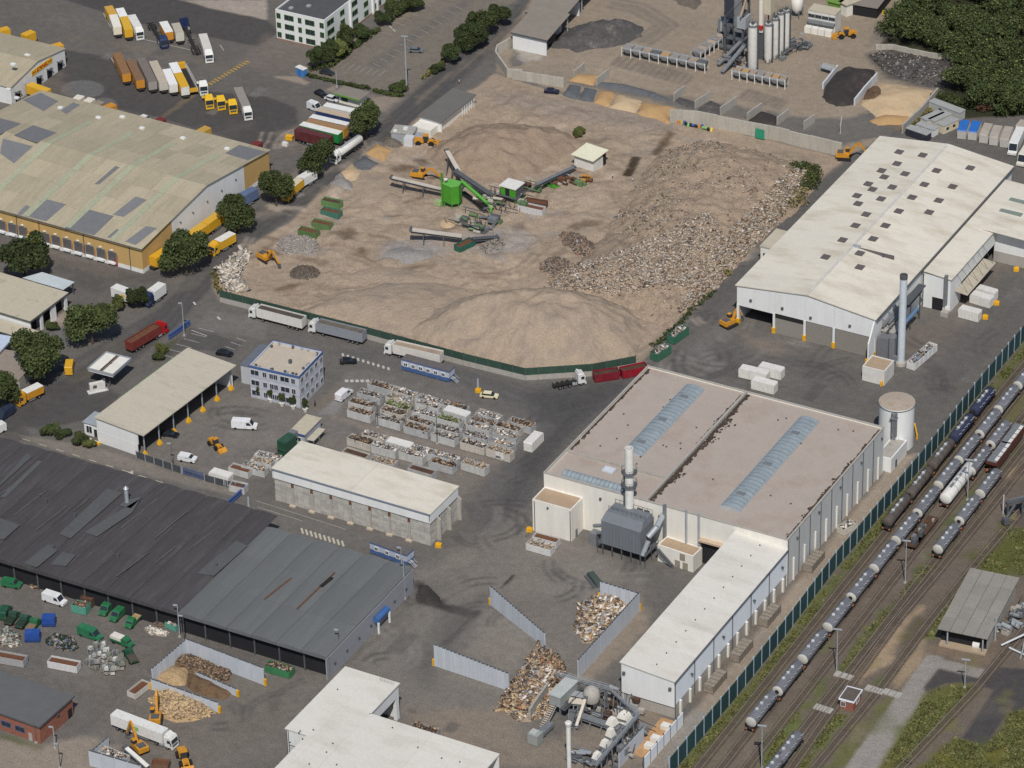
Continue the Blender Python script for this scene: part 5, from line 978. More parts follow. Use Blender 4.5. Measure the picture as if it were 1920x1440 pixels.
# 25 brick rail hut
F = Frame((1575,1308),3.0,0); e = F.at((1590,1283),3.0); F = Frame((1575,1308),3.0, math.atan2(e[1], e[0])-math.pi/2-.05); w_ = F.at((1602,1312),3.0)[0]; 
rh = F.thing('rail_hut','tiny red brick hut with white roof edge between the sidings','hut'); walls(rh, w_, 4.6,2.7,'brick_red'); pbox('roof', rh, paint((98,88,78)),-.1, w_+.1,-.1,4.7,2.72,2.85); boxes('rim', rh,'pale_blue_clad',[(-.25, w_+.25,-.25,-.11,2.55,2.95),(w_+.11, w_+.25,-.1,4.8,2.55,2.95),(-.25,-.11,-.1,4.8,2.55,2.95),(-.25, w_+.25,4.81,4.95,2.55,2.95)]); window(rh, .8,.9,.9,1.2,0,'front','lorry_white'); window(rh, 2.6,1,1.6,1, w_,'right','lorry_white')
# ================================================================ FENCES AND WALLS
def polyline_fence(name, label, pts, post_gap, h, panel_m, post_m, post_h=None, th=.08, cat='fence', postw=.2, base=0.0, base_m=None, world=False, side=0):
 q = np.array(pts) if world else unproj(pts); o0 = q[0]; t = thing(name, label, cat, (o0[0], o0[1],0)); q = q-o0
 post_h = post_h or h+.2; pm = MB().box(-postw/2, postw/2,-postw/2, postw/2,0, post_h).mesh('post', post_m); bxm = {}
 for i in range(len(q)-1):
  a, b = q[i], q[i+1]; L = np.linalg.norm(b-a); n = max(1, int(round(L/post_gap))); an = math.atan2(b[1]-a[1], b[0]-a[0]); st = L/n
  key = round(st, 3)
  me = bxm.setdefault(key, MB().box(postw/2+.01, st-postw/2-.01,-th/2, th/2, base, h).mesh('panel', panel_m))
  if base and base_m: mb_ = bxm.setdefault(('b', key), MB().box(.01, st-.01,-th, th, 0, base-.01).mesh('footing', base_m))
  for k in range(n):
   c = a+(b-a)*k/n; link('panel', me, t, (c[0], c[1],0), an); link('post', pm, t, (c[0], c[1],0), an)
   if base and base_m: link('footing', mb_, t, (c[0], c[1],0), an)
 link('post', pm, t, (q[-1][0], q[-1][1],0)); return t
mat('barrier_green',(42,74,76), var=.14, scale=.6, streak=(1,1,.3), fine=.1, obvar=.10)
mat('post_pale',(170,184,200), var=.06, rough=.5)
polyline_fence('noise_barrier','tall dark green barrier with pale blue posts along the railway', FENCE, 4.0,4.6,'barrier_green','post_pale',5.2,.12,'fence',.28)
mat('yard_fence_green',(52,78,66), var=.12, scale=.6, fine=.1, obvar=.10)
polyline_fence('yard_fence','green sheet fence on a concrete foot around the gravel yard front',[(413,566),(500,588),(690,636),(870,685),(985,713),(1110,705),(1192,690)],3.4,3.6,'yard_fence_green','dark_steel',3.8,.1,'fence',.16,1.5,'concrete')
polyline_fence('site_hoarding','blue sheet hoarding at the road corner of the gravel yard', z5((1570,800),(1750,865)),2.5,2.2, paint((46,72,120)),'dark_steel',2.3,.08,'hoarding')
polyline_fence('mesh_fence','dark grey screened fence between vehicle yard and access road', y1((970,600),(1290,712),(1300,712)),3.0,1.9, mat('screen_grey',(74,78,84), var=.1, obvar=.06),'galv',2.1)
polyline_fence('screen_fence','dark screened fence right of the blue sliding gate', y1((1455,765),(1750,845)),3.0,1.9,'screen_grey','galv',2.1)
gt_ = thing('sliding_gate','blue barred sliding gate in the screened fence','gate', G(*y1((1300,715))[0]), math.atan2(*(G2(y1((1450,760))[0])-G2(y1((1300,715))[0]))[::-1])); gl = float(np.linalg.norm(G2(y1((1450,760))[0])-G2(y1((1300,715))[0])))
bl2 = paint((66,92,150)); boxes('rail', gt_, bl2,[(0, gl, -.05,.05,.2,.35),(0, gl, -.05,.05,1.8,1.95)]); mb_ = MB().box(-.06,.06,-.03,.03,.35,1.8).mesh('bar', bl2); [link('bar', mb_, gt_, (x_, 0,0)) for x_ in np.linspace(.2, gl-.2,16)]
def gantry_gate(pa, pb, label):
 a, b = G2(pa), G2(pb); L = np.linalg.norm(b-a); t = thing('cantilever_gate', label,'gate',(*a, 0), math.atan2(b[1]-a[1], b[0]-a[0]))
 boxes('rail', t, bl2,[(0, L, -.25,.25,.3,.5),(0, L, -.25,.25,1.4,1.6)]); m_ = MB().box(-.15,.15,-.2,.2,.5,1.4).mesh('bar', bl2); [link('bar', m_, t, (x_, 0,0)) for x_ in np.linspace(.3, L-.3,12)]
gantry_gate(y1((1590,975))[0], y1((1760,825))[0],'long blue gate swung across the access road')
gantry_gate(z5((1200,1090))[0], z5((1350,985))[0],'blue gate leaf beside the road entrance with lamp post')
# upright L shaped wall units around the tipping bays
mat('wall_unit',(186,192,200), var=.06, scale=.8, streak=(1,1,.2), fine=.05, obvar=.05, rgb2=(150,150,150), thr=(.6,.8))
def unit_wall(label, pa, pb, h0, h1, unit=1.05, yel=(1,0), th=.3, name='wall_of_units', foot=True, world=None, h_of=None):
 a, b = (G2(pa), G2(pb)) if world is None else world
 L = np.linalg.norm(b-a); n = max(2, int(round(L/unit))); st = L/n; t = thing(name, label,'wall',(*a, 0), math.atan2(b[1]-a[1], b[0]-a[0]))
 m1 = MB().box(.02, st-.02,-th/2, th/2,0,1).mesh('wall_unit','wall_unit')
 cap = MB().box(.15, st-.15,-.12,.12,0,.25).mesh('lifting_eye','dark_steel')
 for k in range(n):
  h = h0+(h1-h0)*(k+.5)/n; o = link('wall_unit', m1, t, (k*st, random.uniform(-.02,.02),0)); o.scale = (1,1, h)
  link('lifting_eye', cap, t, (k*st, 0, h+.01))
 if yel[0]: pbox('end_guard', t,'yellow_paint',-.5,-.02,-.3,.3,0,1.7)
 if yel[1]: pbox('end_guard', t,'yellow_paint', L+.02, L+.5,-.3,.3,0,1.7)
 return t, L
unit_wall('pale unit wall slanting down the middle of the tipping yard', y6((1668,280))[0], y7((235,582))[0],5.2,3.8)
t_, L_ = unit_wall('pale unit wall with dirty foot left of the mixed waste heap', y6((1270,712))[0], y6((1800,890))[0],5.8,4.6)
unit_wall('short pale unit wall behind the white rubbish heap', y7((628,242))[0], y7((898,316))[0],5.0,4.6, yel=(1,0))
unit_wall('long grey unit wall running down beside the drive to the long shed', y7((905,322))[0], y7((470,800))[0],5.0,4.8, yel=(1,0))
unit_wall('white wall behind the dark wood chip bay in the lower left yard', y5((1330,640))[0], y5((1880,850))[0],4.6,4.6, unit=3.4, yel=(0,1))
unit_wall('pale side wall of the wood chip bay with pegs on top', y5((1085,830))[0], y5((1325,640))[0],3.6,4.2, unit=1.0, yel=(0,0))
unit_wall('white wall between wood chips and the light wood heap', y5((1080,880))[0], y5((1555,1045))[0],2.8,2.6, unit=2.4, yel=(1,1))
unit_wall('low broken white wall dividing the wood chip bay', y5((1400,800))[0], y5((1685,930))[0],1.6,1.9, unit=1.6, yel=(0,1))
unit_wall('white wall of the skip bay at the bottom left edge', y5((640,1420))[0], y5((1010,1530))[0],4.0,4.0, unit=3.0, yel=(0,0))
unit_wall('pale end wall of the skip bay at bottom left', y5((640,1418))[0], y5((775,1290))[0],3.0,2.6, unit=1.2, yel=(0,0))
unit_wall('grey wall in front of the sorting machines at the bottom', y7((760,1440))[0], y7((935,1250))[0],4.0,4.0, unit=2.4, yel=(0,0))
# plant boundary wall and aggregate bays
mat('plant_wall',(176,170,158), var=.1, scale=.5, streak=(1,1,.3), fine=.1, obvar=.06, rgb2=(140,132,118), thr=(.55,.78))
def block_wall(label, pts, h, unit, name='boundary_wall', th=.5, mm='plant_wall'):
 q = unproj(pts); t = thing(name, label,'wall',(*q[0],0)); q = q-q[0]; ms = {}
 for i in range(len(q)-1):
  L = np.linalg.norm(q[i+1]-q[i]); n = max(1, int(round(L/unit))); st = L/n; an = math.atan2(*(q[i+1]-q[i])[::-1]); me = ms.setdefault(round(st, 2), MB().box(.02, st-.02,-th/2, th/2,0, h).mesh('wall_panel', mm))
  for k in range(n): c = q[i]+(q[i+1]-q[i])*k/n; o = link('wall_panel', me, t, (*c, 0), an); o.scale = (1,1, random.uniform(.96,1.02))
 return t
block_wall('long pale concrete wall between gravel yard and mixing plant', z3((1120,870),(1300,880),(1540,930),(1895,1000))+z4((300,1040),(600,1110)),4.2,3.0)
block_wall('low concrete wall curving round the plant corner by the sheds', z3((0,560),(370,620))[::-1]+z2((1895,560),(1790,550),(1705,430),(1715,385),(1880,290)),3.0,2.4)
block_wall('dark wall on the right edge of the sand bay', z4((1280,690),(1160,830),(1030,950)),3.0,2.5, mm='concrete')
block_wall('pale block wall between black and orange sand', z4((850,565),(780,640),(690,750)),2.2,1.6, mm='pale_concrete')
block_wall('row of pale blocks along the back of the spoil heap by the trees', z4((840,350),(960,350),(1110,385),(1240,410),(1440,440)),1.6,1.8)
block_wall('stubby pale wall beside the black sand bay', z4((570,500),(520,560),(465,630)),1.8,1.5, mm='pale_concrete')
for k, (a, b) in enumerate([(z3((440,560))[0], z3((515,500))[0]),(z3((600,610))[0], z3((690,545))[0]),(z3((1150,720))[0], z3((1225,665))[0]),(z3((1300,770))[0], z3((1410,705))[0]),(z3((1480,820))[0], z3((1595,740))[0]),(z3((1670,860))[0], z3((1775,785))[0]),(z4((140,890))[0], z4((220,830))[0]),(z4((330,920))[0], z4((405,870))[0]),(z4((590,950))[0], z4((600,880))[0])]):
 g = G2(a); block_wall('low dividing wall between aggregate bays, number %s from the shed end' % ['one','two','three','four','five','six','seven','eight','nine'][k],[a, b],2.6,1.8,'bay_wall',.4,'concrete')

# ================================================================ HEAPS
mat('gravel_tan',(164,145,125), var=.14, scale=.16, fine=.16, bump=.8, rgb2=(142,127,112), thr=(.48,.62))
mat('gravel_pale',(174,156,138), var=.10, scale=.25, fine=.14, bump=.7, rgb2=(160,144,130), thr=(.5,.7))
mat('gravel_grey',(142,137,133), var=.12, scale=.4, fine=.18, bump=.8)
mat('gravel_dark',(104,96,86), var=.2, scale=.5, fine=.25, bump=.9)
mat('rubble_dirt',(158,138,117), var=.18, scale=.3, fine=.25, bump=1, rgb2=(120,104,90), thr=(.5,.7))
mat('asphalt_grit',(82,79,78), var=.2, scale=.4, fine=.2, bump=.8, rgb2=(112,106,100), thr=(.55,.75))
mat('black_sand',(60,55,53), var=.16, scale=.3, fine=.12, bump=.5, rgb2=(76,66,60))
mat('orange_sand',(180,144,98), var=.08, scale=.4, fine=.08, bump=.4, rgb2=(172,130,84))
mat('pale_sand',(190,166,132), var=.08, scale=.3, fine=.08, bump=.4, rgb2=(180,146,106), thr=(.5,.7))
mat('slate_chip',(94,97,101), var=.1, scale=.5, fine=.14, bump=.5)
mat('brown_chip',(112,88,64), var=.2, scale=.5, fine=.25, bump=.9, rgb2=(80,62,46), thr=(.48,.65))
mat('light_chip',(172,144,106), var=.15, scale=.6, fine=.25, bump=.9, rgb2=(150,118,78))
HEAPS = {}
def heap(name, label, px, H, slope, mm, step=.7, rough=.35, cat='heap', group=None, base=-.1, plateau=1.0, nscale=.12, world=None, key=None, kind=None, cone=False):
 p = unproj(px) if world is None else np.array(world); lo = p.min(0)-1; hi = p.max(0)+1; o0 = (lo+hi)/2
 xx, yy = np.meshgrid(np.arange(lo[0], hi[0], step), np.arange(lo[1], hi[1], step)); d = sdist(xx, yy, p)
 d = d+(fbm(xx, yy, .25,3)-.5)*min(4, H)*.8
 hmax = H*(plateau+(1-plateau)*fbm(xx, yy, nscale*.6,3))*(0.75+.5*fbm(xx+50, yy, nscale, 3))
 up = np.maximum(d, 0)*slope; hgt_ = hmax*(1-np.exp(-up/np.maximum(hmax, .05)*1.15))
 if cone: k_ = 1.6; hgt_ = -k_*np.log(np.exp(-np.minimum(up, 40)/k_)+np.exp(-hmax/k_))+k_*np.log(1+np.exp(-hmax/k_)); hgt_ = hgt_*(1+.1*(fbm(np.arctan2(yy-o0[1], xx-o0[0])*9+50, xx*.02,1,3)-.5))
 hgt_ = hgt_+(fbm(xx, yy, .5,4)-.5)*rough*np.clip(d/2,0,1)*2
 zz_ = np.where(d > -.4, np.maximum(hgt_, 0)+base*(d < .3), base-.5)
 idx = np.arange(xx.size).reshape(xx.shape); F_ = np.stack([idx[:-1, :-1], idx[:-1,1:], idx[1:, 1:], idx[1:, :-1]],-1).reshape(-1,4)
 ok = (d > -.4).ravel(); F_ = F_[ok[F_].any(1)]
 V = np.column_stack([xx.ravel()-o0[0], yy.ravel()-o0[1], zz_.ravel()]); u, inv = np.unique(F_, return_inverse=True)
 me = npmesh(name, V[u], inv.reshape(-1,4), mm, smooth=True); o = link(name, me, None, (*o0,0)); tag(o, label, cat, group)
 if kind: o['kind'] = kind
 def sample(x, y):
  i = np.clip(((y-lo[1])/step).round().astype(int),0, xx.shape[0]-1); j = np.clip(((x-lo[0])/step).round().astype(int),0, xx.shape[1]-1); return np.maximum(zz_[i, j],0)
 HEAPS[key or label] = (p, sample, o, o0); return o
def chunks(name, n, pos, size, mats, wts=None, flat=.7, elong=1.6, parent=None, off=(0,0), label=None, cat=None, seed=1, kind='stuff'):
 """broken pieces: irregular tilted blocks, one mesh"""
 rg = np.random.default_rng(seed); n = len(pos); s = np.clip(np.exp(rg.normal(0,.45, n)),.4,2.2)*size
 sx = s*rg.uniform(1, elong, n); sy = s*rg.uniform(.6,1, n); sz = s*flat*rg.uniform(.5,1.1, n)
 u = np.array([(-1,-1,-1),(1,-1,-1),(1,1,-1),(-1,1,-1),(-1,-1,1),(1,-1,1),(1,1,1),(-1,1,1)])*.5
 v = u[None]*np.stack([sx, sy, sz],1)[:, None]*rg.uniform(.65,1.15,(n, 8,3))
 a = rg.uniform(0,2*np.pi, n); b = rg.normal(0,.5, n); c, s_ = np.cos(a)[:, None], np.sin(a)[:, None]; cb, sb = np.cos(b)[:, None], np.sin(b)[:, None]
 x, y, z = v[..., 0], v[..., 1], v[..., 2]; x, z = x*cb-z*sb, x*sb+z*cb; x, y = x*c-y*s_, x*s_+y*c
 V = np.stack([x+pos[:, 0:1]-off[0], y+pos[:, 1:2]-off[1], z+pos[:, 2:3]],-1).reshape(-1,3)
 f = np.array([(0,3,2,1),(4,5,6,7),(0,1,5,4),(1,2,6,5),(2,3,7,6),(3,0,4,7)]); Fc = (f[None]+8*np.arange(n)[:, None, None]).reshape(-1,4)
 mi = np.repeat(rg.choice(len(mats), n, p=wts),6)
 o = link(name, npmesh(name, V, Fc, mats, mi), parent)
 if parent is None: o.location = (*off, 0)
 if label: tag(o, label, cat)
 o['kind'] = kind; return o
def scatter(p, n, rg, dens=None):
 lo, hi = p.min(0), p.max(0); out = []
 while len(out) < n:
  q = rg.uniform(lo, hi, (n*3,2)); ok = sdist(q[:, 0], q[:, 1], p) > .2
  if dens is not None: ok &= rg.random(len(q)) < dens(q[:, 0], q[:, 1])
  out += list(q[ok])
 return np.array(out[:n])
RUB = [mat('rub_pale',(180,164,145), var=.15, fine=.1), mat('rub_grey',(154,147,138), var=.15, fine=.1), mat('rub_brown',(134,112,94), var=.15, fine=.1), mat('rub_dark',(92,84,78), var=.15, fine=.1), mat('rub_white',(204,194,180), var=.1, fine=.06), mat('rub_brick',(150,118,100), var=.15, fine=.1)]
# terrain of the gravel yard
heap('gravel_mound','big tan gravel mound behind the green fence',[(760,625),(800,588),(860,560),(940,548),(1040,545),(1130,556),(1195,585),(1216,625),(1190,668),(1110,697),(1000,706),(960,699),(870,672),(800,652)],11.0,.66,'gravel_tan',.7,.5, key='big', cone=True)
heap('gravel_mound','low grey tan gravel bench left of the big mound',[(560,590),(640,548),(720,530),(800,528),(880,545),(900,580),(850,640),(760,632),(660,608)],3.0,.45,'gravel_tan',.8,.3)
heap('gravel_mound','broad low brown mound in the middle rear of the gravel yard',[(655,340),(690,322),(740,335),(760,370),(720,395),(665,385)],1.8,.35,'gravel_tan',.8,.25)
heap('gravel_mound','wide tan mound at the rear of the gravel yard',[(790,285),(840,252),(890,236),(960,232),(1040,240),(1090,262),(1085,285),(1030,318),(960,345),(890,345),(830,330)],7.5,.5, mat('gravel_brown',(152,131,111), var=.14, scale=.16, fine=.16, bump=.8, rgb2=(132,114,98), thr=(.48,.62)),.8,.9, key='rear', cone=True)
heap('gravel_mound','low rounded mound in front of the green crusher',[(640,520),(700,495),(780,505),(840,525),(800,545),(700,550)],1.3,.3,'gravel_tan',.9,.2)
heap('rubble_field','broad bank of tipped rubble along the right side of the gravel yard',[(1015,545),(1030,515),(1080,490),(1130,440),(1165,390),(1195,330),(1240,285),(1310,265),(1400,275),(1490,305),(1535,335),(1510,380),(1455,425),(1385,495),(1320,565),(1250,618),(1225,605),(1150,580),(1060,572)],7.0,.5,'rubble_dirt',.8,1.0, key='rub', cone=True)
p, smp, o_, c_ = HEAPS['rub']; rg = np.random.default_rng(5)
edge = lambda x, y: np.clip(fbm(x, y, .09,3)*3.2-1.25,.02,1)
q = scatter(p, 3000, rg, edge); chunks('rubble',0, np.column_stack([q, smp(q[:, 0], q[:, 1])+.1]),.3, RUB, [.34,.24,.28,.1,.02,.02], parent=o_, off=c_, seed=2)
q = scatter(unproj([(1330,560),(1400,480),(1460,420),(1530,340),(1500,320),(1440,380),(1370,450),(1290,560),(1260,600)]),3600, rg); chunks('rubble',0, np.column_stack([q, smp(q[:, 0], q[:, 1])+.15]),.38, RUB, [.42,.25,.18,.1,.04,.01], parent=o_, off=c_, seed=3)
q = scatter(unproj([(1020,545),(1080,520),(1180,500),(1260,470),(1330,430),(1365,470),(1290,560),(1180,568),(1080,558)]),4600, rg); chunks('rubble',0, np.column_stack([q, smp(q[:, 0], q[:, 1])+.15]),.36, RUB, [.42,.24,.17,.08,.08,.01], parent=o_, off=c_, seed=4)
def rubble_heap(name, label, px, H, size, n, mats, w, base='rubble_dirt', slope=.8, seed=1, elong=1.6, cat='heap', flat=.7):
 size *= .62; n = int(n*1.8); o = heap(name, label, px, H, slope, base, .6,.3, cat, key=label); p, smp, o, c = HEAPS[label]; rg = np.random.default_rng(seed); q = scatter(p, n, rg)
 chunks('debris',0, np.column_stack([q, smp(q[:, 0], q[:, 1])+size*.2]), size, mats, w, parent=o, off=c, seed=seed, elong=elong, flat=flat); return o
rubble_heap('rubble_heap','oval heap of pale grey broken concrete by the green skips', z6(*ell(290,425,165,75)),2.2,.45,700,[RUB[1], RUB[0], mat('rub_mauve',(150,142,142), var=.1)],[.5,.2,.3],'gravel_grey', seed=11)
rubble_heap('rubble_heap','dark grey heap at the tip of the excavator arm', z6(*ell(345,625,115,55)),1.8,.3,400,[RUB[3], RUB[2]],[.7,.3],'gravel_dark', seed=12)
rubble_heap('rubble_heap','stack of white concrete slabs in the corner of the yard by the road', z5((1540,600),(1620,520),(1750,450),(1775,470),(1760,560),(1700,650),(1780,730),(1770,770),(1640,760),(1580,700)),2.6,1.15,420,[RUB[4], RUB[1], RUB[0]],[.5,.3,.2],'rubble_dirt', seed=13, elong=2.4, flat=.35)
rubble_heap('scrap_heap','brown heap of rusty scrap with a white block beside it', z7(*ell(480,425,165,70,20,.45)),2.2,.5,520,[RUB[2], RUB[3], RUB[5], RUB[1]],[.35,.4,.15,.1],'rubble_dirt', seed=14, elong=2.2)
rubble_heap('scrap_heap','dark brown scrap heap at the left tip of the rubble bank', z7(*ell(310,580,115,65)),2.4,.5,480,[RUB[2], RUB[3], RUB[1]],[.4,.4,.2],'rubble_dirt', seed=15, elong=2.0)
rubble_heap('rubble_heap','grey rubble heap near the lower conveyor', z6(*ell(1690,430,110,48,20,-.3)),1.6,.4,420,[RUB[1], RUB[2], RUB[3]],[.6,.2,.2],'gravel_grey', seed=16)
rubble_heap('rubble_heap','patch of grey broken concrete above the rubble bank', z7(*ell(800,290,110,90,20,-.3)),1.2,.55,420,[RUB[1], RUB[4], RUB[3]],[.5,.3,.2],'gravel_grey', seed=17)
heap('gravel_heap','flat cone of grey grit below the lower conveyor', z6(*ell(1080,500,210,70)),2.4,.35,'gravel_grey',.7,.15); heap('gravel_heap','cone of brown grit below the upper conveyor', z6(*ell(950,110,110,70)),2.6,.5,'gravel_tan',.6,.12)
heap('gravel_heap','cream sand pile beside the lower conveyor head', z6((1290,250),(1330,235),(1450,265),(1400,330),(1320,300)),1.6,.8,'pale_sand',.5,.1)
heap('gravel_heap','tan heap beside the white roofed crusher cabin', z3(*ell(110,1290,60,40)),2.2,.7,'gravel_pale',.6,.15)
for k, (c, mm, lab) in enumerate([(((880,990),(960,960),(1060,1040),(1000,1070),(900,1030)),'gravel_dark','dark earth pile behind the grey cabin by the road'),(((770,1090),(860,1015),(990,1075),(910,1160)),'orange_sand','orange sand pile along the road edge of the yard'),(((690,1170),(760,1100),(890,1170),(830,1235),(720,1200)),'slate_chip','blue grey chipping pile next to the orange sand'),(((600,1230),(680,1160),(760,1250),(720,1310),(620,1270)),'pale_sand','pale sand and stone pile by the road'),(((520,1300),(600,1235),(700,1310),(700,1370),(560,1340)),'gravel_grey','grey gravel pile nearest the green skips'),(((480,1370),(560,1310),(640,1350),(610,1420),(500,1440)),'gravel_pale','pale stone pile wrapped round the green skips')]):
 heap('aggregate_pile', lab, z2(*c),2.2,.8, mm, .5,.15)
for k, (c, mm, lab, H) in enumerate([(((350,680),(410,600),(500,615),(470,710)),'slate_chip','blue grey chipping in the bay nearest the shed end',1.2),(((475,710),(510,620),(610,640),(575,735)),'slate_chip','blue grey chipping in the second front bay',1.2),(((575,735),(620,645),(740,660),(700,760)),'orange_sand','orange sand in the third front bay',1.8),(((700,765),(750,670),(930,715),(880,810)),'pale_sand','pale sand in the middle front bay',1.8),(((885,810),(930,725),(1160,765),(1110,880)),'orange_sand','orange sand in the last open front bay',1.8),(((400,575),(450,525),(640,540),(580,610)),'orange_sand','orange sand in the rear bay with steel posts',1.2),(((590,610),(640,580),(800,600),(990,650),(980,690),(780,640)),'slate_chip','long grey chipping strip in the rear bays',.9),(((950,680),(1000,650),(1140,720),(1280,780),(1170,740)),'slate_chip','grey chipping in the narrow middle bay',.7),(((1145,720),(1190,690),(1340,740),(1290,780)),'asphalt_grit','dark chipping in the first bay behind the long wall',1.0),(((1310,780),(1410,715),(1530,770),(1480,825)),'asphalt_grit','dark chipping in the second bay behind the long wall',1.0),(((1680,860),(1770,790),(1895,830),(1895,900)),'black_sand','black grit in the fourth bay behind the long wall',1.0)]):
 heap('aggregate_pile', lab, z3(*c), H, .7, mm, .6,.12)
heap('aggregate_pile','dark grey mound of milled asphalt beside the open sheds', z3((260,330),(330,230),(450,190),(600,150),(800,150),(950,190),(930,260),(800,320),(620,350),(450,370)),7.0,.6,'asphalt_grit',.8,.6)
heap('aggregate_pile','black sand heap in the walled bay', z4((450,690),(470,620),(560,520),(640,470),(840,500),(850,570),(760,650),(690,745),(560,755)),3.0,.5,'black_sand',.7,.25)
heap('aggregate_pile','large pale sand heap in the corner bay by the trees', z4((740,740),(800,660),(870,590),(1010,600),(1150,630),(1300,650),(1220,770),(1110,840),(860,830)),3.6,.45,'pale_sand',.8,.35)
heap('aggregate_pile','small brown sand cone on the pale sand', z4(*ell(840,690,85,60)),4.6,.8,'brown_chip',.6,.2); heap('aggregate_pile','orange brown sand strip at the foot of the pale sand', z4((800,860),(900,815),(1100,830),(1050,890),(860,890)),1.6,.5,'orange_sand',.6,.15)
rubble_heap('rubble_heap','dark spoil heap of broken asphalt below the trees', z4((780,390),(900,370),(1100,400),(1440,450),(1450,540),(1290,630),(1000,570),(880,500)),3.2,.55,700,[RUB[3], mat('rub_black',(70,66,64), var=.15), RUB[1]],[.5,.35,.15],'asphalt_grit',.6,18)
heap('aggregate_pile','dark brown spoil heap at the top edge of the plant', z3((1150,0),(1180,-60),(1380,-60),(1330,60),(1290,80),(1200,40)),3.5,.7,'gravel_dark',.7,.3)
# timber and waste heaps in the tipping bays
WASTE = [mat('waste_wood',(172,146,116), var=.2, fine=.1), mat('waste_white',(216,208,198), var=.08, fine=.05), mat('waste_brown',(128,104,82), var=.2, fine=.1), mat('waste_grey',(146,142,140), var=.15, fine=.1), mat('waste_orange',(168,112,80), var=.15, fine=.1), mat('waste_dark',(84,74,66), var=.2, fine=.1), mat('waste_yellow',(196,174,130), var=.15)]
o = rubble_heap('waste_heap','loose heap of mixed timber and rubbish spilling at the sorting machine',[(945,1300),(985,1250),(1005,1215),(1040,1225),(1062,1262),(1045,1300),(1025,1345),(975,1352),(932,1330)],3.0,.85,1500, WASTE, [.38,.1,.24,.12,.02,.1,.04],'rubble_dirt',.55,21,3.2, flat=.3)
o = rubble_heap('waste_heap','heap of white foam and timber waste against the grey unit wall',[(1078,1185),(1085,1135),(1130,1118),(1180,1112),(1192,1125),(1160,1160),(1110,1205),(1095,1205)],3.0,.9,900, WASTE, [.36,.24,.16,.12,.01,.08,.03],'rubble_dirt',.6,22,2.6, flat=.4)
rubble_heap('wood_heap','heap of brown roots and bark in the back of the wood bay', y5((1240,700),(1330,640),(1480,680),(1650,760),(1620,830),(1450,800),(1340,760)),2.6,.5,700,[WASTE[2], WASTE[5], WASTE[0]],[.5,.35,.15],'brown_chip',.8,23,2.4)
heap('wood_heap','light brown wood chip heap in the left of the wood bay', y5((1110,800),(1200,720),(1330,740),(1330,860),(1200,860)),2.6,.8,'light_chip',.5,.3); heap('wood_heap','dark brown mulch strip in the middle of the wood bay', y5((1310,860),(1340,770),(1420,790),(1640,900),(1600,960),(1450,930)),2.2,.8,'brown_chip',.5,.3)
rubble_heap('wood_heap','yellowish heap of split timber in front of the white wall', y5((1050,960),(1130,890),(1280,900),(1430,970),(1540,1050),(1420,1100),(1250,1110),(1130,1060)),2.6,.55,900,[mat('wood_pale',(190,164,124), var=.15, fine=.1), WASTE[0], WASTE[2]],[.55,.3,.15],'light_chip',.8,24,2.2)
rr = random.Random(12); CG = [mat('cage_grey',(150,150,143), var=.2, fine=.2), mat('cage_pale',(186,186,178), var=.15, fine=.1), mat('cage_olive',(120,122,104), var=.15, fine=.1), mat('cage_dark',(96,98,98), var=.15)]; cpl = unproj(y5((580,660),(690,580),(860,630),(880,740),(800,800),(680,750),(580,710)))
cbs = MB().box(-.6,.6,-.5,.5,0,.15).mesh('pallet','rust_dark'); cps = MB().box(-.04,.04,-.04,.04,0,1.15).mesh('post','galv'); cgd = [MB().add([(-.5,-.4,.16),(.5,-.4,.16),(.5,.4,.16),(-.5,.4,.16),(-.4,-.35,1.0),(.45,-.3,.8),(.35,.35,1.1),(-.4,.3,.9)],[(3,2,1,0),(4,5,6,7),(0,1,5,4),(1,2,6,5),(2,3,7,6),(3,0,4,7)]).mesh('goods', c) for c in CG]
qs_ = scatter(cpl, 90, np.random.default_rng(4))
for k, q_ in enumerate(qs_):
 if k % 3 == 2: q_ = qs_[k-1]
 t = thing('wire_crate','wire mesh crate of goods in the jumble right of the white earth skip','crate',(q_[0], q_[1],1.16*(k % 3 == 2)), rr.uniform(-.5,.5)+.3,'wire crates in the lower left yard'); link('pallet', cbs, t); link('goods', rr.choice(cgd), t); [link('post', cps, t, (x_, y_, 0)) for x_ in (-.55,.55) for y_ in (-.45,.45)]
rubble_heap('scrap_heap','jumble of grey scrap at the left edge beside the blue boxes', y5((-40,480),(60,440),(150,510),(160,570),(60,590),(-40,580)),1.4,.7,260,[RUB[1], RUB[3], mat('scrap_teal',(96,128,118), var=.1), RUB[4]],[.45,.3,.12,.13],'gravel_dark',.8,26,1.4)
rubble_heap('scrap_heap','dark green nets and tubs behind the white skip', y5((320,540),(400,490),(520,520),(560,600),(460,620),(360,590)),1.2,.7,240,[mat('net_green',(40,56,44), var=.2), RUB[3], mat('tub_blue',(104,116,140), var=.1), RUB[1]],[.5,.2,.15,.15],'gravel_dark',.8,27,1.5)
rubble_heap('scrap_heap','white sacks and film on the ground near the wood bay', y5((1020,450),(1060,440),(1210,480),(1180,510),(1060,490)),.7,.6,130,[WASTE[1], RUB[1]],[.6,.4],'rubble_dirt',.8,28,1.6)
rubble_heap('scrap_heap','bits of timber and scrap along the dark warehouse wall', y5((130,60),(240,90),(390,120),(380,180),(230,160),(160,120)),.8,.7,200,[WASTE[0], RUB[3], RUB[1], WASTE[2]],[.2,.35,.25,.2],'gravel_dark',.8,29,2.2)
rubble_heap('scrap_heap','brown earth pile with sheets at the end of the dark warehouse', y5((1080,420),(1110,385),(1190,390),(1230,440),(1150,455)),1.2,.4,120,[WASTE[2], RUB[3]],[.5,.5],'gravel_dark',.8,30,1.6)
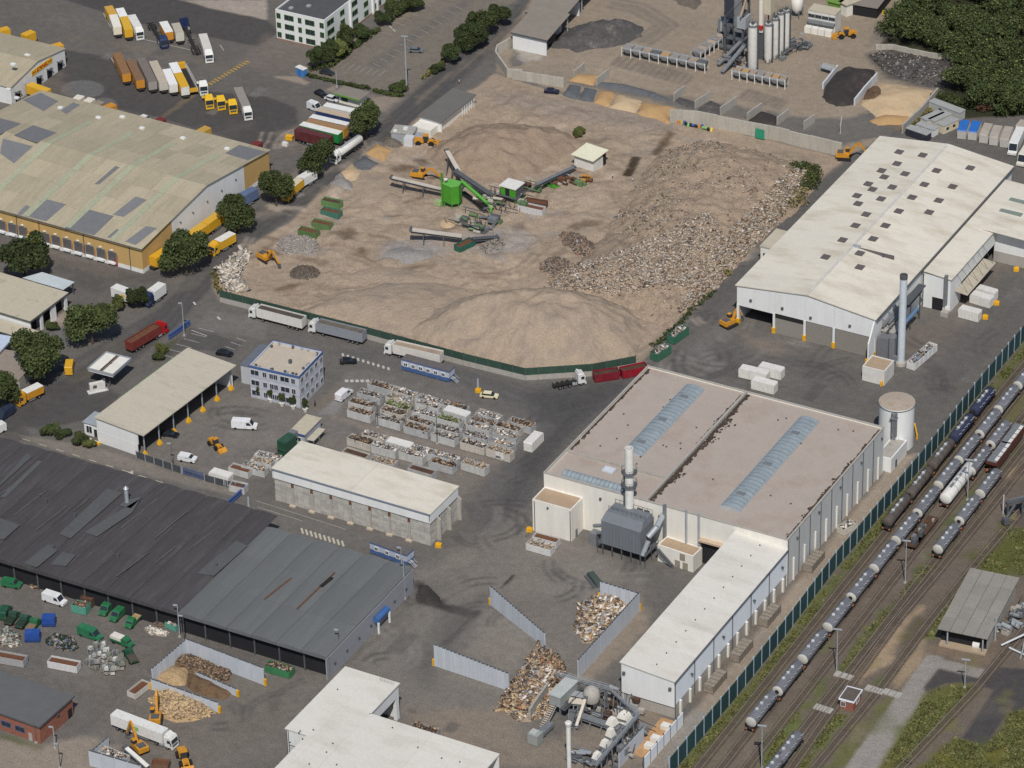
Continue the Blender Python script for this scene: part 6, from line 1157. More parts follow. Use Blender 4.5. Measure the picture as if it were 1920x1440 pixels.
heap('scrap_heap','black soot heap by the corner of the grey roofed warehouse', y6((1130,240),(1160,130),(1230,140),(1310,220),(1340,290),(1230,290)),.8,.4,'black_sand',.5,.2)
# ================================================================ PLANTS AND MACHINES (fixed)
def conveyor(label, head, zh, tail, zt, wd=1.2, mm='belt_pale', cover=True, legs=(.35,.75), name='conveyor', truss='dark_steel', group=None, rail=False):
 a = G(head[0], head[1], zh); b = G(tail[0], tail[1], zt); o = np.array([b[0], b[1],0]); t = thing(name, label,'conveyor', o, 0, group); A = Vector(a-o); B = Vector(b-o)
 part('belt', t, mm,lambda m:m.beam(B, A, wd, .12 if rail else .25)); part('truss', t, truss,lambda m:(m.beam(B-Vector((0,0,.7)), A-Vector((0,0,.7)),.15 if rail else wd*.8,.12),[m.beam(B.lerp(A, k/10)-Vector((0,0,.7)), B.lerp(A, (k+1)/10)-Vector((0,0,.1)),.14) for k in range(10)]))
 d = (A-B).normalized(); r = d.cross(Vector((0,0,1))).normalized()
 if rail:
  for s in (-1,1): part('railing', t,'galv',lambda m:([m.beam(B+r*s*wd*.5+Vector((0,0, h_)), A+r*s*wd*.5+Vector((0,0, h_)),.07) for h_ in (.55,1.05)],[m.beam(B.lerp(A, k/9)+r*s*wd*.5, B.lerp(A, k/9)+r*s*wd*.5+Vector((0,0,1.05)),.07) for k in range(10)]))
 else: part('drum', t,'dark_steel',lambda m:m.tube(A-r*wd*.6, A+r*wd*.6,.4, n=10)); 
 for f in legs:
  c = B.lerp(A, f); 
  for s in (-1,1): part('leg', t, truss,lambda m:m.beam((c.x+r.x*s*wd, c.y+r.y*s*wd, 0),(c.x+r.x*s*wd*.4, c.y+r.y*s*wd*.4, c.z-.5),.22))
 return t
mat('belt_pale',(188,180,168), var=.1, fine=.1)
# green crusher: c = zoom of (720,270), scale 4.465
cz = lambda *p: zz(720,270, p, 4.465)
conveyor('long pale discharge conveyor reaching left from the green screen tower', cz((60,275))[0],4.6, cz((480,375))[0],3.2); conveyor('pale conveyor reaching up and away from the crusher', cz((525,50))[0],7.0, cz((625,225))[0],4.8)
conveyor('dark trussed conveyor climbing behind the green tower', cz((600,225))[0],5.2, cz((910,430))[0],2.0,1.5,'dark_steel'); conveyor('wide pale conveyor near the green skip, lowest of the crusher', cz((225,715))[0],4.6, cz((650,770))[0],2.6,1.7)
conveyor('dark feed conveyor below the crusher', cz((950,775))[0],1.4, cz((740,790))[0],2.4,1.2,'dark_steel', legs=(.5,)); conveyor('long dark inclined conveyor up to the cream roofed hut', cz((1590,190))[0],2.0, cz((1270,340))[0],3.4,1.1,'grey_steel')
conveyor('black return conveyor under the green chute', cz((850,540))[0],2.2, cz((660,400))[0],1.2,1.2,'black_rubber', legs=(.5,))
b0 = cz((495,475))[0]; F = Frame(b0,2.2,0); tw = F.thing('screen_tower','bright green screen tower in the middle of the gravel yard','machine'); w_ = F.at(cz((570,490))[0],2.2); ttop = 2.2+5.2
part('housing', tw,'plant_green',lambda m:m.prism([(0,0),(3.0,-.7),(4.6,.8),(4.2,3.2),(.6,3.2)],2.0, ttop)); part('roof', tw, mat('green_top',(96,172,70), var=.08),lambda m:m.prism([(-.1,-.1),(3.0,-.85),(4.75,.75),(4.3,3.3),(.5,3.3)], ttop, ttop+.2))
for x_, y_ in ((.3,.2),(3,-.4),(4.3,.9),(.8,2.9),(4,2.9)): part('leg', tw,'plant_green',lambda m:m.box(x_-.12, x_+.12, y_-.12, y_+.12,0,2.0))
pbox('lift_post', tw,'plant_green',-.55,-.15,0,.5,.5,10.6); part('lamp', tw,'lorry_white',lambda m:m.lathe([(0,8.4),(.5,8.5),(.6,8.9),(0,9.2)],(.7,.6,0), n=10)); pbox('side_motor', tw, mat('pale_green',(150,176,120), var=.15),-2.4,-.6,-.6,.8,.4,1.9)
a = G(*cz((650,310))[0],7.0); b = G(*cz((895,520))[0],1.6); ch = thing('green_chute','bright green tube chute sloping down from the screen tower','chute',(b[0], b[1],0)); part('tube', ch,'plant_green',lambda m:m.tube(Vector(b)-ch.location, Vector(a)-ch.location, .55, n=10)); part('tail', ch,'plant_green',lambda m:m.tube(Vector(b)-ch.location, Vector(b)-ch.location+Vector((.6,-1.2,-1.3)),.4, n=8)); part('flange', ch,'pale_green',lambda m:m.tube((0,0,1.2),(0,0,2.1),.75, n=10))
F = Frame(cz((975,350))[0],5.2, rad(-3)); w_ = F.at(cz((1110,375))[0],5.2)[0]; cr = F.thing('crusher_cabin','crusher cabin with white roof and green sides on a steel base','machine')
pbox('roof', cr,'lorry_white',-.3, w_+.3,-.3,4.6,5.2,5.45); pbox('front', cr,'plant_green',0, w_*.3,0,.3,2.6,5.2); pbox('front', cr,'plant_green', w_*.6, w_, 0,.3,2.6,5.2); pbox('void', cr,'interior_dark', w_*.3, w_*.6,.15,.3,2.6,5.2); pbox('side', cr,'dark_steel', w_-.2, w_, .3,4.3,2.6,5.2); pbox('deck', cr,'dark_steel',-.5, w_+.5,-.5,4.8,2.3,2.55); [part('leg', cr,'plant_green',lambda m:m.box(x_-.15, x_+.15, y_-.15, y_+.15,0,2.3)) for x_ in (0, w_) for y_ in (0,4)]
rg_ = random.Random(4)
def clutter(name, label, px, ext, n, mats, cat='machine', zmax=3.2, rz=0, seed=1, frames=True):
 """a machine of many small plates, drums, rails: each a part"""
 rr = random.Random(seed); g = G(*px); t = thing(name, label, cat, g, rz)
 for k in range(n):
  x_, y_ = rr.uniform(-ext[0], ext[0]), rr.uniform(-ext[1], ext[1]); z_ = rr.uniform(.1, zmax*.7); s = rr.uniform(.4,1.3); mm = rr.choice(mats)
  if rr.random() < .35: part('drum', t, mm,lambda m:m.tube((x_-s, y_, z_+.4),(x_+s, y_+rr.uniform(-.6,.6), z_+.4), s*.45, n=9))
  elif rr.random() < .6: pbox('housing', t, mm, x_-s, x_+s, y_-s*.7, y_+s*.7, max(0, z_-.5), z_+s*.7)
  else: part('plate', t, mm,lambda m:m.beam((x_-s*1.3, y_, z_),(x_+s*1.3, y_+rr.uniform(-1,1), z_+rr.uniform(-.6,.8)), s*.9,.2))
 if frames:
  for k in range(n//2):
   x_, y_ = rr.uniform(-ext[0], ext[0]), rr.uniform(-ext[1], ext[1]); part('strut', t,'dark_steel',lambda m:m.beam((x_, y_, 0),(x_+rr.uniform(-1.2,1.2), y_+rr.uniform(-1.2,1.2), zmax),.16))
  for s in (-1,1): part('rail', t, mats[0],lambda m:m.beam((-ext[0], s*ext[1], zmax*.8),(ext[0], s*ext[1], zmax*.8),.18))
 return t
dg = mat('dull_green',(96,124,84), var=.2, fine=.15)
clutter('crusher_machine','tangle of crusher drums and green frames below the white roofed cabin', cz((1000,520))[0],(7,4.4),38,['dark_steel','rust_dark', dg,'grey_steel','concrete','belt_pale'], seed=2)
clutter('crusher_machine','dusty grey hopper machine with green frame beside the lower conveyor', cz((760,680))[0],(6,4),28,['dark_steel', dg,'concrete','grey_steel', dg], seed=3, zmax=3)
clutter('crusher_machine','green and brown sieve parts to the right of the crusher cabin', cz((1215,390))[0],(2.6,2),10,[dg,'rust_dark','grey_steel'], seed=4, zmax=2.4)
clutter('scrap_machine','dismantled brown loader parts in front of the cream roofed hut', cz((1570,330))[0],(4,3),16,['rust_dark','rust', dg,'concrete'], seed=5, zmax=1.8, frames=False)
a = G(*cz((1330,330))[0]); gp = thing('green_trough','flat bright green trough lying on the ground right of the crusher','trough', a, math.atan2(*(G2(cz((1480,395))[0])-G2(cz((1330,330))[0]))[::-1])); pbox('pan', gp,'plant_green',0,5.6,-.6,.6,.1,.4); [pbox('edge', gp,'plant_green',0,5.6, s*.6-.06, s*.6+.06,.4,.8) for s in (-1,1)]
F = Frame((1075,289),4.2,0); e = F.at((1102,271),4.2); F = Frame((1075,289),4.2, math.atan2(e[1], e[0])-math.pi/2); w_ = F.at((1107,303),4.2)[0]; d_ = F.at((1100,271),4.2)[1]; chh = F.thing('control_hut','small white hut with overhanging cream roof in the rear yard','hut'); walls(chh, w_, d_*.7,3.3,'lorry_white', y0=.4); part('roof', chh, mat('lemon_roof',(222,218,190), var=.05),lambda m:slab(m, [(-.5,-.4,4.0),(w_+.6,-.4,4.0),(w_+.6, d_+.3,4.4),(-.5, d_+.3,4.4)],.2)); pbox('inner', chh,'interior_dark',.3, w_-.1, d_*.7+.5, d_, 0,3.9)
F = Frame(z2((960,940))[0],3.0, rad(14)); gc = F.thing('yard_cabin','grey office container with frosted roof beside the road edge piles','cabin'); pbox('body', gc,'galv',0,6.2,0,4.5,.2,2.9); pbox('roof', gc, mat('roof_mix',(160,158,152), var=.15, scale=.8, fine=.1),-.2,6.4,-.2,4.7,2.9,3.1); pbox('box', gc,'pale_concrete',4.4,7.0,-2.6,-.2,0,2.9); boxes('unit', gc,'lorry_white',[(.5,1.5,.4,1.2,3.1,3.5),(3,4.2,2,3.2,3.1,3.6)]); pbox('side_tank', gc,'galv',6.6,9,.6,3.2,.2,2.2); boxes('base', gc,'concrete',[(0,6.2,.3,.8,0,.2),(0,6.2,3.6,4.1,0,.2)])
# ---- asphalt plant: a = zoom of (1320,0), scale 6.857
az = lambda *p: zz(1320,0, p, 6.857)
def silo(label, base, top, r, mm='lorry_white', lean=0):
 g = G(*base); h = 2.0
 lo_, hi_ = 0,40
 for _ in range(40):
  md = (lo_+hi_)/2
  if Pz(g[0], g[1], md)[1] > top[1]: lo_ = md
  else: hi_ = md
 h = lo_; t = thing('plant_silo', label,'silo', g, 0,'silos of the mixing plant'); part('shell', t, mm,lambda m:m.lathe([(r*.5,.2),(r, 2.2),(r, h),(0, h+.15)], n=20)); part('rim', t,'grey_steel',lambda m:m.lathe([(r+.05, h-.5),(r+.05, h+.1),(r-.3, h+.15)], n=20))
 part('railing', t,'dark_steel',lambda m:[m.tube((r*.95*math.cos(q_), r*.95*math.sin(q_), h),(r*.95*math.cos(q_), r*.95*math.sin(q_), h+1.1),.05, n=4) for q_ in np.linspace(0,5.8,9)]+[m.box(-.4,.4,-.4,.4, h+.1, h+.9)]); 
 for k in range(4): q_ = k*math.pi/2+.8; part('leg', t,'grey_steel',lambda m:m.box(r*.8*math.cos(q_)-.12, r*.8*math.cos(q_)+.12, r*.8*math.sin(q_)-.12, r*.8*math.sin(q_)+.12,0,2.4))
 part('ladder', t,'dark_steel',lambda m:m.box(r, r+.3,-.25,.25,1, h)); return t
silo('tall white silo nearest the viewer at the mixing plant',(1411,137),(1411,46),1.45); silo('white silo, left one of the group of four',(1440,118),(1441,44),1.25); silo('white silo, second from left in the group of four',(1453,110),(1454,34),1.1); silo('white silo, third from left in the group of four',(1463,103),(1463,23),1.1); silo('white silo, rightmost in the group of four',(1473,96),(1472,19),1.2)
g = G(1397,108); twr = thing('mixing_tower','dark steel mixing tower with slanting copper chute behind the front silo','tower', g)
for x_ in (-6.5,-3.5,-.8): 
 for y_ in (0,4): part('column', twr,'dark_steel',lambda m:m.box(x_-.3, x_+.3, y_-.3, y_+.3,0,26))
for z_ in (5,9,13,17,21,25): part('deck', twr,'dark_steel',lambda m:m.box(-6.8,-.5,-.3,4.3, z_, z_+.3))
pbox('clad_panel', twr,'grey_steel',-3.4,-1.0,-.4,-.31,8,24); pbox('clad_panel', twr, mat('navy_steel',(56,60,72), var=.1),-6.4,-3.7,-.4,-.31,12,26); pbox('mixer_box', twr,'galv',-2.4,.4,-.8,3,9.5,13); part('chute', twr, mat('copper',(206,176,150), var=.08, metal=.3, rough=.4),lambda m:m.beam((-.6,-1.8,14),(2.2,0,26),.7,.5),'bright copper coloured chute'); 
for k in range(8): part('brace', twr,'dark_steel',lambda m:m.beam((-6.5+(k % 2)*3,-.35,3*k),(-3.5+(k % 2)*3,-.35,3*k+4),.2))
g = G(1427,112); colm = thing('mixing_tower','cream column and beige block standing between the silos','tower', g); part('column', colm,'cream_clad',lambda m:m.box(-.5,.5,-.5,.5,9,26)); pbox('block', colm, mat('beige_block',(196,186,162), var=.06),.8,2.9,0,2.4,15,25); pbox('base', colm,'dark_steel',-1.4,2.6,0,3,0,9); pbox('motor', colm, red, -.5,.6,-1,0,10.2,11.4); [part('leg', colm,'dark_steel',lambda m:m.box(x_, x_+.3,2.5,2.8,9,15)) for x_ in (.8,2.6)]
a = G(*az((215,330))[0],3.4); bt = thing('bitumen_tank','long white horizontal tank on legs left of the mixing tower','tank',(a[0], a[1],0)); pbox('shell', bt,'lorry_white',0,6.6,0,2.6,1.6,4.6); pbox('end', bt,'grey_steel',-1.0,-.01,0,2.6,1.2,5.2); [part('leg', bt,'dark_steel',lambda m:m.box(x_, x_+.3, y_, y_+.3,0,1.6)) for x_ in (.2,3,6) for y_ in (.1,2.2)]; pbox('top_rail', bt,'grey_steel',0,6.6,2.3,2.6,4.61,5.6)
conveyor('left grey covered conveyor rising to the mixing tower',(1390,76),5.5,(1346,121),.8,1.1,'grey_steel', legs=(.5,)); conveyor('right grey covered conveyor rising to the mixing tower',(1396,84),5.5,(1354,135),.8,1.2,'grey_steel', legs=(.5,))
part('tail_box', bpy.data.objects['mixing_tower'],'dark_steel',lambda m:m.tube((-9,2,1),(-3,2,1.2),1.0, n=10))
def hopper_row(label, pa, pb, n, fill):
 a, b = G2(pa), G2(pb); L = np.linalg.norm(b-a); t = thing('feed_hoppers', label,'hoppers',(*a, 0), math.atan2(b[1]-a[1], b[0]-a[0])); st = L/n
 hp = MB().add([(.1,0,2.4),(st-.1,0,2.4),(st-.1,3,2.4),(.1,3,2.4),(st*.3,.8,.9),(st*.7,.8,.9),(st*.7,2.2,.9),(st*.3,2.2,.9)],[(0,1,5,4),(1,2,6,5),(2,3,7,6),(3,0,4,7),(7,6,5,4)]).box(.1, st-.1,-.05,.1,2.4,3.0).box(.1, st-.1,2.9,3.05,2.4,3.0).mesh('hopper','galv'); lg = MB().box(-.12,.12,-.15,.1,0,3.0).mesh('leg','lorry_white'); fi = MB().box(.2, st-.2,.15,2.85,2.3,2.75)
 vo = MB().box(.35, st-.35,.9,1.0,0,2.2).mesh('void','interior_dark')
 for k in range(n): link('hopper', hp, t, (k*st, 0,0)); link('leg', lg, t, (k*st, 0,0)); link('void', vo, t, (k*st, 0,0)); link('fill', fi.mesh('fill', fill[k % len(fill)]), t, (k*st, 0,0))
 link('leg', lg, t, (n*st, 0,0)); part('belt', t,'dark_steel',lambda m:m.box(0, L, 1.1,1.9,.4,.7)); part('back_wall', t,'plant_wall',lambda m:m.box(0, L, 3.3,3.7,0,2.2)); return t
hopper_row('long row of steel feed hoppers across the plant yard, the left row', z3((780,400))[0], z3((1370,520))[0],9,['gravel_grey','gravel_grey','gravel_tan','slate_chip','orange_sand']); hopper_row('row of feed hoppers topped with orange sand below the front silo', az((360,1020))[0], az((1040,1150))[0],7,['gravel_tan','orange_sand','gravel_tan','gravel_grey']); hopper_row('short row of white hoppers climbing towards the bitumen tank', z3((1340,440))[0], z3((1530,310))[0],6,['gravel_grey','gravel_pale'])
clutter('plant_machinery','dark pipes and pumps at the foot of the silo group',(1478,98),(5.5,2.2),18,['dark_steel','grey_steel','dark_steel'], seed=7, zmax=2.6, rz=rad(75)); clutter('plant_machinery','dark burner and drum below the mixing tower',(1385,118),(4.5,3),16,['dark_steel','grey_steel','galv','rust_dark'], seed=8, zmax=3.2)
clutter('plant_machinery','pale pipes beside a lamp at the right of the silo group',(1500,88),(3,1.6),9,['grey_steel','galv','dark_steel'], seed=9, zmax=1.8)
F = Frame(az((1340,130))[0],6.0,0); e = F.at(az((1690,195))[0],6.0); F = Frame(az((1340,130))[0],6.0, math.atan2(e[1], e[0])); w_ = F.at(az((1690,195))[0],6.0)[0]; po = F.thing('plant_office','white two storey container office at the top of the plant yard','building'); 
for k in range(4):
 for s in range(2): pbox('module', po,'lorry_white', w_*k/4+.03, w_*(k+1)/4-.03,0,4.6,3*s+.1,3*s+2.95)
for k in range(4): window(po, w_*(k+.5)/4,4.0,1.8,.9,0,'front','grey_steel'); 
pbox('gallery', po,'grey_steel',0, w_, -1.2,-.02,2.6,3.3); pbox('roof', po,'cream_roof',-.1, w_+.1,-.1,4.7,5.96,6.1); boxes('container', po,'cream_clad',[(w_*k/4+.05, w_*(k+1)/4-.1,-3.0,-1.3,0,1.9) for k in range(4)])
sp = thing('sand_screen','old steel screen frame next to the black sand bay','machine', G(*z4((440,515))[0]), rad(-8)); pbox('deck', sp,'galv',0,4.2,0,2,1.6,1.9); [part('leg', sp,'concrete',lambda m:m.box(x_, x_+.3, y_, y_+.3,0,2.6)) for x_ in (0,3.9) for y_ in (0,1.7)]; pbox('side', sp,'concrete',0,4.2,1.9,2.1,1.9,2.5)
# buildings on the top edge
for lab, p0_, p1_, z_, mm, rf, d_ in [('low dark roofed store at the top edge by the woods', z4((640,20))[0], z4((850,55))[0],3.6,'interior_dark','shed_felt',14),('bright green shed end at the top edge', z4((500,5))[0], z4((580,25))[0],4, paint((110,150,60)), paint((110,150,60)),10),('cream shed end beside the green one at the top edge', z4((585,10))[0], z4((635,35))[0],4,'cream_clad','cream_roof',10)]:
 F = Frame(p0_, z_, 0); e = F.at(p1_, z_); F = Frame(p0_, z_, math.atan2(e[1], e[0])); w_ = F.at(p1_, z_)[0]; t = F.thing('top_edge_shed', lab,'shed'); walls(t, w_, d_, z_-.2, mm); pbox('roof', t, rf, -.4, w_+.4,-.4, d_+.4, z_-.18, z_+.1)
tm = thing('mixer_silo','cream bulk cement tank with cone standing behind the plant silos','tank', G(1494,32)); part('body', tm,'cream_clad',lambda m:m.lathe([(.4,1.2),(1.8,3),(1.8,6),(.8,7.2),(.8,7.9),(0,7.9)], n=16)); [part('leg', tm,'grey_steel',lambda m:m.box(1.3*c_-.12,1.3*c_+.12,1.3*s_-.12,1.3*s_+.12,0,3)) for c_, s_ in ((1,1),(-1,1),(1,-1),(-1,-1))]
# ---- sorting machines at the bottom: s = zoom of (980,1240), scale 6.857
sz = lambda *p: zz(980,1240, p, 6.857)
F = Frame(sz((335,405))[0],6.4,0); e = F.at(sz((480,440))[0],6.4); F = Frame(sz((335,405))[0],6.4, rad(-4)); mach = F.thing('sorting_cabin','grey green sorting cabin on steel legs beside the waste heap','machine'); pbox('cabin', mach, mat('sort_grey',(148,152,149), var=.08, fine=.06),0,3.0,0,7.5,3.4,6.0); pbox('roof', mach, mat('sort_roof',(176,182,178), var=.05),-.15,3.15,-.2,7.7,6.0,6.3); [part('leg', mach,'grey_steel',lambda m:m.box(x_, x_+.3, y_, y_+.3,0,3.4)) for x_ in (0,2.7) for y_ in (0,3.6,7)]; pbox('platform', mach,'dark_steel',3.02,4.4,-.3,7.6,3.2,3.4); part('railing', mach,'dark_steel',lambda m:[m.beam((4.3,-.3, z_),(4.3,7.6, z_),.08) for z_ in (3.9,4.4)]+[m.beam((4.3, y_, 3.4),(4.3, y_, 4.4),.08) for y_ in np.linspace(-.3,7.6,6)])
sth = F.thing('stair_flight','pale steel stair flight coming down from the sorting cabin','stair'); part('treads', sth, mat('tread_tan',(186,172,152), var=.08),lambda m:[m.box(.4,1.9,-.4-k*.42,-.05-k*.42,3.2-k*.3,3.3-k*.3) for k in range(11)]); part('stringer', sth,'grey_steel',lambda m:(m.beam((.35,-.1,3.3),(.35,-4.8,.1),.15), m.beam((1.95,-.1,3.3),(1.95,-4.8,.1),.15), m.beam((1.95,-.1,4.3),(1.95,-4.8,1.1),.1)))
bg_ = Frame(sz((60,930))[0],2.8, rad(-4)).thing('baler_box','grey green control box at the tail of the sorting line','machine'); pbox('box', bg_,'sort_grey',0,2.6,0,2.4,.2,2.8); pbox('top', bg_,'sort_roof',.2,1.8,.4,2,2.8,3.1); pbox('trough', bg_,'grey_steel',.5,2.2,2.5,7.5,.8,1.8); [part('leg', bg_,'dark_steel',lambda m:m.box(x_, x_+.2, y_, y_+.2,0,.8)) for x_ in (.5,2) for y_ in (4,7)]
wl_ = block_wall('dirty concrete wall edging the mixed waste heap', sz((90,770),(330,420)),3.4,1.6, mm='concrete')
gt = lambda lab, a, za, b, zb, w_=1.0, mm='grey_steel': conveyor(lab, sz(a)[0], za, sz(b)[0], zb, w_*.8, mm, legs=(.1,.35,.6,.85), truss='grey_steel', rail='catwalk' in lab)
gt('dark catwalk running across behind the drum of the sorting line',(430,170),6.0,(1140,370),6.0,1.0); gt('dark catwalk descending along the long shed corner',(1140,370),6.0,(1480,680),6.0,1.1); gt('long dark catwalk down the right side of the sorting line',(1480,690),6.0,(930,1340),6.0,1.3); gt('wide grey belt along the middle of the sorting line',(660,660),2.4,(1240,860),2.0,2.2,'grey_steel'); gt('pale tube conveyor sloping down from the white drum',(810,470),5.0,(690,830),1.6,.8, mat('cream_tube',(206,196,180), var=.06)); gt('wide pale belt joining the sorting cabin to the drum',(575,500),3.4,(800,520),3.4,2.6,'cream_tube'); gt('pale blue belt beside the white drum',(600,400),4.0,(800,440),4.2,2.2,'galv'); gt('short dark belt left of the slender pipe',(650,640),3.2,(600,830),1.0,1.6,'dark_steel')
dr_ = thing('drum_separator','rounded white drum in the middle of the sorting line','machine', G(*sz((890,640))[0])); part('drum', dr_,'concrete',lambda m:m.lathe([(.6,2.2),(1.7,3.0),(2.0,4.6),(1.6,6.0),(.5,6.8),(0,6.8)], n=16)); [part('leg', dr_,'dark_steel',lambda m:m.box(1.2*c_-.12,1.2*c_+.12,1.2*s_-.12,1.2*s_+.12,0,3)) for c_, s_ in ((1,1),(-1,1),(1,-1),(-1,-1))]; pbox('motor', dr_, red, -2.6,-1,-1.6,-.6,2.0,3.0)
for k, (c, w_, h_, lab) in enumerate([((1310,690),3.0,3.0,'white tapered hood beside the long shed corner'),((1150,750),2.2,2.2,'ribbed white cover on the sorting line'),((1130,890),1.8,2.6,'white tapering hopper on the sorting line'),((1060,1030),1.9,2.0,'white rounded cover with rusty end, middle of the line'),((960,1190),1.9,2.0,'white rounded cover near the bottom of the line')]):
 F = Frame(sz(c)[0],3.6, rad(-10)); t = F.thing('sorting_hood', lab,'machine'); part('cover', t,'cream_clad',lambda m:m.add([(-w_/2,-w_/2,3.4-h_*.4),(w_/2,-w_/2,3.4-h_*.4),(w_/2, w_/2,3.4-h_*.4),(-w_/2, w_/2,3.4-h_*.4),(-w_*.3,-w_*.3,3.6+h_*.2),(w_*.3,-w_*.3,3.6+h_*.2),(w_*.3, w_*.3,3.6+h_*.2),(-w_*.3, w_*.3,3.6+h_*.2)],[(3,2,1,0),(4,5,6,7),(0,1,5,4),(1,2,6,5),(2,3,7,6),(3,0,4,7)])); pbox('body', t,'grey_steel',-w_/2, w_/2,-w_/2, w_/2,1.2,3.4-h_*.4); [part('leg', t,'dark_steel',lambda m:m.box(s_*w_*.45-.1, s_*w_*.45+.1,-.1,.1,0,1.2)) for s_ in (-1,1)]
clutter('sorting_machinery','dark girders and ducts in the middle of the sorting line', sz((1180,700))[0],(5.5,5),34,['dark_steel','grey_steel','galv','concrete','rust_dark'], seed=11, zmax=4.5); clutter('sorting_machinery','dark conveyor frames against the grey wall at the bottom edge', sz((1330,1130))[0],(3,7),22,['dark_steel','grey_steel','concrete'], seed=12, zmax=4, rz=rad(-10)); clutter('sorting_machinery','grey pipework at the bottom edge by the slender pipe', sz((800,1300))[0],(4,2),14,['grey_steel','galv','dark_steel','rust_dark','concrete'], seed=13, zmax=2.4)
g = G(*sz((600,1500))[0]); sp_ = thing('slender_pipe','slender white vent pipe with flared collar at the bottom edge','pipe', g); hp_ = 15.2; part('pipe', sp_,'lorry_white',lambda m:m.lathe([(.52,0),(.52, hp_),(0, hp_)], n=14)); part('collar', sp_,'lorry_white',lambda m:m.lathe([(.52, hp_-1.2),(.75, hp_-.8),(.75, hp_-.2),(.52, hp_)], n=14))
F = Frame(sz((1600,920))[0],3.0,0); sb_ = F.thing('bale_bay','open bay with pale sheet sides and orange brown floor below the long shed','enclosure'); pbox('floor', sb_, mat('ochre_dust',(182,142,100), var=.15, fine=.1),-1.5,3.6,-5,10,0,.15); [pbox('side_panel', sb_,'pale_blue_clad',3.7,3.85,-9+k*3.2,-9+k*3.2+3.0,0,3.4) for k in range(6)]; [pbox('post', sb_,'dark_steel',3.6,3.9,-9.15+k*3.2,-9.02+k*3.2,0,3.8) for k in range(7)]; [pbox('bale', sb_,'lorry_white',.2,2.2, y_, y_+1.6,.15,1.2) for y_ in (-2,1,6)]
# ================================================================ VEHICLES
def spot(rear, front, z):
 a, b = G2(rear, z), G2(front, z); return (a+b)/2, math.atan2(b[1]-a[1], b[0]-a[0]), float(np.linalg.norm(b-a))
WHL = MB().tube((0,-.16,.5),(0,.16,.5),.5, n=12).mesh('wheel','black_rubber'); HUB = MB().tube((0,-.19,.5),(0,.19,.5),.24, n=8).mesh('rim','grey_steel')
WHS = MB().tube((0,-.12,.34),(0,.12,.34),.34, n=12).mesh('wheel','black_rubber')
def wheels(t, xs_, yy, me=WHL):
 for x_ in xs_:
  for s in (-1,1):
   w_ = link('wheel', me, t, (x_, s*yy, 0))
   if me is WHL: link('rim', HUB, w_)
def cabpart(t, x1, col, L=2.1, H=3.3, W=2.45, high=True):
 """tractor cab, front at x1"""
 c = paint(col); y = W/2
 part('cab', t, c,lambda m:m.side([(x1-L, .7),(x1,.7),(x1,1.7),(x1-.22, H-.55),(x1-.5, H),(x1-L, H)],-y, y))
 part('windscreen', t,'glass_dark',lambda m:m.add([(x1+.02,-y+.12,1.75),(x1+.02, y-.12,1.75),(x1-.19, y-.16, H-.6),(x1-.19,-y+.16, H-.6)],[(0,1,2,3)]))
 for s in (-1,1): part('side_window', t,'glass_dark',lambda m:m.box(x1-1.3, x1-.45, s*y-.01 if s < 0 else y-.005, s*y+.005 if s < 0 else y+.012,1.75, H-.7)); part('mirror', t,'dark_steel',lambda m:m.box(x1-.25, x1-.05, s*(y+.22)-.08, s*(y+.22)+.08,1.6,2.3))
 part('bumper', t, c,lambda m:m.box(x1-.3, x1+.08,-y+.02, y-.02,.3,.68)); pbox('grille', t,'dark_steel', x1+.005, x1+.05,-y*.7, y*.7,.9,1.45)
 if high: part('air_deflector', t, c,lambda m:m.side([(x1-L+.1, H),(x1-.7, H),(x1-L+.3, H+.55),(x1-L+.1, H+.55)],-y+.2, y-.2))
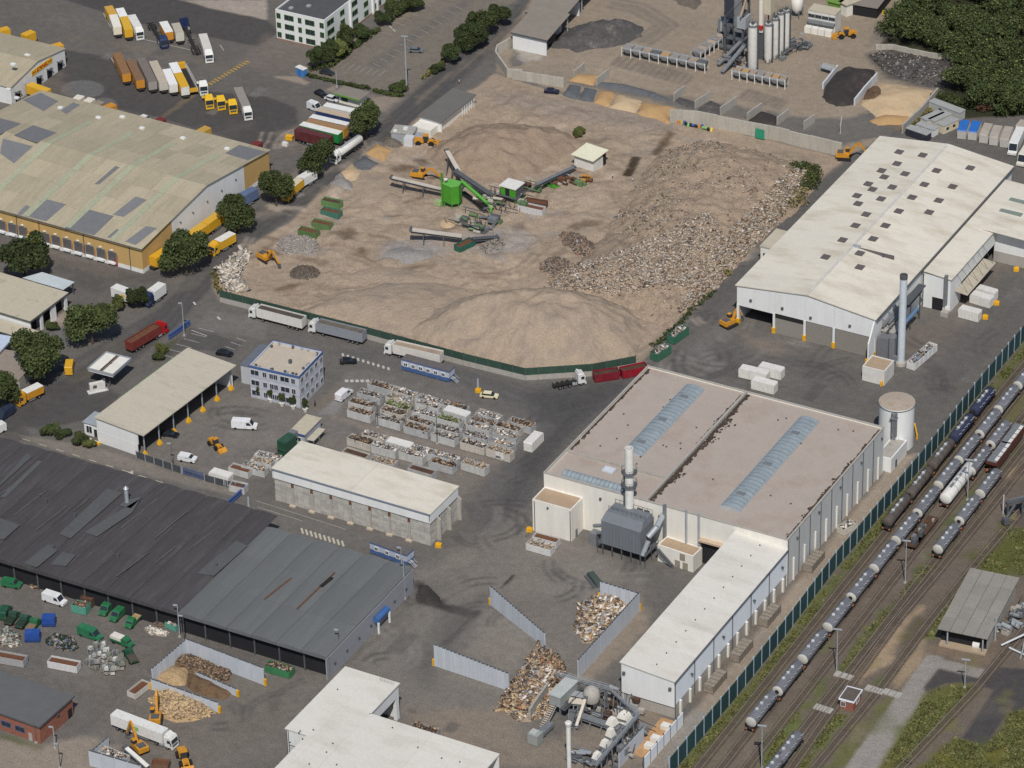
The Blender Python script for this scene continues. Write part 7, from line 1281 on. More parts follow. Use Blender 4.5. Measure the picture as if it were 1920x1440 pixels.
def truck(label, rear, front, z, body, cab=None, roof=None, kind='box', name='articulated_truck', front_panel=None, H=3.9, W=2.5, group=None, cat='truck', load=None, nax=3, both=None, signs=None):
 """rear/front: photo points of the roof centre line of the whole vehicle, z their height"""
 c, an, L = spot(rear, front, z); t = thing(name, label, cat, (*c, 0), an, group); y = W/2; bc = paint(body) if not isinstance(body, str) else body
 xr_, xf = -L/2, L/2; bx1 = xf-(2.6 if cab else 0)
 if kind == 'tank': part('tank', t, bc,lambda m:m.lathe([(0, xr_+.1),(.9, xr_+.15),(1.2, xr_+.6),(1.2, bx1-.5),(.9, bx1-.1),(0, bx1)],(0,0,2.35),'x',16)); pbox('walkway', t,'galv', xr_+.8, bx1-.8,-.3,.3,3.5,3.65); pbox('chassis', t,'chassis', xr_, bx1+.5,-.9,.9,.75,1.25)
 elif kind == 'chassis': pbox('chassis', t,'chassis', xr_, bx1+.6,-.45,.45,.7,1.1); [pbox('cross_member', t,'chassis', x_, x_+.25,-1.1,1.1,.95,1.15) for x_ in np.linspace(xr_+.2, bx1-.3,5)]
 elif kind == 'flat': pbox('deck', t,'chassis', xr_, bx1,-y, y, 1.05,1.3); [pbox('side_rail', t,'lorry_white', xr_, bx1, s*y-.12 if s > 0 else -y, y if s > 0 else -y+.12,1.3,2.3) for s in (-1,1)]; pbox('headboard', t, bc, bx1-.2, bx1-.01,-y+.13, y-.13,1.3,2.6); pbox('tailboard', t, bc, xr_, xr_+1.2,-y+.13, y-.13,1.31,3.0)
 elif kind == 'tipper':
  pbox('floor', t, bc, xr_, bx1,-y, y, 1.1,1.3); boxes('side_wall', t, bc, [(xr_, bx1,-y, -y+.08,1.3, H),(xr_, bx1, y-.08, y, 1.3, H)]); pbox('tail_door', t, bc, xr_-.02, xr_+.08,-y+.09, y-.09,1.3, H); pbox('head_wall', t, bc, bx1-.1, bx1,-y+.09, y-.09,1.3, H)
  for k in range(int(L/1.1)): [pbox('rib', t, bc, xr_+.4+k*1.1, xr_+.5+k*1.1, s*y-.0 if s > 0 else -y-.06, y+.06 if s > 0 else -y, 1.3, H) for s in (-1,1)] if xr_+.5+k*1.1 < bx1 else None
  pbox('load', t, load or 'gravel_grey', xr_+.1, bx1-.12,-y+.1, y-.1,1.32, H-.35); pbox('chassis', t,'chassis', xr_+.2, bx1+.8,-.9,.9,.7,1.08)
 else:
  z0 = 1.15
  if both: xm_ = both[0]; pbox('box_body', t, bc, xr_, xr_+L*xm_-.05,-y, y, z0, H-.06); pbox('box_body', t, paint(both[1]), xr_+L*xm_+.05, bx1,-y, y, z0, H-.06); pbox('roof', t, paint(both[2]), xr_, xr_+L*xm_-.05,-y, y, H-.055, H); pbox('roof', t, paint(both[3]), xr_+L*xm_+.05, bx1,-y, y, H-.055, H)
  else: pbox('box_body', t, bc, xr_, bx1,-y, y, z0, H-.06); pbox('roof', t, paint(roof) if roof else bc, xr_, bx1,-y, y, H-.055, H)
  pbox('rear_door', t, paint(front_panel) if front_panel else bc, xr_-.05, xr_-.003,-y+.05, y-.05, z0+.1, H-.1)
  if not cab: pbox('front_panel', t, paint(front_panel) if front_panel else bc, bx1+.003, bx1+.05,-y+.04, y-.04, z0+.05, H-.05)
  pbox('chassis', t,'chassis', xr_+.1, bx1+.7,-.9,.9,.72,1.13)
  for s in (-1,1): pbox('side_guard', t,'grey_steel',-L*.15, L*.12, s*y-.06 if s > 0 else -y, y if s > 0 else -y+.06,.5,.95)
 ax_ = [xr_+1.6+1.3*k for k in range(nax)]
 if L < 6: ax_ = [xr_+1.0]
 wheels(t, ax_, y-.2)
 if cab: cabpart(t, xf, cab); wheels(t, [xf-1.35]+([xf-4.4] if L > 8 else []), y-.2); pbox('fuel_tank', t,'galv', xf-3.6, xf-2.4,-y+.05,-y+.6,.5,1.1)
 else: [pbox('landing_leg', t,'dark_steel', bx1-2.4, bx1-2.2, s*.8-.1, s*.8+.1,0,1.1) for s in (-1,1)] if L > 6 else None
 if signs: signs(t, L)
 return t
def tractor(label, rear, front, z, col, group=None):
 c, an, L = spot(rear, front, z); t = thing('tractor_unit', label,'truck',(*c, 0), an, group); L = max(L, 5.6); cabpart(t, L/2, col, 2.2,3.6); pbox('chassis', t,'chassis',-L/2, L/2-1.0,-.45,.45,.7,1.05); part('fifth_wheel', t,'dark_steel',lambda m:m.tube((-L/2+1.5,0,1.06),(-L/2+1.5,0,1.2),.6, n=12)); [pbox('mudguard', t, paint(col),-L/2+.8,-L/2+2.2, s*1.0-.3, s*1.0+.3,1.06,1.15) for s in (-1,1)]; wheels(t, (L/2-1.3,-L/2+1.5),1.03); return t
def van(label, rear, front, z, col, L=None, W=2.0, H=2.5, name='van', bed=None, cat='van', group=None):
 c, an, l_ = spot(rear, front, z); L = L or max(4.5, l_); t = thing(name, label, cat, (*c, 0), an, group); y = W/2; p = paint(col); f = L/2; r = -L/2
 if bed is None:
  part('body', t, p,lambda m:m.side([(r, .4),(f, .4),(f, 1.05),(f-.95,1.25),(f-1.75, H-.1),(f-2.1, H),(r+.12, H),(r, H-.15)],-y, y)); xs_ = f
  part('windscreen', t,'glass_dark',lambda m:m.add([(f-.97,-y+.12,1.3),(f-.97, y-.12,1.3),(f-1.68, y-.15, H-.15),(f-1.68,-y+.15, H-.15)],[(0,1,2,3)])).location = (.02,0,.01)
  for s in (-1,1): part('side_window', t,'glass_dark',lambda m:m.side([(f-2.6,1.35),(f-1.3,1.35),(f-1.8, H-.35),(f-2.6, H-.35)], s*y-.004 if s > 0 else -y-.012, s*y+.012 if s > 0 else -y+.004))
  pbox('roof', t, p, r+.3, f-2.2,-y+.12, y-.12, H+.002, H+.03)
 else:
  part('cab', t, p,lambda m:m.side([(f-2.5,.4),(f, .4),(f, 1.0),(f-.8,1.2),(f-1.4,2.1),(f-2.5,2.1)],-y+.05, y-.05)); part('windscreen', t,'glass_dark',lambda m:m.add([(f-.8,-y+.15,1.23),(f-.8, y-.15,1.23),(f-1.36, y-.2,2.0),(f-1.36,-y+.2,2.0)],[(0,1,2,3)]))
  pbox('bed', t, p, r, f-2.55,-y, y, .75,.9); boxes('drop_side', t, p, [(r, f-2.55,-y, -y+.05,.9,1.3),(r, f-2.55, y-.05, y, .9,1.3),(r, r+.05,-y+.05, y-.05,.9,1.3)]); pbox('load', t, bed, r+.08, f-2.65,-y+.08, y-.08,.91,1.25 if bed != 'waste_white' else 2.0)
 wheels(t, (f-.9, r+1.0), y-.1, WHS); boxes('headlight', t,'galv',[(f+.002, f+.03, s*y*.7-.15, s*y*.7+.15,.75,.95) for s in (-1,1)]); boxes('tail_light', t, red, [(r-.03, r-.002, s*y*.85-.08, s*y*.85+.08,.9,1.3) for s in (-1,1)]); return t
def car(label, rear, front, z, col, L=4.4, name='car', extra=None):
 c, an, l_ = spot(rear, front, z); t = thing(name, label,'car',(*c, 0), an); y = .88; p = paint(col, rough=.3); f, r = L/2,-L/2
 part('body', t, p,lambda m:m.side([(r, .35),(f, .35),(f, .68),(f-.9,.9),(r+.3,.95),(r, .85)],-y, y)); part('cabin', t,'glass_dark',lambda m:m.side([(r+.35,.95),(f-1.0,.9),(f-1.75,1.4),(r+.9,1.42)],-y+.1, y-.1)); part('roof', t, p,lambda m:m.box(r+.85, f-1.7,-y+.14, y-.14,1.4,1.47)); wheels(t, (f-.8, r+.8), y-.1, WHS); boxes('headlight', t,'galv',[(f+.002, f+.03, s*.6-.15, s*.6+.15,.55,.7) for s in (-1,1)])
 if extra: extra(t)
 return t
Y_, WH, CR = (222,166,28),(222,222,218),(200,190,172)
Z1 = lambda a: z1(a)[0]
ty = 'trailers parked in the truck yard'
for lab, a, b, bd, rf, fp, bo in [
 ('yellow swap body, far one of the first stack in the back row',(203,11),(211.5,26), Y_, (214,160,60), None, None),('cream swap body, near one of the first stack in the back row',(212,27),(220,50),(226,218,196),(232,228,214), None, None),
 ('white swap body, far one of the second stack in the back row',(224,15),(231.5,30), WH, (236,236,232), None, None),('yellow swap body, near one of the second stack in the back row',(232,31),(241,55), Y_, (222,172,40), None, None),
 ('white box with orange near end in the back row',(306,40),(317,60),(214,140,40),(230,230,226),(214,140,40), None),('cream swap body right of the white one with orange end',(329,43),(337,62),(206,200,186),(186,176,158), None, None),
 ('brown topped trailer with orange front, leftmost in the long row',(219,98),(237,138),(196,128,50),(142,104,66),(206,140,40), None),('dusty brown trailer, second in the long row',(244,112),(263,150),(186,124,56),(132,100,70),(204,136,44), None),('grey topped trailer, third in the long row',(264,108),(286,153),(156,150,146),(122,112,104), None, None),('beige topped trailer, fourth in the long row',(287,114),(306,154),(196,188,176),(190,176,156), None, None),('short white box, fifth in the long row',(312,129),(325,158), WH, (234,234,232), None, None),
 ('white and yellow trailer made of two boxes in the long row',(324,117),(347,163), WH, None, None, (.42, Y_, (236,236,234),(220,168,30)))]:
 truck(lab, a, b, 3.8, bd, None, rf, name='parked_trailer', front_panel=fp, cat='trailer', group=ty, both=bo, H=3.8, nax=2)
truck('small white box truck at the right end of the white swap bodies',(246,27),(262,56),3.6, WH, WH, None, name='box_truck', H=3.5, nax=1)
truck('dark chassis trailer with navy tractor in the back row',(281,40),(309,84),1.5,(40,40,44),(34,48,90), kind='chassis', name='chassis_truck', nax=2); truck('navy tractor with long empty chassis trailer, right of the cream swap body',(370,97),(344,42),1.5,(40,40,44),(34,48,92), kind='chassis', name='chassis_truck', nax=3); truck('cream truck facing the camera, alone at the right of the back row',(380,64),(392,100),3.4,(212,208,198),(226,226,222), None, name='box_truck', H=3.6, nax=1)
truck('yellow flatbed trailer with white side rails at the end of the long row',(339,118),(363,165),2.6, Y_, None, kind='flat', name='flatbed_trailer', cat='trailer', nax=2)
tractor('white tractor unit left of the yellow ones',(375,139),(382,163),3.0, WH); tractor('yellow tractor unit, left of the three',(385,166),(393,189),3.0,(226,176,20)); tractor('yellow tractor unit, middle of the three',(407,169),(415,191),3.0,(226,176,20)); tractor('yellow tractor unit, right of the three',(429,175),(437,198),3.0,(226,176,20)); truck('grey topped truck with white cab right of the yellow tractors',(446,164),(465,206),3.6,(176,170,166), WH, (150,140,132), name='box_truck', H=3.7, nax=2)
for lab, a, b, c in [('yellow trailer behind the depot roof at the left edge',(-6,58),(16,52), Y_),('yellow trailer behind the depot roof, right of the first',(44,66),(62,58), Y_),('orange trailer peeping over the depot roof corner',(98,87),(116,82),(226,160,30)),('white topped trailer docked behind the tan roof, first of four',(136,192),(152,179),(226,216,200)),('white topped trailer docked behind the tan roof, second of four',(155,197),(172,184),(226,216,200)),('grey topped trailer docked behind the tan roof, third of four',(174,200),(190,190),(150,136,118)),('orange trailer docked behind the tan roof, fourth of four',(192,204),(214,195),(206,136,40)),('dark red trailer end behind the tan roof',(288,230),(306,221),(120,46,44)),('yellow trailer with grey top behind the tan roof',(368,250),(390,238),(196,154,60)),('dark red trailer behind the far corner of the tan roof',(470,276),(486,265),(120,44,44))]:
 truck(lab, a, b, 3.8, c, None, name='docked_trailer', cat='trailer', group='trailers docked behind the warehouse', nax=2)
truck('bright yellow trailer reversed to the white depot docks',(54,157),(90,170),3.8,(226,168,30), None, (224,172,40), name='docked_trailer', cat='trailer', nax=2)
car('white car behind the tan warehouse roof',(264,217),(280,224),1,(220,220,222)); car('grey car alone in the office car park',(770,93),(790,94),.7,(110,116,122)); car('dark car behind the car park hedge',(604,133),(622,137),.7,(52,54,60)); car('black car at the gatehouse',(596,172),(607,178),.7,(30,32,36)); car('white car beside the gatehouse',(617,183),(628,186),.7,(214,214,216)); car('dark blue van parked at the aggregate bays',(1026,170),(1043,171),.7,(30,34,70)); car('black car parked near the office wing',(412,660),(430,663),.7,(28,30,38)); car('black car driving past the site office',(640,677),(666,676),.7,(30,32,36)); car('cream taxi with dark windows on the weighbridge road',(902,739),(933,742),.7,(226,216,178),4.6); car('dark car in the vehicle shed bay',(312,812),(326,814),.7,(30,34,44)); 
# trailers by the gatehouse
tg = 'trailers parked at the truck yard gate'
for lab, a, b, bd, rf in [('dark maroon trailer, lowest of the row by the gate',(556,240),(620,257),(96,42,44),(96,46,48)),('green trailer with white roof by the gate',(565,231),(638,249),(34,132,62),(226,226,222)),('orange sided trailer with brown roof by the gate',(577,224),(648,240),(206,146,52),(160,122,84)),('white roofed trailer in the middle of the gate row',(583,217),(652,233),(176,170,160),(226,226,222)),('blue trailer with beige roof by the gate',(596,204),(664,220),(46,62,110),(192,172,146)),('white trailer, highest of the row by the gate',(609,195),(672,209),(206,206,202),(226,226,222))]: truck(lab, a, b, 4.0, bd, None, rf, name='parked_trailer', cat='trailer', group=tg, H=4.0)
truck('white tanker driving down the road by the big tree',(676,252),(624,288),3.4,'lorry_white', WH, kind='tank', name='tank_truck'); 
truck('yellow truck with pale top half under the roadside tree',(563,334),(534,358),3.4, Y_, Y_, (214,200,170), name='box_truck', H=3.5, nax=1); truck('white box truck ahead of the yellow one on the road',(588,319),(562,334),3.4, WH, None, name='box_trailer', H=3.5, nax=1, cat='trailer'); van('small white van in front of the box truck at the gate',(585,193),(596,197),2,(214,216,218),4.8); sk1 = thing('skip_bin','small yellow skip by the maroon trailer','skip', G(543,262),.2); part('bin', sk1,'yellow_paint',lambda m:m.prism([(-1,-.7),(1,-.7),(1,.7),(-1,.7)],.1,1.2)); pbox('rim', sk1,'yellow_paint',-1.1,1.1,-.8,.8,1.2,1.3); pbox('skid', sk1,'dark_steel',-.8,.8,-.5,.5,0,.1)
wl2 = thing('white_block','white concrete block beside the small yellow skip','block', G(535,273)); pbox('block', wl2,'lorry_white',-.8,.8,-.5,.5,0,1.0); pbox('cap', wl2,'lorry_white',-.6,.6,-.4,.4,1.0,1.2)
# along the warehouse end and the road
truck('yellow trailer parked along the warehouse wall, lower of the long pair',(346,445),(383,419),4.0, Y_, None, (214,164,40), name='parked_trailer', cat='trailer'); truck('yellow trailer parked along the warehouse wall, upper of the long pair',(384,418),(421,391),4.0, Y_, None, (214,164,40), name='parked_trailer', cat='trailer'); truck('yellow trailer at the near corner of the warehouse',(314,464),(286,482),4.0, Y_, None, name='parked_trailer', cat='trailer'); truck('steel blue trailer at the far end of the white gable wall',(448,367),(478,351),4.0,(88,108,146), None, name='parked_trailer', cat='trailer')
truck('yellow delivery truck with white roof on the road',(436,436),(395,459),3.5, Y_, Y_, (226,222,214), name='box_truck', H=3.6, nax=1); truck('white trailer with yellow patch behind the small tree',(213,535),(243,546),3.9, WH, None, name='parked_trailer', cat='trailer', signs=lambda t, L: pbox('logo_panel', t,'yellow_paint', L*.15, L*.35,-1.3,-1.252,2.2,3.0)); truck('white box truck with navy cab behind the small tree',(304,530),(272,553),3.9, WH, (30,44,88), name='box_truck', nax=2)
truck('dark red articulated truck turning at the road junction',(240,641),(308,600),3.5,(124,52,46),(190,28,30), None, kind='tipper', load='rust', H=3.5); van('yellow van half under the big roadside trees',(128,690),(132,668),2.4, Y_, 6, H=2.7); truck('yellow trailer under the lowest roadside trees',(76,721),(30,743),3.0,(206,140,30),(214,150,30),(226,226,222), name='box_truck', H=3.2, nax=1); van('navy van on the road at the left edge',(22,763),(-4,781),1.6,(40,52,76),6); van('white van cut by the left edge of the picture',(-2,800),(-16,806),1.6, WH, 5.5); truck('yellow trailer at a dock of the yellow wall',(66,449),(58,438),3.8, Y_, None, name='docked_trailer', cat='trailer', nax=1)
# site road
truck('white tipper truck waiting on the site road, first from left',(570,596),(469,570),3.7,(216,214,208), WH, kind='tipper', load='waste_dark', H=3.8); truck('truck with grey tipper body waiting on the site road',(683,622),(581,597),3.7,(140,146,154), WH, kind='tipper', load='gravel_dark', H=3.8); truck('white tipper truck with sandy load, third on the site road',(828,662),(723,638),3.7,(214,210,202), WH, kind='tipper', load='gravel_tan', H=3.8)
truck('hook lift truck with empty dark chassis and white cab',(1036,715),(1096,703),2.2,(44,44,46), WH, kind='chassis', name='hooklift_truck', nax=2)
truck('long white trailer truck with green logo in the lower left yard',(213,1335),(327,1378),3.8, WH, WH, None, name='articulated_truck', signs=lambda t, L: (pbox('logo_panel', t, paint((120,190,110)),-L*.12,-L*.04,-1.3,-1.252,2.1,3.1), ))
# vans and cars in the yards
van('white panel van in the vehicle shed yard', y1((1650,350))[0], y1((1825,360))[0],1.4,(226,228,230),6.4); van('white car van with a person beside it near the shed', y1((1275,590))[0], y1((1390,610))[0],.9,(222,224,226),4.6, H=1.8); van('white minibus parked between office and containers', y2((585,165))[0], y2((665,100))[0],1.6,(226,226,230),5.4, H=2.3); van('white panel van in the lower left yard', y5((310,205))[0], y5((465,255))[0],1.4,(226,228,230),6.0)
GR = (38,112,70); GD = (34,84,62)
van('green van at the left edge of the yard by the dark warehouse', y5((20,110))[0], y5((145,130))[0],1.2, GR, 4.8, H=1.9); van('green van parked by the dark warehouse, left of the pair', y5((790,250))[0], y5((720,330))[0],1.5, GR, 5, H=2.1); van('green van parked by the dark warehouse, right of the pair', y5((880,290))[0], y5((790,375))[0],1.5, GR, 5, H=2.1); van('green pickup with sandy load by the dark warehouse', y5((990,340))[0], y5((905,425))[0],1.2, GR, 5.6, bed='light_chip', name='pickup_truck', cat='truck'); van('large green panel van in the middle of the lower left yard', y5((560,440))[0], y5((720,500))[0],1.6,(40,118,78),6.2); van('green pickup with white load in the lower left yard', y5((790,500))[0], y5((945,560))[0],1.2, GR, 5.8, bed='waste_white', name='pickup_truck', cat='truck'); van('green pickup with dark flat load near the mesh cages', y5((960,690))[0], y5((890,590))[0],1.0, GD, 5.6, bed='waste_dark', name='pickup_truck', cat='truck')
van('dark green van at the left end of the parked row', y5((10,370))[0], y5((60,270))[0],1.4, GD, 5); van('dark green pickup with white cab roof, first in the row', y5((50,410))[0], y5((120,320))[0],1.2,(48,80,66),5.2, bed='net_green', name='pickup_truck', cat='truck'); van('dark green pickup with white cab roof, second in the row', y5((125,435))[0], y5((200,345))[0],1.2,(46,84,68),5.2, bed='net_green', name='pickup_truck', cat='truck'); van('green pickup next to the blue box in the parked row', y5((200,460))[0], y5((270,370))[0],1.2, GR, 5.2, bed='waste_brown', name='pickup_truck', cat='truck')
for lab, c, ex_, h_ in [('blue covered box in front of the parked row',(235,530),(3.4,2.2),2.4),('blue covered box behind the first one',(350,420),(3.0,2.2),2.4)]: t = thing('covered_skip', lab,'skip', G(*y5(c)[0],0), rad(28)); pbox('cover', t, paint((38,78,160)),-ex_[0]/2, ex_[0]/2,-ex_[1]/2, ex_[1]/2,.9, h_); pbox('bin', t, paint((34,66,130)),-ex_[0]/2-.1, ex_[0]/2+.1,-ex_[1]/2-.1, ex_[1]/2+.1,.2,.9); pbox('skid', t,'dark_steel',-ex_[0]/2, ex_[0]/2,-.8,.8,0,.2)
# upper right yard
van('white coach with yellow back at the right edge',(1915,236),(1897,276),3.2,(224,224,220),12, W=2.5, H=3.3, name='coach', cat='bus'); van('cream coach cut by the right edge',(1935,262),(1912,298),3.2,(216,212,198),10, W=2.5, H=3.2, name='coach', cat='bus')

# ================================================================ CONTAINERS
CONT = {}
def container(label, c, an, col, fill, L=6.5, W=2.45, H=2.3, heapy=True, seed=0, group=None, name='waste_container', cover=None, rib=True):
 t = thing(name, label,'container',(c[0], c[1],0), an, group); key = (col, L, W, H)
 if key not in CONT:
  p = MATS[col] if isinstance(col, str) else paint(col, obvar=.06); x, y = L/2, W/2
  CONT[key] = [MB().box(-x, x, -y, y, .15,.35).mesh('floor', p), MB().box(-x, x, -.05,.05,.35, H).mesh('side_wall', p), MB().box(-.05,.05,-y+.06, y-.06,.35, H).mesh('end_wall', p), MB().box(-.06,.06,-.05,.05,.35, H-.05).mesh('rib', p), MB().box(-x+.2, x-.2,-.6,.6,0,.15).mesh('skid','dark_steel')]
 fl, sw, ew, rb, sk0 = CONT[key]; link('floor', fl, t); link('skid', sk0, t)
 for s in (-1,1):
  link('side_wall', sw, t, (0, s*(W/2-.05),0)); link('end_wall', ew, t, (s*(L/2-.05),0,0))
  if rib: [link('rib', rb, t, (x_, s*(W/2+.05),0)) for x_ in np.linspace(-L/2+.3, L/2-.3,6)]
 if cover: part('cover', t, cover,lambda m:m.side([(-L/2, H),(L/2, H),(L/2-.2, H+.3),(-L/2+.2, H+.3)],-W/2, W/2)); return t
 rr = np.random.default_rng(seed); fb, mm, wts = FILL[fill]; pbox('fill', t, fb, -L/2+.12, L/2-.12,-W/2+.12, W/2-.12,.4, H-.45)
 if mm: n = 80; q = np.column_stack([rr.uniform(-L/2+.3, L/2-.3, n), rr.uniform(-W/2+.3, W/2-.3, n), rr.uniform(H-.45, H+.28, n)]); chunks('load', n, q, .36, mm, wts, parent=t, seed=seed, elong=2.0, flat=.6)
 return t
FILL = {'wood': ('rust_dark',[WASTE[2], WASTE[5], RUB[1], WASTE[0]],[.35,.3,.2,.15]),'mixed': ('waste_grey',[WASTE[1], RUB[1], WASTE[3], WASTE[5], WASTE[0], mat('waste_blue',(120,140,170), var=.15)],[.3,.2,.2,.12,.12,.06]),'grey': ('waste_dark',[RUB[1], WASTE[3], WASTE[5], RUB[4]],[.35,.3,.25,.1]),'green': ('waste_dark',[mat('green_waste',(110,132,72), var=.2), WASTE[2], RUB[1]],[.6,.2,.2]),'dark': ('rust_dark', None, None),'tan': ('gravel_tan',[RUB[0], RUB[1], WASTE[0]],[.5,.3,.2]),'rust': ('rust', None, None)}
kz = lambda p: (600+p[0]/4.364,690+p[1]/4.364)
van_a = math.atan2(*(G2(kz((1265,610)),2.3)-G2(kz((335,345)),2.3))[::-1])
BX = ['box_white','box_white', mat('box_grey',(172,173,174), var=.16, scale=.8, fine=.08).name, mat('box_worn',(190,184,174), var=.18, scale=.9, fine=.1, rgb2=(140,112,92), thr=(.58,.72)).name]; ordn = ['first','second','third','fourth','fifth','sixth']; sd_ = 100
for rn, fills, row in [('front',['wood','grey','wood','grey','grey','tan'],[(335,350),(578,412),(800,480),(1022,545),(1262,612),(1475,668)]),('second',['wood','wood','wood','green','grey','mixed'],[(345,280),(605,345),(825,425),(1060,412),(1285,545),(1490,605)]),('third',['grey','green','mixed','grey','mixed','mixed'],[(415,205),(640,300),(870,362),(1050,490),(1310,470),(1525,535)]),('fourth',['mixed','mixed', None,'wood','wood'],[(650,240),(890,290),(1120,355),(1340,425),(1545,475)]),('rear',['wood','mixed','mixed','wood','mixed','wood'],[(500,135),(690,190),(890,250),(1110,305),(1385,375),(1650,440)])]:
 for k, (c, fi) in enumerate(zip(row, fills)):
  sd_ += 1; g = G2(kz(c),2.3); container('open waste container, %s from left in the %s row of the upper container block' % (ordn[k], rn) if fi else 'white covered container in the middle of the upper container block', g, van_a+rad(random.uniform(-2,2)), random.choice(BX), fi or 'grey',6.8,2.5,2.3, seed=sd_, group='waste containers of the upper block', cover=None if fi else 'lorry_white')
for rn, fills, row in [('front',['dark','tan','dark'],[(295,690),(520,752),(835,826)]),('middle',['wood','mixed','mixed','wood','tan'],[(335,580),(535,640),(760,692),(1005,768),(1270,782)]),('rear',['mixed', None,'mixed','mixed'],[(450,548),(650,610),(845,665),(1030,716)])]:
 for k, (c, fi) in enumerate(zip(row, fills)):
  sd_ += 1; g = G2(kz(c),2.3); container('open waste container, %s from left in the %s row of the lower container block' % (ordn[k], rn) if fi else 'white covered container in the rear row of the lower container block', g, van_a+rad(random.uniform(-2,2)), random.choice(BX), fi or 'grey',6.8,2.5,2.3, seed=sd_, group='waste containers of the lower block', cover=None if fi else 'lorry_white')
def cont_px(label, a, b, z, col, fill, **k):
 c, an, L = spot(a, b, z); return container(label, c, an, col, fill, L=max(3.2, L), H=z, seed=int(c[0]*7) % 999+1, **k)
cont_px('closed white container with ribs standing at the end of the container block', kz((1700,620)), kz((1795,525)),2.4,'lorry_white','grey', cover='lorry_white')
for lab, a, b, col, fi in [('dark red container with scrap left of its twin at the fence',(1113,699),(1160,692),(128,28,42),'dark'),('bright dark red container nearest the hall corner',(1164,692),(1212,682),(148,22,40),'dark'),('green container with rubbish on the service road, nearer one',(1226,662),(1252,645),(56,110,86),'mixed'),('green container with rubbish on the service road, farther one',(1257,630),(1285,610),(56,112,88),'mixed')]: cont_px(lab, a, b, 2.4, col, fi)
for lab, a, b, col, fi in [('green skip with rust brown fill, lowest of the group in the yard',(290-480+480,0), None, None, None)][:0]: pass
for lab, c, col, fi in [('olive green skip, nearest of the skips by the road edge',(375,305),(88,120,70),'rust'),('olive green skip behind the nearest one',(470,250),(96,128,78),'rust'),('teal green skip with rusty inside in the yard',(535,165),(62,116,100),'rust'),('light green skip, farthest of the yard group',(540,95),(96,138,82),'dark')]: container(lab, G2(z6(c)[0],2), van_a+rad(4), col, fi, 5.6,2.4,2.0, seed=5)
cont_px('dark green skip under the lower conveyor', cz((610,855))[0], cz((740,790))[0],1.8,(40,96,80),'rust'); cont_px('white skip with rusty load beside the crusher cabin', cz((1135,495))[0], cz((1340,540))[0],2.2,(196,196,196),'rust'); cont_px('rusty skip behind the white one at the crusher', cz((1180,460))[0], cz((1360,490))[0],2.2,(96,66,54),'rust')
cont_px('white skip with earth at the white cube annex', y3((115,1190))[0], y3((290,1240))[0],2.0,(206,206,204),'tan'); cont_px('white skip behind it against the annex wall', y3((160,1140))[0], y3((330,1185))[0],2.0,(200,200,198),'rust')
cont_px('long white skip half full of rubbish beside the slim stack', y4((-340,200))[0] if 0 else z8((1090,1250))[0], z8((1250,1110))[0],2.2,(212,212,210),'mixed')
for k, (a, b) in enumerate([((1388,688),(1440,700)),((1425,683),(1468,694)),((1412,710),(1455,721)),((1800,576),(1838,586)),((1822,549),(1860,560)),((1833,538),(1868,548))]): cont_px('white ribbed press container, %s' % ['left one of the three in the hall yard','rear right one of the three in the hall yard','front one of the three in the hall yard','nearest one beside the annex canopy','middle one beside the annex canopy','farthest one beside the annex canopy'][k], a, b, 2.5,'lorry_white','grey', cover='lorry_white', name='press_container')
for k, (a, b) in enumerate([((1803,246),(1811,226)),((1823,248),(1832,228)),((1844,254),(1854,232)),((1863,258),(1872,236)),((1883,262),(1892,238)),((1912,238),(1922,226))]): cont_px('pale press container, %s' % ['with blue sheet, left one by the woods','with blue sheet, right one by the woods','first of the three bare ones by the woods','second of the three bare ones by the woods','third of the three bare ones by the woods','at the right edge behind the coach'][k], a, b, 2.6,(186,182,176),'tan', cover=paint((40,110,200)) if k < 2 else mat('dusty_cover',(170,160,148), var=.15), name='press_container')
for lab, c, an, ex_, h_, col in [('long grey roofed site container by the woods',(1775,214),-.25,(11,2.6),2.7,(176,178,174)),('grey roofed cabin left in the site camp',(1748,232),1.2,(7,2.5),2.7,(196,194,184)),('grey roofed cabin middle in the site camp',(1762,234),1.2,(7,2.5),2.7,(196,194,184)),('cream cabin with dark openings in the site camp',(1777,244),1.2,(6,2.5),2.7,(214,204,176)),('white cabin in front of the site camp',(1738,250),-.2,(6,2.4),2.4,(222,224,226)),('dark blue cabin hidden behind the large hall roof',(1722,258),-.2,(7,2.4),2.4,(50,52,66))]:
 t = thing('site_container', lab,'cabin', G(c[0], c[1],0), an); pbox('body', t, paint(col),-ex_[0]/2, ex_[0]/2,-ex_[1]/2, ex_[1]/2,.15, h_-.1); pbox('roof', t, mat('cab_roof_grey',(158,160,158), var=.08),-ex_[0]/2-.1, ex_[0]/2+.1,-ex_[1]/2-.1, ex_[1]/2+.1, h_-.1, h_+.1); [pbox('window', t,'glass_dark', x_-.5, x_+.5,-ex_[1]/2-.05,-ex_[1]/2-.003,1.1,1.9) for x_ in (-1.4,1.2)]; boxes('foot', t,'concrete',[(-ex_[0]/2+.3,-ex_[0]/2+.8,-.8,.8,0,.15),(ex_[0]/2-.8, ex_[0]/2-.3,-.8,.8,0,.15)])
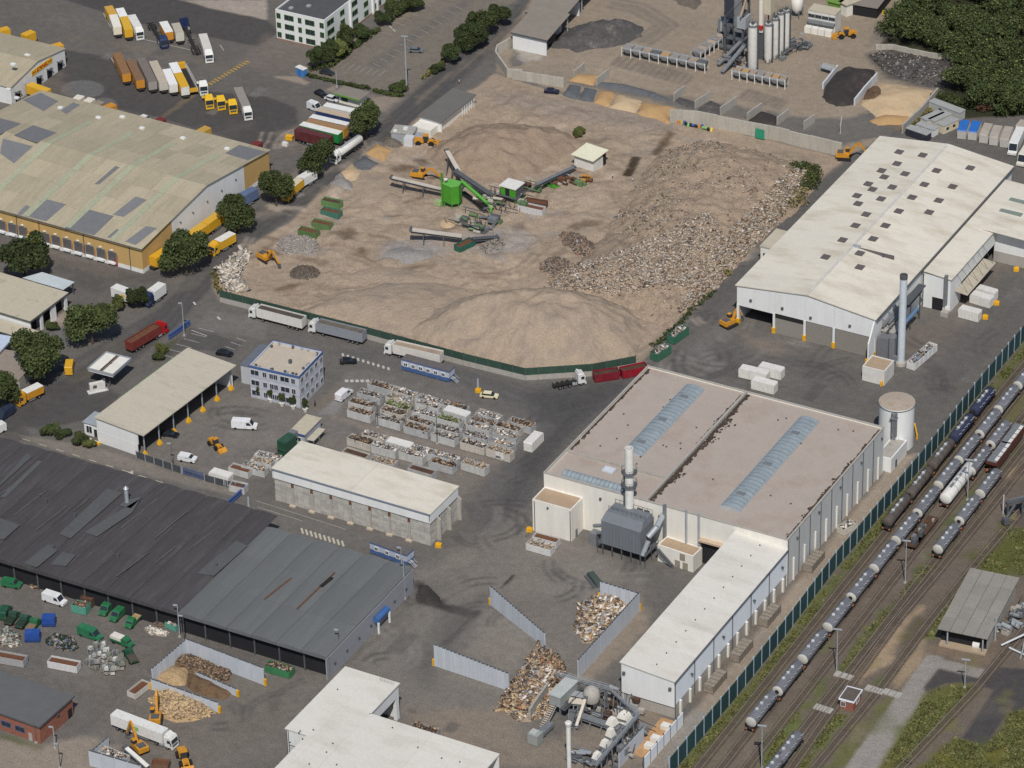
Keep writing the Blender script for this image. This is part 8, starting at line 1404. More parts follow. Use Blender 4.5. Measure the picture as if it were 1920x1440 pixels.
# skips in the lower left and shed yards
for lab, a, b, z_, col, fi in [('white skip with brown earth in the lower left yard',(350,660),(560,700),2.0,(206,206,206),'rust'),('grey skip with earth at the left edge of the lower yard',(-40,620),(180,660),2.0,(168,170,172),'rust'),('teal skip with rubbish by the dark warehouse',(520,260),(625,285),2.2,(86,160,138),'wood'),('rusty brown skip behind the teal one',(585,205),(670,225),2.4,(96,76,66),'rust'),('small teal skip at the end of the dark warehouse',(1200,390),(1262,415),1.6,(92,166,144),'grey'),('low white skip by the excavator at the wood heap',(930,905),(1040,820),1.6,(196,192,184),'rust')]: cont_px(lab, y5(a)[0], y5(b)[0], z_, col, fi)
cont_px('green painted skip at the corner of the grey roofed warehouse', y6((80,690))[0], y6((255,740))[0],2.0,(58,130,84),'wood'); cont_px('skip with rubble inside the skip bay at bottom left', y5((720,1300))[0], y5((900,1370))[0],2.0,(190,190,190),'mixed'); cont_px('brown skip behind the loader at bottom left', y5((1080,1390))[0], y5((1200,1400))[0],1.8,(120,92,70),'rust')
for k, (a, b, fi) in enumerate([((1640,650),(1780,690),'rust'),((1730,640),(1895,680),'mixed'),((1790,600),(1940,630),'tan'),((1820,560),(1990,600),'mixed'),((1640,775),(1750,800),'rust')]): cont_px('white skip, %s' % ['front left of the cluster by the blue gate','with mixed rubbish in the cluster by the blue gate','with timber in the cluster by the blue gate','rearmost of the cluster by the blue gate','with rusty load beside the white tarpaulin box'][k], y1(a)[0], y1(b)[0],2.0,'box_white', fi)
cont_px('closed white box container beside the blue gate', y1((1500,690))[0], y1((1640,730))[0],2.6,'lorry_white','grey', cover='lorry_white'); cont_px('grey steel skip with rust edge beside the baling hall opening', y6((1110,1130))[0], y6((1290,1180))[0],2.0,(150,146,140),'wood')
for k, c in enumerate([y4((400,1360))[0], y4((640,1060))[0] if 0 else y7((1630,630))[0], y7((1445,850))[0], y7((1830,380))[0]]): t = thing('bale_stack','grey stack of wire cages against the long white shed, %s' % ['farthest up','third from the bottom','nearest the bottom','second from the top'][k],'cages', G(c[0], c[1],0), rad(90),'cage stacks along the strip'); pbox('cage', t, mat('cage_mesh',(140,130,116), var=.2, scale=1.5, fine=.2),-3.6,3.6,-1.2,1.2,.2,2.0); [pbox('rail', t,'dark_steel', x_-.05, x_+.05,-1.25,1.25,0,2.05) for x_ in np.linspace(-3.5,3.5,6)]
cont_px('small skip of white rubbish on the strip beside the hall', y4((590,1100))[0], y4((680,1050))[0],1.8,(200,196,186),'mixed')
# ================================================================ EXCAVATORS AND LOADERS
def excavator(label, px, head, arm, reach=6.0, h=4.5, s=1.0, flip=1, bucket=True, tyres=False):
 t = thing('excavator', label,'excavator', G(*px), head); t.scale = (s, s, s); my = 'machine_yellow'
 [part('track', t,'chassis',lambda m:m.side([(-1.9,.15),(-1.6,0),(1.6,0),(1.9,.15),(1.9,.7),(1.5,.9),(-1.5,.9),(-1.9,.7)], q_*1.2-.3, q_*1.2+.3)) for q_ in (-1,1)]; pbox('undercarriage', t,'chassis',-1.2,1.2,-.9,.9,.4,1.0)
 up = part('house', t, my,lambda m:m.side([(-2.4,1.05),(1.3,1.05),(1.3,1.9),(-1.0,2.3),(-2.4,2.2)],-1.25,1.25)); pbox('engine_cover', t,'dark_steel',-2.0,-.4,-.9,.9,2.25,2.45)
 part('cab', t,'glass_dark',lambda m:m.side([(.2,1.9),(1.5,1.9),(1.4,2.6),(1.1,3.1),(.2,3.1)],.3,1.2)); pbox('cab_roof', t, my, .15,1.2,.28,1.22,3.1,3.2)
 A, B, C_, D = Vector((1.2,-.2,1.8)), Vector((1.2+reach*.5,-.2,1.8+h)), Vector((1.2+reach, -.2,1.6)), Vector((1.2+reach+.2,-.2,.5))
 part('boom', t, my,lambda m:(m.beam(A, A.lerp(B, .6)+Vector((0,0,.5)),.5,.7), m.beam(A.lerp(B, .6)+Vector((0,0,.5)), B, .45,.55))); part('stick', t, my,lambda m:m.beam(B, C_, .38,.5)); part('ram', t,'grey_steel',lambda m:m.tube(A+Vector((.4,0,.8)), A.lerp(B, .65),.1)); part('grab', t,'dark_steel',lambda m:(m.beam(C_, D, .6,.7), m.beam(D, D+Vector((-.5,0,-.4)),.8,.5)))
 return t
excavator('yellow excavator on tracks with arm over the split timber', y5((1110,1110))[0], rad(118),0,4.2,4.6); excavator('material handler with bent arm beside the long white truck', y5((990,1320))[0], rad(152),0,4.5,4.2); excavator('yellow excavator digging at the dark grey heap', z6((70,530))[0], rad(-18),0,4.6,2.6); excavator('yellow excavator behind the upper conveyor', cz((300,290))[0], rad(10),0,5.2,2.0); excavator('excavator with raised arm at the end of the plant wall', z4((620,1130))[0], rad(20),0,5.6,3.6); excavator('yellow excavator under the white gable canopy', z7((1545,990))[0], rad(70),0,3.0,2.6)
def loader(label, px, head, s=1.0):
 t = thing('wheel_loader', label,'loader', G(*px), head); t.scale = (s, s, s); my = 'machine_yellow'; pbox('engine', t, my, -3.2,-.6,-.9,.9,1.0,2.1); part('cab', t,'glass_dark',lambda m:m.side([(-.8,1.6),(.7,1.6),(.5,3.1),(-.7,3.1)],-.75,.75)); pbox('cab_roof', t, my, -.85,.65,-.85,.85,3.1,3.25); pbox('front_frame', t, my, .4,2.2,-.6,.6,.9,1.6); part('arm', t, my,lambda m:(m.beam((1.2,-.6,1.7),(3.2,-.6,.9),.2,.35), m.beam((1.2,.6,1.7),(3.2,.6,.9),.2,.35), m.box(3.0,3.2,-.6,.6,.7,1.0))); part('bucket', t, my,lambda m:m.side([(3.2,.2),(4.5,.1),(4.4,.4),(3.5,1.3),(3.2,1.3)],-1.4,1.4))
 for x_ in (-2.1,1.6):
  for q_ in (-1,1): part('wheel', t,'black_rubber',lambda m:m.tube((x_, q_*1.1-.3,.8),(x_, q_*1.1+.3,.8),.8, n=14))
 return t
loader('yellow wheel loader at the bottom left beside the brown skip', y5((1310,1400))[0], rad(-45)); loader('yellow wheel loader by the road edge piles', z2((1210,1030))[0], rad(20)); loader('yellow wheel loader driving in the plant yard', z4((630,265))[0], rad(215),.95); loader('orange backhoe loader in the vehicle shed yard', y1((1535,525))[0], rad(-25),.8); loader('old loader parked by the control hut', cz((1680,320))[0], rad(100),.7)
# small mobile crusher belt at bottom left
conveyor('small white conveyor in the skip bay at bottom left', y5((890,1290))[0],3.2, y5((1050,1430))[0],1.2,1.0,'lorry_white', legs=(.4,))
# walking people and odd bits
def person(label, px, top, legs, head=rad(20)):
 t = thing('person', label,'person', G(*px), head)
 me = bpy.data.meshes.new('body'); V = [(0,0,.95),(0,0,1.2),(0,0,1.45),(0,0,1.6),(0,0,1.72),(0,.2,1.42),(.05,.27,1.15),(.15,.26,.9),(0,-.2,1.42),(-.05,-.27,1.15),(.05,-.28,.9),(0,.1,.9),(.1,.11,.5),(.02,.11,.08),(.14,.11,.04),(0,-.1,.9),(-.06,-.11,.5),(-.16,-.11,.08),(-.04,-.11,.04)]
 E_ = [(0,1),(1,2),(2,3),(3,4),(2,5),(5,6),(6,7),(2,8),(8,9),(9,10),(0,11),(11,12),(12,13),(13,14),(0,15),(15,16),(16,17),(17,18)]; me.from_pydata(V, E_, []); me.materials.append(paint(top)); o = link('body', me, t); md = o.modifiers.new('skin','SKIN'); R_ = [.15,.15,.16,.07,.11,.08,.06,.04,.08,.06,.04,.1,.075,.05,.045,.1,.075,.05,.045]
 for i, r in enumerate(R_): me.skin_vertices[0].data[i].radius = (r, r)
 me.skin_vertices[0].data[0].use_root = True; o.modifiers.new('sub','SUBSURF').levels = 1; part('hair', t, paint((60,46,36)),lambda m:m.lathe([(0,1.86),(.1,1.82),(.13,1.74),(.1,1.7)], n=8)); part('trousers', t, paint(legs),lambda m:(m.tube((0,.1,.92),(.1,.11,.5),.11,.09), m.tube((.1,.11,.5),(.03,.11,.1),.09,.07), m.tube((0,-.1,.92),(-.06,-.11,.5),.11,.09), m.tube((-.06,-.11,.5),(-.15,-.11,.1),.09,.07), m.box(-.13,.13,-.19,.19,.85,1.0))); return t
person('person in dark clothes standing beside the small white van', y1((1352,600))[0],(40,40,46),(36,38,50)); person('person in pale top walking at the water trough in the gravel yard', z3((715,1270))[0],(206,214,230),(60,70,110)); person('person in dark clothes near the water trough', z3((858,1300))[0],(196,206,226),(40,40,48)); person('person in pale top beside the concrete wall by the gravel yard gate', z2((1445,600))[0],(214,214,214),(70,70,80)); person('person in dark clothes by the site office corner', y2((420,235))[0],(44,46,56),(40,40,46))
for k, c in enumerate([y2((1298,1225))[0], z8((1700,830))[0], z8((1620,930))[0], z8((1840,590))[0], y2((1580,125))[0], y1((1770,980))[0], y3((125,1115))[0], z4((905,90))[0]]): t = thing('guard_block','yellow guard block %s' % ['at the corner of the concrete block store','on the ground beside the nearer annex container','on the ground below the annex containers','pair at the corner of the annex return wall','beside the cream taxi','carrying a sign post on the access road','at the corner of the white cube annex','in the yard at the top edge by the woods'][k],'block', G(c[0], c[1]+2,0),.3); part('block', t,'yellow_paint',lambda m:m.prism([(-.7,-.5),(.7,-.5),(.7,.5),(-.7,.5)],0,.9)); part('lug', t,'yellow_paint',lambda m:m.box(-.25,.25,-.2,.2,.9,1.3))
# pump trough with dirty water
# ================================================================ RAILWAY
TR = [[(1250,1530),(1310,1440),(1660,1000),(1860,758),(1990,600)],[(1330,1470),(1407,1371),(1637,1083),(1910,738),(2000,625)],[(1355,1500),(1395,1448),(1716,1034),(1911,792),(2000,680)],[(1400,1510),(1445,1448),(1757,1046),(1925,832),(2000,740)],[(1465,1470),(1533,1372),(1591,1290),(1684,1162),(1763,1068),(1930,862)],[(1490,1490),(1525,1444),(1647,1296),(1729,1185),(1816,1075),(1930,940)],[(1670,1460),(1700,1430),(1832,1290),(1892,1216),(1940,1160)]]
mat('rail_steel',(150,138,128), var=.15, fine=.1, metal=.3, rough=.5); mat('sleeper',(92,81,71), var=.2, fine=.2)
nm_ = ['nearest the green barrier','under the long train','under the white tank wagon','under the short train','passing the brick hut on its left','passing the brick hut on its right','crossing the asphalt at lower right']
for i, tr in enumerate(TR):
 q = unproj(tr); o0 = q[0]; t = thing('railway_track','rail track %s' % nm_[i],'track',(*o0,0)); q = q-o0; m = MB(); s_ = [MB(), MB()]
 for k in range(len(q)-1):
  a, b = q[k], q[k+1]; d = (b-a)/np.linalg.norm(b-a); n = np.array([-d[1], d[0]]); L = np.linalg.norm(b-a)
  for j, sg_ in enumerate((-.72,.72)): s_[j].beam((*(a+n*sg_),.28),(*(b+n*sg_),.28),.16,.18)
  for u in np.arange(0, L, .62): c = a+d*u; m.add([(*(c+n*x_+d*y_), z_) for z_ in (.02,.18) for x_, y_ in ((-1.25,-.13),(1.25,-.13),(1.25,.13),(-1.25,.13))],[(4,7,6,5),(0,1,5,4),(1,2,6,5),(2,3,7,6),(3,0,4,7)])
 [x.build('rail','rail_steel', t) for x in s_]; o = m.build('sleepers','sleeper', t); o['kind'] = 'stuff'
mat('tank_grey',(112,113,120), var=.12, scale=.8, rough=.5, fine=.1, obvar=.08); mat('tank_end',(190,187,178), var=.1, scale=.8, rough=.5, fine=.08); mat('buffer_orange',(186,104,56), var=.2); mat('tank_navy',(52,58,84), var=.12, fine=.1); mat('tank_brown',(92,84,78), var=.15, scale=.6, fine=.15, obvar=.06); mat('fleck',(190,192,198), var=.15)
bog = MB().box(-1.4,1.4,-.9,.9,.5,.9)
for x_ in (-.9,.9): bog.tube((x_, -.8,.46),(x_, .8,.46),.46, n=10)
bog_me = bog.mesh('bogie','chassis'); WAG = {}
def wagon(label, c, an, L=12.6, col='tank_grey', end='tank_end', r=1.38, marks=True, group='tank wagons on the sidings', dot=False):
 t = thing('tank_wagon', label,'wagon',(c[0], c[1],.3), an, group); key = (L, col, end, r, marks, dot)
 if key not in WAG:
  x = L/2-.7; zc = 2.45
  tk_ = MB().lathe([(r*.95,-x+.2),(r, -x+.45),(r, x-.45),(r*.85, x-.12),(r*.45, x+.08),(0, x+.12)],(0,0, zc),'x',18).mesh('tank', col); en = MB().lathe([(0,-x-.12),(r*.45,-x-.08),(r*.85,-x+.08),(r*.95,-x+.2)],(0,0, zc),'x',18).mesh('end_cap', end)
  fr = MB().box(-L/2+.25, L/2-.25,-.5,.5,.9,1.15).box(-L/2+.3,-L/2+.5,-1.2,1.2,.85,1.2).box(L/2-.5, L/2-.3,-1.2,1.2,.85,1.2).mesh('frame','chassis'); bu = MB().tube((-.35,0,1.0),(.05,0,1.0),.2, n=8).mesh('buffer','buffer_orange'); hp = MB().tube((0,0, zc+r-.1),(0,0, zc+r+.3),.4, n=10).mesh('hatch','fleck'); rg0 = MB().lathe([(r+.02,-.06),(r+.02,.06)],(0,0, zc),'x',18).mesh('band','fleck' if marks else 'chassis'); wk_ = MB().box(-L*.28, L*.28,-.32,.32, zc+r+.02, zc+r+.1).mesh('walkway','grey_steel'); la = MB().box(-.06,.06,-.04,.04,0,1).mesh('ladder','fleck'); pn = MB().box(-.2,.2,-.01,.01,-.12,.12).mesh('label_plate','fleck'); dt = MB().lathe([(.55,-x-.13),(.55,-x-.04)],(0,0, zc),'x',12).add([(-x-.135,.5*math.cos(a), zc+.5*math.sin(a)) for a in np.linspace(0,5.8,12)],[tuple(range(12))]).mesh('manhole','chassis')
  WAG[key] = (tk_, en, fr, bu, hp, rg0, wk_, la, pn, dt)
 tk_, en, fr, bu, hp, rg0, wk_, la, pn, dt = WAG[key]; link('tank', tk_, t); link('end_cap', en, t); link('frame', fr, t); link('walkway', wk_, t)
 if dot: link('manhole', dt, t)
 [link('bogie', bog_me, t, (s*(L/2-2.3),0,0)) for s in (-1,1)]; [link('buffer', bu, t, (s*(L/2-.1) if s > 0 else -L/2+.4, q_*.85,0)) for s in (-1,1) for q_ in (-1,1)]; [link('hatch', hp, t, (x_, 0,0)) for x_ in (-2.4,0,2.4)]
 if marks:
  for x_ in (-4.2,-2.6,-.9,.8,2.5,4.1):
   o = link('stay', la, t, (x_+.3*math.sin(x_*9+c[0]),-.95,2.45+r*.55)); o.rotation_euler = (rad(50),0,.3); o = link('label_plate', pn, t, (x_+.8,-r*.93,2.45+.4)); o.rotation_euler = (rad(-20),0,0)
 else: [link('band', rg0, t, (x_, 0,0)) for x_ in (-3.6,-1.2,1.2,3.6)]
 return t
def train(caps, line, labels, z=2.75, **k):
 for i, c in enumerate(caps):
  a = G2(c, z); b0_, b1_ = G2(line[0], z), G2(line[1], z); an = math.atan2(*(b1_-b0_)[::-1]); L = k.get('L',12.6); ctr = a+np.array([math.cos(an), math.sin(an)])*(L/2-.7); wagon(labels[i], ctr, an, **{**k,'dot': (i*7) % 3 == 1})
T1 = [(1407,1355),(1457,1297),(1504,1237),(1551,1177),(1595,1121),(1638,1067),(1679,1014.5),(1719.5,963),(1759,911),(1797,863.6),(1836,815),(1871,769),(1907.6,724)]
oo = ['first','second','third','fourth','fifth','sixth','seventh','eighth','ninth','tenth','eleventh','twelfth','thirteenth']
train(T1,(T1[0], T1[-1]),['grey tank wagon, %s from the near end of the long train' % s for s in oo], L=13.0)
train([(1819.7,884),(1856.7,835)],(T1[0], T1[-1]),['grey tank wagon right behind the white one','grey tank wagon second behind the white one'], L=12.2)
train([(1757.7,1031),(1798,977.6),(1837,927)],(T1[0], T1[-1]),['grey tank wagon at the near end of the short train','grey tank wagon in the middle of the short train','grey tank wagon at the far end of the short train'], L=12.4)
train([(1458,1428),(1428,1466)],(T1[0], T1[-1]),['lone grey tank wagon at the bottom edge','grey tank wagon cut off by the bottom edge'], L=12.2)
train([(1772,936)],(T1[0], T1[-1]),['bright white tank wagon, longest on the sidings'], L=17.5, col='lorry_white', end='lorry_white', r=1.55, marks=False)
train([(1787,823),(1826,772)],(T1[0], T1[-1]),['dark navy tank wagon, nearer of the two beside the barrier','dark navy tank wagon, farther of the two beside the barrier'], L=12.6, col='tank_navy', end='tank_navy', r=1.4)
train([(1663,980),(1705,928),(1747,874)],(T1[0], T1[-1]),['brown weathered tank wagon, nearest of three beside the barrier','brown weathered tank wagon, middle of three beside the barrier','brown weathered tank wagon, farthest of three beside the barrier'], L=13.4, col='tank_brown', end='tank_brown', r=1.35, marks=False)
an1 = math.atan2(*(G2(T1[-1],2.7)-G2(T1[0],2.7))[::-1])
for lab, c, L, cl in [('rusty flat wagon loaded with bogies behind the white tank wagon',(1732,1002),12,'rust_dark'),('dark open wagon with scrap, nearest the lamp post',(1716,1022),6,'rust_dark')]:
 g = G(*c); t = thing('flat_wagon', lab,'wagon',(g[0], g[1],.3), an1); pbox('deck', t, cl, -L/2, L/2,-1.3,1.3,1.0,1.25); [link('bogie', bog_me, t, (s*(L/2-1.9),0,0)) for s in (-1,1)]; rr = random.Random(3)
 for k in range(int(L*.9)): x_, y_, s = rr.uniform(-L/2+.6, L/2-.6), rr.uniform(-.8,.8), rr.uniform(.3,.8); pbox('cargo', t, rr.choice(['rust_dark','concrete','grey_steel','dark_steel','rust']), x_-s, x_+s, y_-s*.6, y_+s*.6,1.26,1.26+s*1.6)
for lab, c in [('brown hopper wagon with white roof hatches, nearer one',(1872,872)),('brown hopper wagon with white roof hatches, farther one',(1897,838))]:
 g = G(*c); t = thing('hopper_wagon', lab,'wagon',(g[0], g[1],.3), an1); L = 10.5; part('body', t, mat('wagon_brown',(92,52,44), var=.12, fine=.1),lambda m:m.side([(-L/2+1.4,1.0),(L/2-1.4,1.0),(L/2-.3,2.6),(L/2-.3,3.4),(-L/2+.3,3.4),(-L/2+.3,2.6)],-1.4,1.4)); pbox('roof', t,'grey_steel',-L/2+.4, L/2-.4,-1.2,1.2,3.42,3.6); [pbox('hatch', t,'lorry_white', x_-.8, x_+.8,-1.3,-.5,3.61,3.8) for x_ in (-3.3,-1.1,1.1,3.3)]; [link('bogie', bog_me, t, (s*(L/2-1.9),0,0)) for s in (-1,1)]; boxes('buffer', t,'buffer_orange',[(-L/2-.3,-L/2+.3, s*.85-.2, s*.85+.2,.9,1.3) for s in (-1,1)])
for k, c in enumerate([y8((615,790))[0], y8((470,1025))[0], y8((835,890))[0], y8((960,915))[0]]): g = G(*c); t = thing('crossing_boards','pale concrete crossing slabs %s' % ['above the brick hut','left of the brick hut','right of the brick hut','at the edge of the pale road'][k],'slabs', g, rad(-2)); [pbox('slab', t,'concrete',-2.2+1.5*j, -.85+1.5*j, -1.0,1.0,0,.32+.005*j) for j in range(3)]
gw = Frame(y4((1830,960))[0],3,.9).thing('loading_gantry','dark loading arm gantry at the right edge beside the sidings','gantry'); [part('post', gw,'dark_steel',lambda m:m.box(x_, x_+.4,0,.4,0,4.5)) for x_ in (-2,2,6)]; part('beam', gw,'dark_steel',lambda m:m.box(-2.2,14,-.2,.8,4.5,5.2)); part('pipe', gw,'grey_steel',lambda m:m.tube((-1,1.6,4.2),(14,1.6,4.6),.5)); part('arm', gw,'dark_steel',lambda m:(m.beam((0,0,4),(-3,-1.5,2),.5), m.box(-4,-2.6,-2.4,-1,.6,2.2))); part('pipe_end', gw,'pale_concrete',lambda m:m.tube((-1.4,3,0),(-1.4,3,5.4),.15))
clutter('pipe_rack','grey pipes and valves beside the rail shed at the right edge', y8((1850,360))[0],(2.2,9),30,['grey_steel','dark_steel','galv','concrete'], seed=31, zmax=3, rz=rad(-6)); pfr = thing('pipe_bridge','pale pipe bridge legs at the right edge below the rail shed','pipe', G(*y8((1790,600))[0])); part('pipe', pfr,'pale_concrete',lambda m:(m.tube((0,0,.6),(4,-1,.6),.25), m.tube((-2,0,.6),(2,5,2),.25))); [part('leg', pfr,'galv',lambda m:m.beam((x_, y_, 0),(x_+.5, y_+1,5),.3)) for x_, y_ in ((3.6,-2),(4.6,-2.2))]; part('mast', pfr,'galv',lambda m:m.tube((-4.3,2,0),(-4.3,2,6.5),.22))
# ================================================================ LAMPS, POLES, MASTS
def lamp(label, base, top, heads=2, rr_=.12, mm='galv', name='lamp_post', arm=1.0):
 g = G(*base); lo_, hi_ = 0,40
 for _ in range(40):
  md = (lo_+hi_)/2
  if Pz(g[0], g[1], md)[1] > top[1]: lo_ = md
  else: hi_ = md
 h = lo_; t = thing(name, label,'lamp' if heads else 'pole', g, rad(15)); part('pole', t, mm,lambda m:m.tube((0,0,0),(0,0, h), rr_*1.3, rr_*.8, n=8)); part('base', t,'concrete',lambda m:m.box(-.3,.3,-.3,.3,0,.35))
 for k in range(heads): s = (-1,1)[k % 2]; part('lamp_head', t,'galv',lambda m:m.box(min(0, s*arm), max(0, s*arm),-.2,.2, h-.1, h+.12))
 return t
for a in [('tall floodlight mast at the car park corner',(763,172),(760,68),2,.22),('rail yard lamp post nearest the brick hut', y8((563,768))[0], y8((578,455))[0]),('rail yard lamp post between the train and short train, upper one', y4((1493,900))[0], y4((1497,615))[0]),('rail yard lamp post left of the dark open wagon', y8((1050,125))[0], y4((1065,1190))[0]),('rail yard lamp post at the bottom edge by the long train', y8((30,1470))[0], y8((45,1140))[0]),('rail yard lamp post beside the long train near the bottom', y7((1775,1440))[0], y7((1785,1140))[0]),('lamp post on the asphalt turning at lower right', y8((1473,870))[0], y8((1490,670))[0]),('road lamp beside the blue gate leaf', z5((1310,1060))[0], z5((1288,830))[0],1),('yard lamp among the containers, left one', y2((867,385))[0], y2((862,200))[0],1,.1,'dark_steel'),('yard lamp among the containers, right one', y2((1288,500))[0], y2((1283,270))[0],1,.1,'dark_steel'),('yard lamp at the end of the grey roofed warehouse', y6((1058,240))[0], y6((1055,-60))[0],1),('lamp post beside the grey warehouse gable', y6((597,690))[0], y6((605,460))[0],1,.1,'dark_steel'),('lamp post by the brick building corner', y5((392,1300))[0], y5((385,1150))[0],1),('black lamp post at the bottom left', y5((430,1440))[0], y5((460,1270))[0],1,.1,'dark_steel'),('dark pole beside the wood bay corner', y5((1312,540))[0], y5((1300,360))[0],1,.1,'dark_steel'),('pale pole beside the wood bay corner', y5((1278,510))[0], y5((1262,285))[0],1),('dark pole at the brick building front corner', y5((258,1260))[0], y5((245,1120))[0],0,.1,'dark_steel'),('flag pole beside the gatehouse', z2((575,620))[0], z2((550,495))[0],0),('yard lamp by the site cabin below the block store', y2((1035,1370))[0], y2((1015,1240))[0],1),('lamp pole behind the mesh fence of the shed yard', y1((1228,665))[0], y1((1205,500))[0],1,.08,'dark_steel'),('lamp in the plant yard right of the silo group', z4((325,300))[0], z4((320,240))[0],1),('sign pole on the yellow block at the access road', y1((1768,960))[0], y1((1765,880))[0],0,.3),('sign pole on the yellow block beside the taxi', y2((1578,110))[0], y2((1578,40))[0],0,.3)]: lamp(*a)
st_ = thing('traffic_sign','white triangular sign above the dark warehouse roof edge','sign', G(*y1((940,800))[0])); part('board', st_,'lorry_white',lambda m:m.side([(-1.6,3.2),(.6,3.6),(.6,4.6)],-.06,.06)); part('post', st_,'galv',lambda m:m.tube((.4,.1,0),(.4,.1,3.6),.1))
rd_ = thing('notice_board','white notice board leaning on the last front container','sign', G(*kz((1470,755)))); pbox('board', rd_,'lorry_white',-1.2,1.2,-.1,.0,.6,2.4); pbox('screen', rd_,'dark_steel',-1.0,.4,-.14,-.101,.7,1.2); [pbox('leg', rd_,'dark_steel', x_-.06, x_+.06,-.1,0,0,.6) for x_ in (-1,1)]
ptc = thing('portable_toilet','blue cabin with white top at the truck yard hedge','cabin', G(*z2((325,535))[0]), rad(-15)); pbox('body', ptc, paint((60,130,200)),-1.6,1.6,-.8,.8,0,2.4); pbox('roof', ptc,'lorry_white',-1.7,1.7,-.9,.9,2.4,2.6); pbox('door', ptc, paint((50,110,180)),-.5,.4,-.85,-.803,.1,2.1)
gcn = thing('gate_leaf','teal green gate panel hung on the pale plant wall','panel', G(*z3((1770,985))[0]), van_a); pbox('panel', gcn, paint((40,150,116)),-1.4,1.4,-.9,-.75,.4,3.4); pbox('frame', gcn,'dark_steel',-1.5,1.5,-.74,-.6,.3,.5)
for lab, c, cols in [('jumble of blue and orange barrels at the foot of the plant wall',(1300,880),[(50,90,170),(206,130,50),(220,190,60),(30,40,60),(120,180,90)])]:
 t = thing('barrel_row', lab,'barrels', G(*z3(c)[0]), van_a); rr = random.Random(2); [part('barrel', t, paint(rr.choice(cols)),lambda m:m.tube((k*.8-5,-1-rr.random()*1.5,0),(k*.8-5,-1-rr.random()*1.5,1.0),.4, n=10)) for k in range(15)]
tpl = thing('tipped_trough','dark tilted steel trough lying behind the short pale wall','trough', G(*y7((590,110))[0]), rad(-38)); part('shell', tpl, mat('trough_green',(70,82,76), var=.15),lambda m:m.side([(-3,.2),(3,.2),(2.6,1.0),(-2.6,1.0)],-.8,.8)); pbox('plate', tpl,'dark_steel',-2.8,2.8,-1.6,-.85,0,.3)
# ================================================================ TREES
mat('bark',(84,70,56), var=.2)
def leafmat(key, rgb, v=.35):
 m = mat(key, rgb, var=v, scale=.45, fine=.25, rough=.7, obvar=.2, spec=.2); return m
leafmat('leaf',(74,84,45),.45); leafmat('leaf_dark',(56,68,38),.45); leafmat('leaf_light',(106,112,58)); leafmat('leaf_dry',(122,112,66)); leafmat('leaf_red',(96,62,48))
def leaf_cloud(cents, radii, n, size, rg, squash=.85):
 """leaf quads spread through a union of lumps, denser towards their skin"""
 w_ = np.array(radii)**2; k = rg.choice(len(cents), n, p=w_/w_.sum()); d = rg.normal(size=(n, 3)); d /= np.linalg.norm(d, axis=1)[:, None]; d[:, 2] = np.where(d[:, 2] < -.5,-d[:, 2], d[:, 2])
 r = np.array(radii)[k]*(rg.random(n)**.35)*rg.uniform(.85,1.12, n); P = np.array(cents)[k]+d*r[:, None]*np.array([1,1, squash])
 nn = d*.6+rg.normal(size=(n, 3))*.7+np.array([0,0,.35]); nn /= np.linalg.norm(nn, axis=1)[:, None]; a = np.cross(nn, rg.normal(size=(n, 3))); a /= np.linalg.norm(a, axis=1)[:, None]; b = np.cross(nn, a); s = size*rg.uniform(.6,1.3, n)[:, None]
 V = np.stack([P-a*s*.5-b*s*.3, P+a*s*.1-b*s*.45, P+a*s*.55+b*s*.1, P-a*s*.1+b*s*.5],1).reshape(-1,3); return V, np.arange(4*n).reshape(-1,4)
PROTO = []
for s in range(5):
 rg = np.random.default_rng(40+s); c = [(0,0,.62)]; r = [.55]
 for k in range(11): a = rg.uniform(0,6.28); q = rg.uniform(.35,.68); c.append((q*math.cos(a), q*math.sin(a), rg.uniform(.32,.98))); r.append(rg.uniform(.24,.42))
 V, Fq = leaf_cloud(c, r, 11000,.075, rg); PROTO.append((V, Fq, c))
CR_ = {}
def tree(label, px, R_, zc, mm='leaf', k=0, name='tree', group=None, base=None, H=None):
 """px: centre of the crown in the photo; R_ crown radius, zc its height above ground (m)"""
 g = G(px[0], px[1], zc) if base is None else G(*base); t = thing(name, label,'tree' if name == 'tree' else 'shrub',(g[0], g[1],0), random.uniform(0,6.28), group); key = (k % 5, mm)
 if key not in CR_: CR_[key] = npmesh('crown', PROTO[k % 5][0], PROTO[k % 5][1],[mm,'leaf_dark' if mm == 'leaf' else 'leaf'], np.random.default_rng(k).choice(2, len(PROTO[k % 5][1]), p=[.75,.25]))
 o = link('crown', CR_[key], t); o.scale = (R_*1.2, R_*1.2, max(R_*.9, zc*1.25)); o.location = (0,0, max(.1, zc-max(R_*.9, zc*1.25)*.62))
 def trunk(m):
  m.tube((0,0,0),(0,0, zc*.7),.06*R_+.06,.03*R_+.03, n=8)
  for j in range(5): a = j*1.26+k; m.tube((0,0, zc*(.4+.06*j)),(R_*.55*math.cos(a), R_*.55*math.sin(a), zc*(.85+.05*j)),.025*R_+.03,.015, n=5)
 part('trunk', t,'bark', trunk); return t
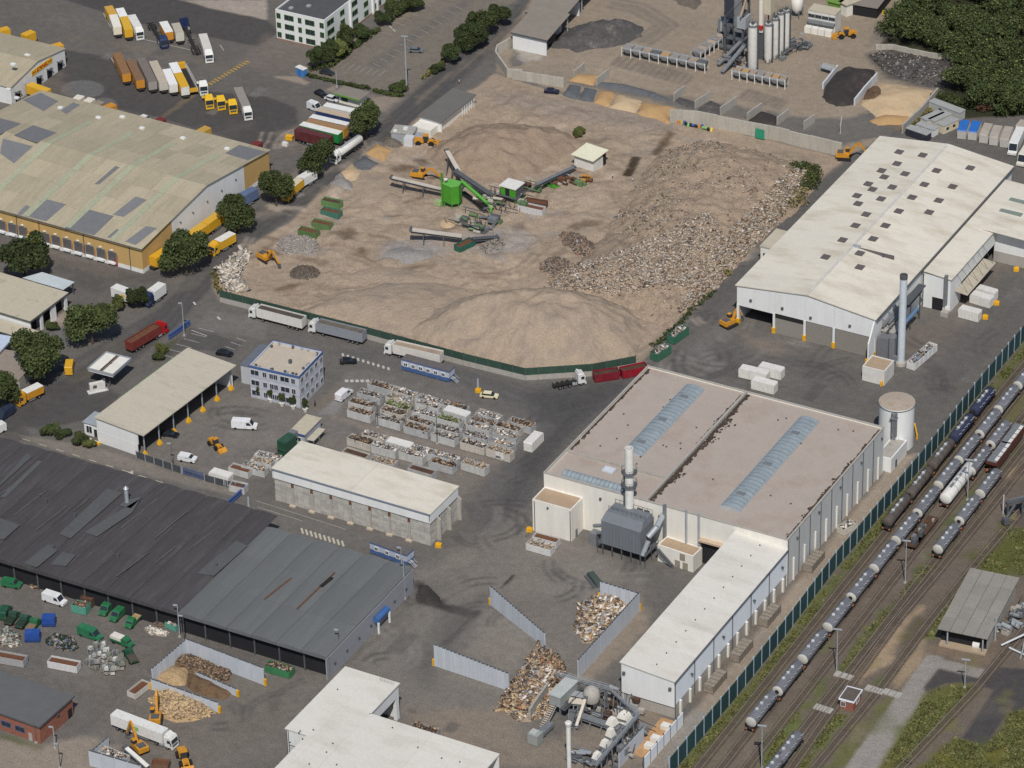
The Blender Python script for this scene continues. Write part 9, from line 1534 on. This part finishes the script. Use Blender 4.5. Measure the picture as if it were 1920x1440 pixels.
for k, (lab, px, R_, zc, mm) in enumerate([('round roadside tree by the gate trailers, farthest up the road',(685,222),5.6,6.5,'leaf'),('roadside tree next to the white tanker',(594,293),4.9,6,'leaf'),('roadside tree beside the yellow truck',(516,350),4.6,6,'leaf'),('roadside tree at the end of the long yellow trailers',(447,402),5.0,6,'leaf'),('large roadside tree at the warehouse corner',(347,474),6.4,7,'leaf'),('dark tree in front of the dock doors at the left edge',(42,478),6.6,8,'leaf_dark'),('large tree beside the cream workshop forecourt',(170,601),6.4,7,'leaf'),('biggest tree over the lower left of the road',(68,668),7.0,7.5,'leaf'),('tree at the left edge below the biggest one',(8,722),5.0,6,'leaf'),('small dark tree between the two white trailers',(257,556),2.9,3.6,'leaf_dark'),('small light green tree left of the two white trailers',(223,566),2.2,2.6,'leaf_light')]): tree(lab, px, R_, zc, mm, k)
for k, (lab, px, R_, zc, mm) in enumerate([('conical tree left in the clump by the white office',(592,108),2.6,4.4,'leaf_dark'),('dark tree second in the clump by the white office',(613,98),3.0,4.4,'leaf_dark'),('yellow green tree third in the clump by the white office',(634,92),2.8,3.6,'leaf_light'),('tall light tree in the clump by the white office',(650,66),3.4,5,'leaf'),('dark bush right of the clump by the white office',(680,60),3.4,2.6,'leaf_dark'),('dark bush beside the office hedge farther up',(719,34),2.8,2.4,'leaf_dark'),('tree at the top edge above the office hedge',(745,12),3.4,3,'leaf'),('tree at the top edge right of the office hedge',(772,4),3.4,3,'leaf'),('bush at the foot of the floodlight mast',(746,163),3.0,1.8,'leaf'),('bush, lowest in the row along the main road top',(820,126),2.2,1.8,'leaf'),('dark tree second in the row along the main road top',(845,101),3.2,3.2,'leaf_dark'),('dark tree third in the row along the main road top',(871,74),4.0,4.6,'leaf_dark'),('dark tree fourth in the row along the main road top',(890,64),4.0,4.6,'leaf_dark'),('tallest brown green tree in the row along the main road top',(905,40),4.6,5.5,'leaf'),('tree at the upper end of the row along the main road top',(938,26),3.6,4,'leaf_dark')]): tree(lab, px, R_, zc, mm, k+2)
for k, (lab, px, R_, zc, mm) in enumerate([('round shrub at the corner of the access road',(94,805),2.6,1.6,'leaf'),('shrub right of the round one at the access road',(118,812),2.0,1.2,'leaf_dark'),('low shrub strip by the kiosk kerb blocks',(150,826),2.2,.8,'leaf'),('shrub strip end near the white shed wall',(166,832),1.8,.8,'leaf_light'),('shrub by the cream workshop corner',(98,610),1.8,1.4,'leaf'),('shrub in front of the cream workshop',(20,628),2.0,1.2,'leaf_light'),('scrub by the parking bays',(302,655),1.8,.8,'leaf_light'),('scrub at the lower end of the parking bays',(296,670),1.6,.8,'leaf'),('green mound shrub on the wide rear mound',(1083,248),2.0,1.5,'leaf_light')]): tree(lab, px, R_, zc, mm, k, name='shrub')
for k, c in enumerate([(25,175),(105,200),(185,230),(265,250),(350,270)]):
 g = G(*y2(c)[0]); t = thing('potted_tree','potted tree in a white tub, %s from left at the office wall' % ordn[k],'plant', g, k,'potted trees at the office'); part('pot', t,'lorry_white',lambda m:m.lathe([(.5,0),(.75,.9),(.6,.9),(.55,.8),(0,.8)], n=12)); o = link('crown', CR_[(2,'leaf')] if (2,'leaf') in CR_ else list(CR_.values())[0], t, (0,0,.9)); o.scale = (1.0,1.0,2.2); part('stem', t,'bark',lambda m:m.tube((0,0,.8),(0,0,2),.06))
def hedge(label, pts, w_, h_, mm='leaf', n=900, name='hedge', cat='hedge'):
 q = unproj(pts); o0 = q[0]; rg = np.random.default_rng(int(abs(o0[0]*13)) % 9999); c = []; r = []
 for i in range(len(q)-1):
  L = np.linalg.norm(q[i+1]-q[i]); m_ = max(2, int(L/(w_*.55)))
  for k in range(m_): p = q[i]+(q[i+1]-q[i])*k/m_-o0; c.append((p[0]+rg.normal(0,.15*w_), p[1]+rg.normal(0,.15*w_), h_*.45)); r.append(w_*.55*rg.uniform(.8,1.2))
 V, Fq = leaf_cloud(c, r, n, .5, rg, h_/w_); o = link(name, npmesh(name, V, Fq, [mm,'leaf_dark'], rg.choice(2, len(Fq), p=[.75,.25])), None, (*o0,0)); return tag(o, label, cat)
hedge('clipped hedge along the upper side of the car park', z2((400,500),(530,480),(700,340),(880,215)),1.8,1.6,'leaf',2600); hedge('clipped hedge along the lower side of the car park', z2((350,540),(560,590),(810,640)),1.3,1.1,'leaf',1400); hedge('hedge stretch by the gate below the car park', z2((840,650),(950,680),(1060,690)),1.3,1.1,'leaf',900); hedge('hedge running up from the car park to the top edge', z2((960,140),(1080,60),(1200,-20)),1.8,1.6,'leaf',1600); hedge('rough hedge between car park and main road', z2((1200,560),(1280,490),(1340,430)),1.6,1.2,'leaf_dry',900)
hedge('scrub of dry bushes on the right end of the rubble bank',[(1442,385),(1470,355),(1500,328),(1525,322),(1512,350),(1480,385),(1450,410)],5,2.4,'leaf_dry',2600,'scrub','scrub'); hedge('green scrub at the far tip of the rubble bank',[(1495,322),(1520,330),(1516,352),(1500,366)],4.0,3.0,'leaf',1600,'scrub','scrub'); hedge('dark weeds in the lower part of the rubble bank',[(1330,490),(1350,505),(1365,520)],3.0,1.2,'leaf_dry',500,'scrub','scrub'); hedge('weeds along the service road beside the rubble bank',[(1230,650),(1270,612),(1310,570),(1340,545)],1.8,.8,'leaf',700,'scrub','scrub'); hedge('weeds at the right foot of the sand bay wall', z4((1240,770),(1200,800),(1160,850),(1060,950)),2.4,1.0,'leaf_dry',800,'scrub','scrub'); hedge('weeds along the road kerb of the gravel yard', z5((1525,620),(1540,720),(1570,770)),1.4,1.0,'leaf_dry',400,'scrub','scrub')
# the wood at upper right reads as one mass
rg = np.random.default_rng(77); fp = unproj([(1722,-40),(1990,-40),(1990,215),(1880,222),(1815,205),(1775,165),(1800,135),(1755,95),(1690,85),(1660,72),(1690,30)]); q = scatter(fp, 330, rg); c = []; r = []
for p in q:
 z_ = rg.uniform(2.5,6.5); rr = rg.uniform(1.9,3.6); c.append((p[0], p[1], z_)); r.append(rr)
 for k in range(3): c.append((p[0]+rg.normal(0,1.6), p[1]+rg.normal(0,1.6), z_+rg.uniform(-1.2,1.4))); r.append(rr*rg.uniform(.4,.7))
V, Fq = leaf_cloud(c, r, 190000,.5, rg); tag(link('woodland', npmesh('woodland', V, Fq, ['leaf_dark','leaf','leaf_light'], rg.choice(3, len(Fq), p=[.62,.30,.08]))),'dense dark green wood filling the upper right corner','woodland', None,'stuff')
hedge('low green and reddish undergrowth at the lower edge of the wood', z4((1280,700),(1400,740),(1560,760),(1700,790),(1895,820)),4,2,'leaf',2600,'scrub','scrub'); hedge('reddish bush at the lower edge of the wood', z4((1590,800),(1640,780),(1690,790)),2.6,2.6,'leaf_red',500,'scrub','scrub')
# grass tufts along the railway
rg = np.random.default_rng(9); gs = []
for poly, n in [([(x+4, y+1) for x, y in FENCE]+[(x+24, y+6) for x, y in FENCE[::-1]],15000),(y8((860,1470),(1200,915),(1350,850),(1540,860),(1000,1470)),6500),(y8((1130,1470),(1400,1225),(1620,1290),(1800,1050),(1990,980),(1990,1470)),10000),(y8((560,760),(760,480),(1180,0),(1280,0),(960,330),(620,760)),1800),(y8((1180,520),(1290,340),(1500,60),(1600,40),(1260,500)),1400),(y8((20,1440),(160,1180),(330,1000),(150,1330)),900),(y8((270,1440),(560,1050),(640,1070),(340,1440)),900),(y4((1480,1440),(1740,1080),(1990,1120),(1990,1440)),2600)]: gs.append(scatter(unproj(poly), n, rg))
P = np.concatenate(gs); n = len(P); P = P[fbm(P[:, 0], P[:, 1],.2,3)+rg.normal(0,.09, n) > .46]; n = len(P); a = rg.uniform(0,6.28, n); h_ = rg.uniform(.1,.42, n); w_ = rg.uniform(.12,.34, n); dx, dy = np.cos(a)*w_, np.sin(a)*w_; ln = rg.normal(0,.2,(n, 2))
V = np.stack([np.column_stack([P[:, 0]-dx, P[:, 1]-dy, np.zeros(n)]), np.column_stack([P[:, 0]+dx, P[:, 1]+dy, np.zeros(n)]), np.column_stack([P[:, 0]+dx*.6+ln[:, 0], P[:, 1]+dy*.6+ln[:, 1], h_]), np.column_stack([P[:, 0]-dx*.6+ln[:, 0], P[:, 1]-dy*.6+ln[:, 1], h_])],1).reshape(-1,3)
tag(link('grass', npmesh('grass', V, np.arange(4*n).reshape(-1,4),[leafmat('grass_a',(90,97,52)), leafmat('grass_b',(114,108,66))], rg.choice(2, n, p=[.65,.35]))),'green and dry grass between the railway sidings','grass', None,'stuff')
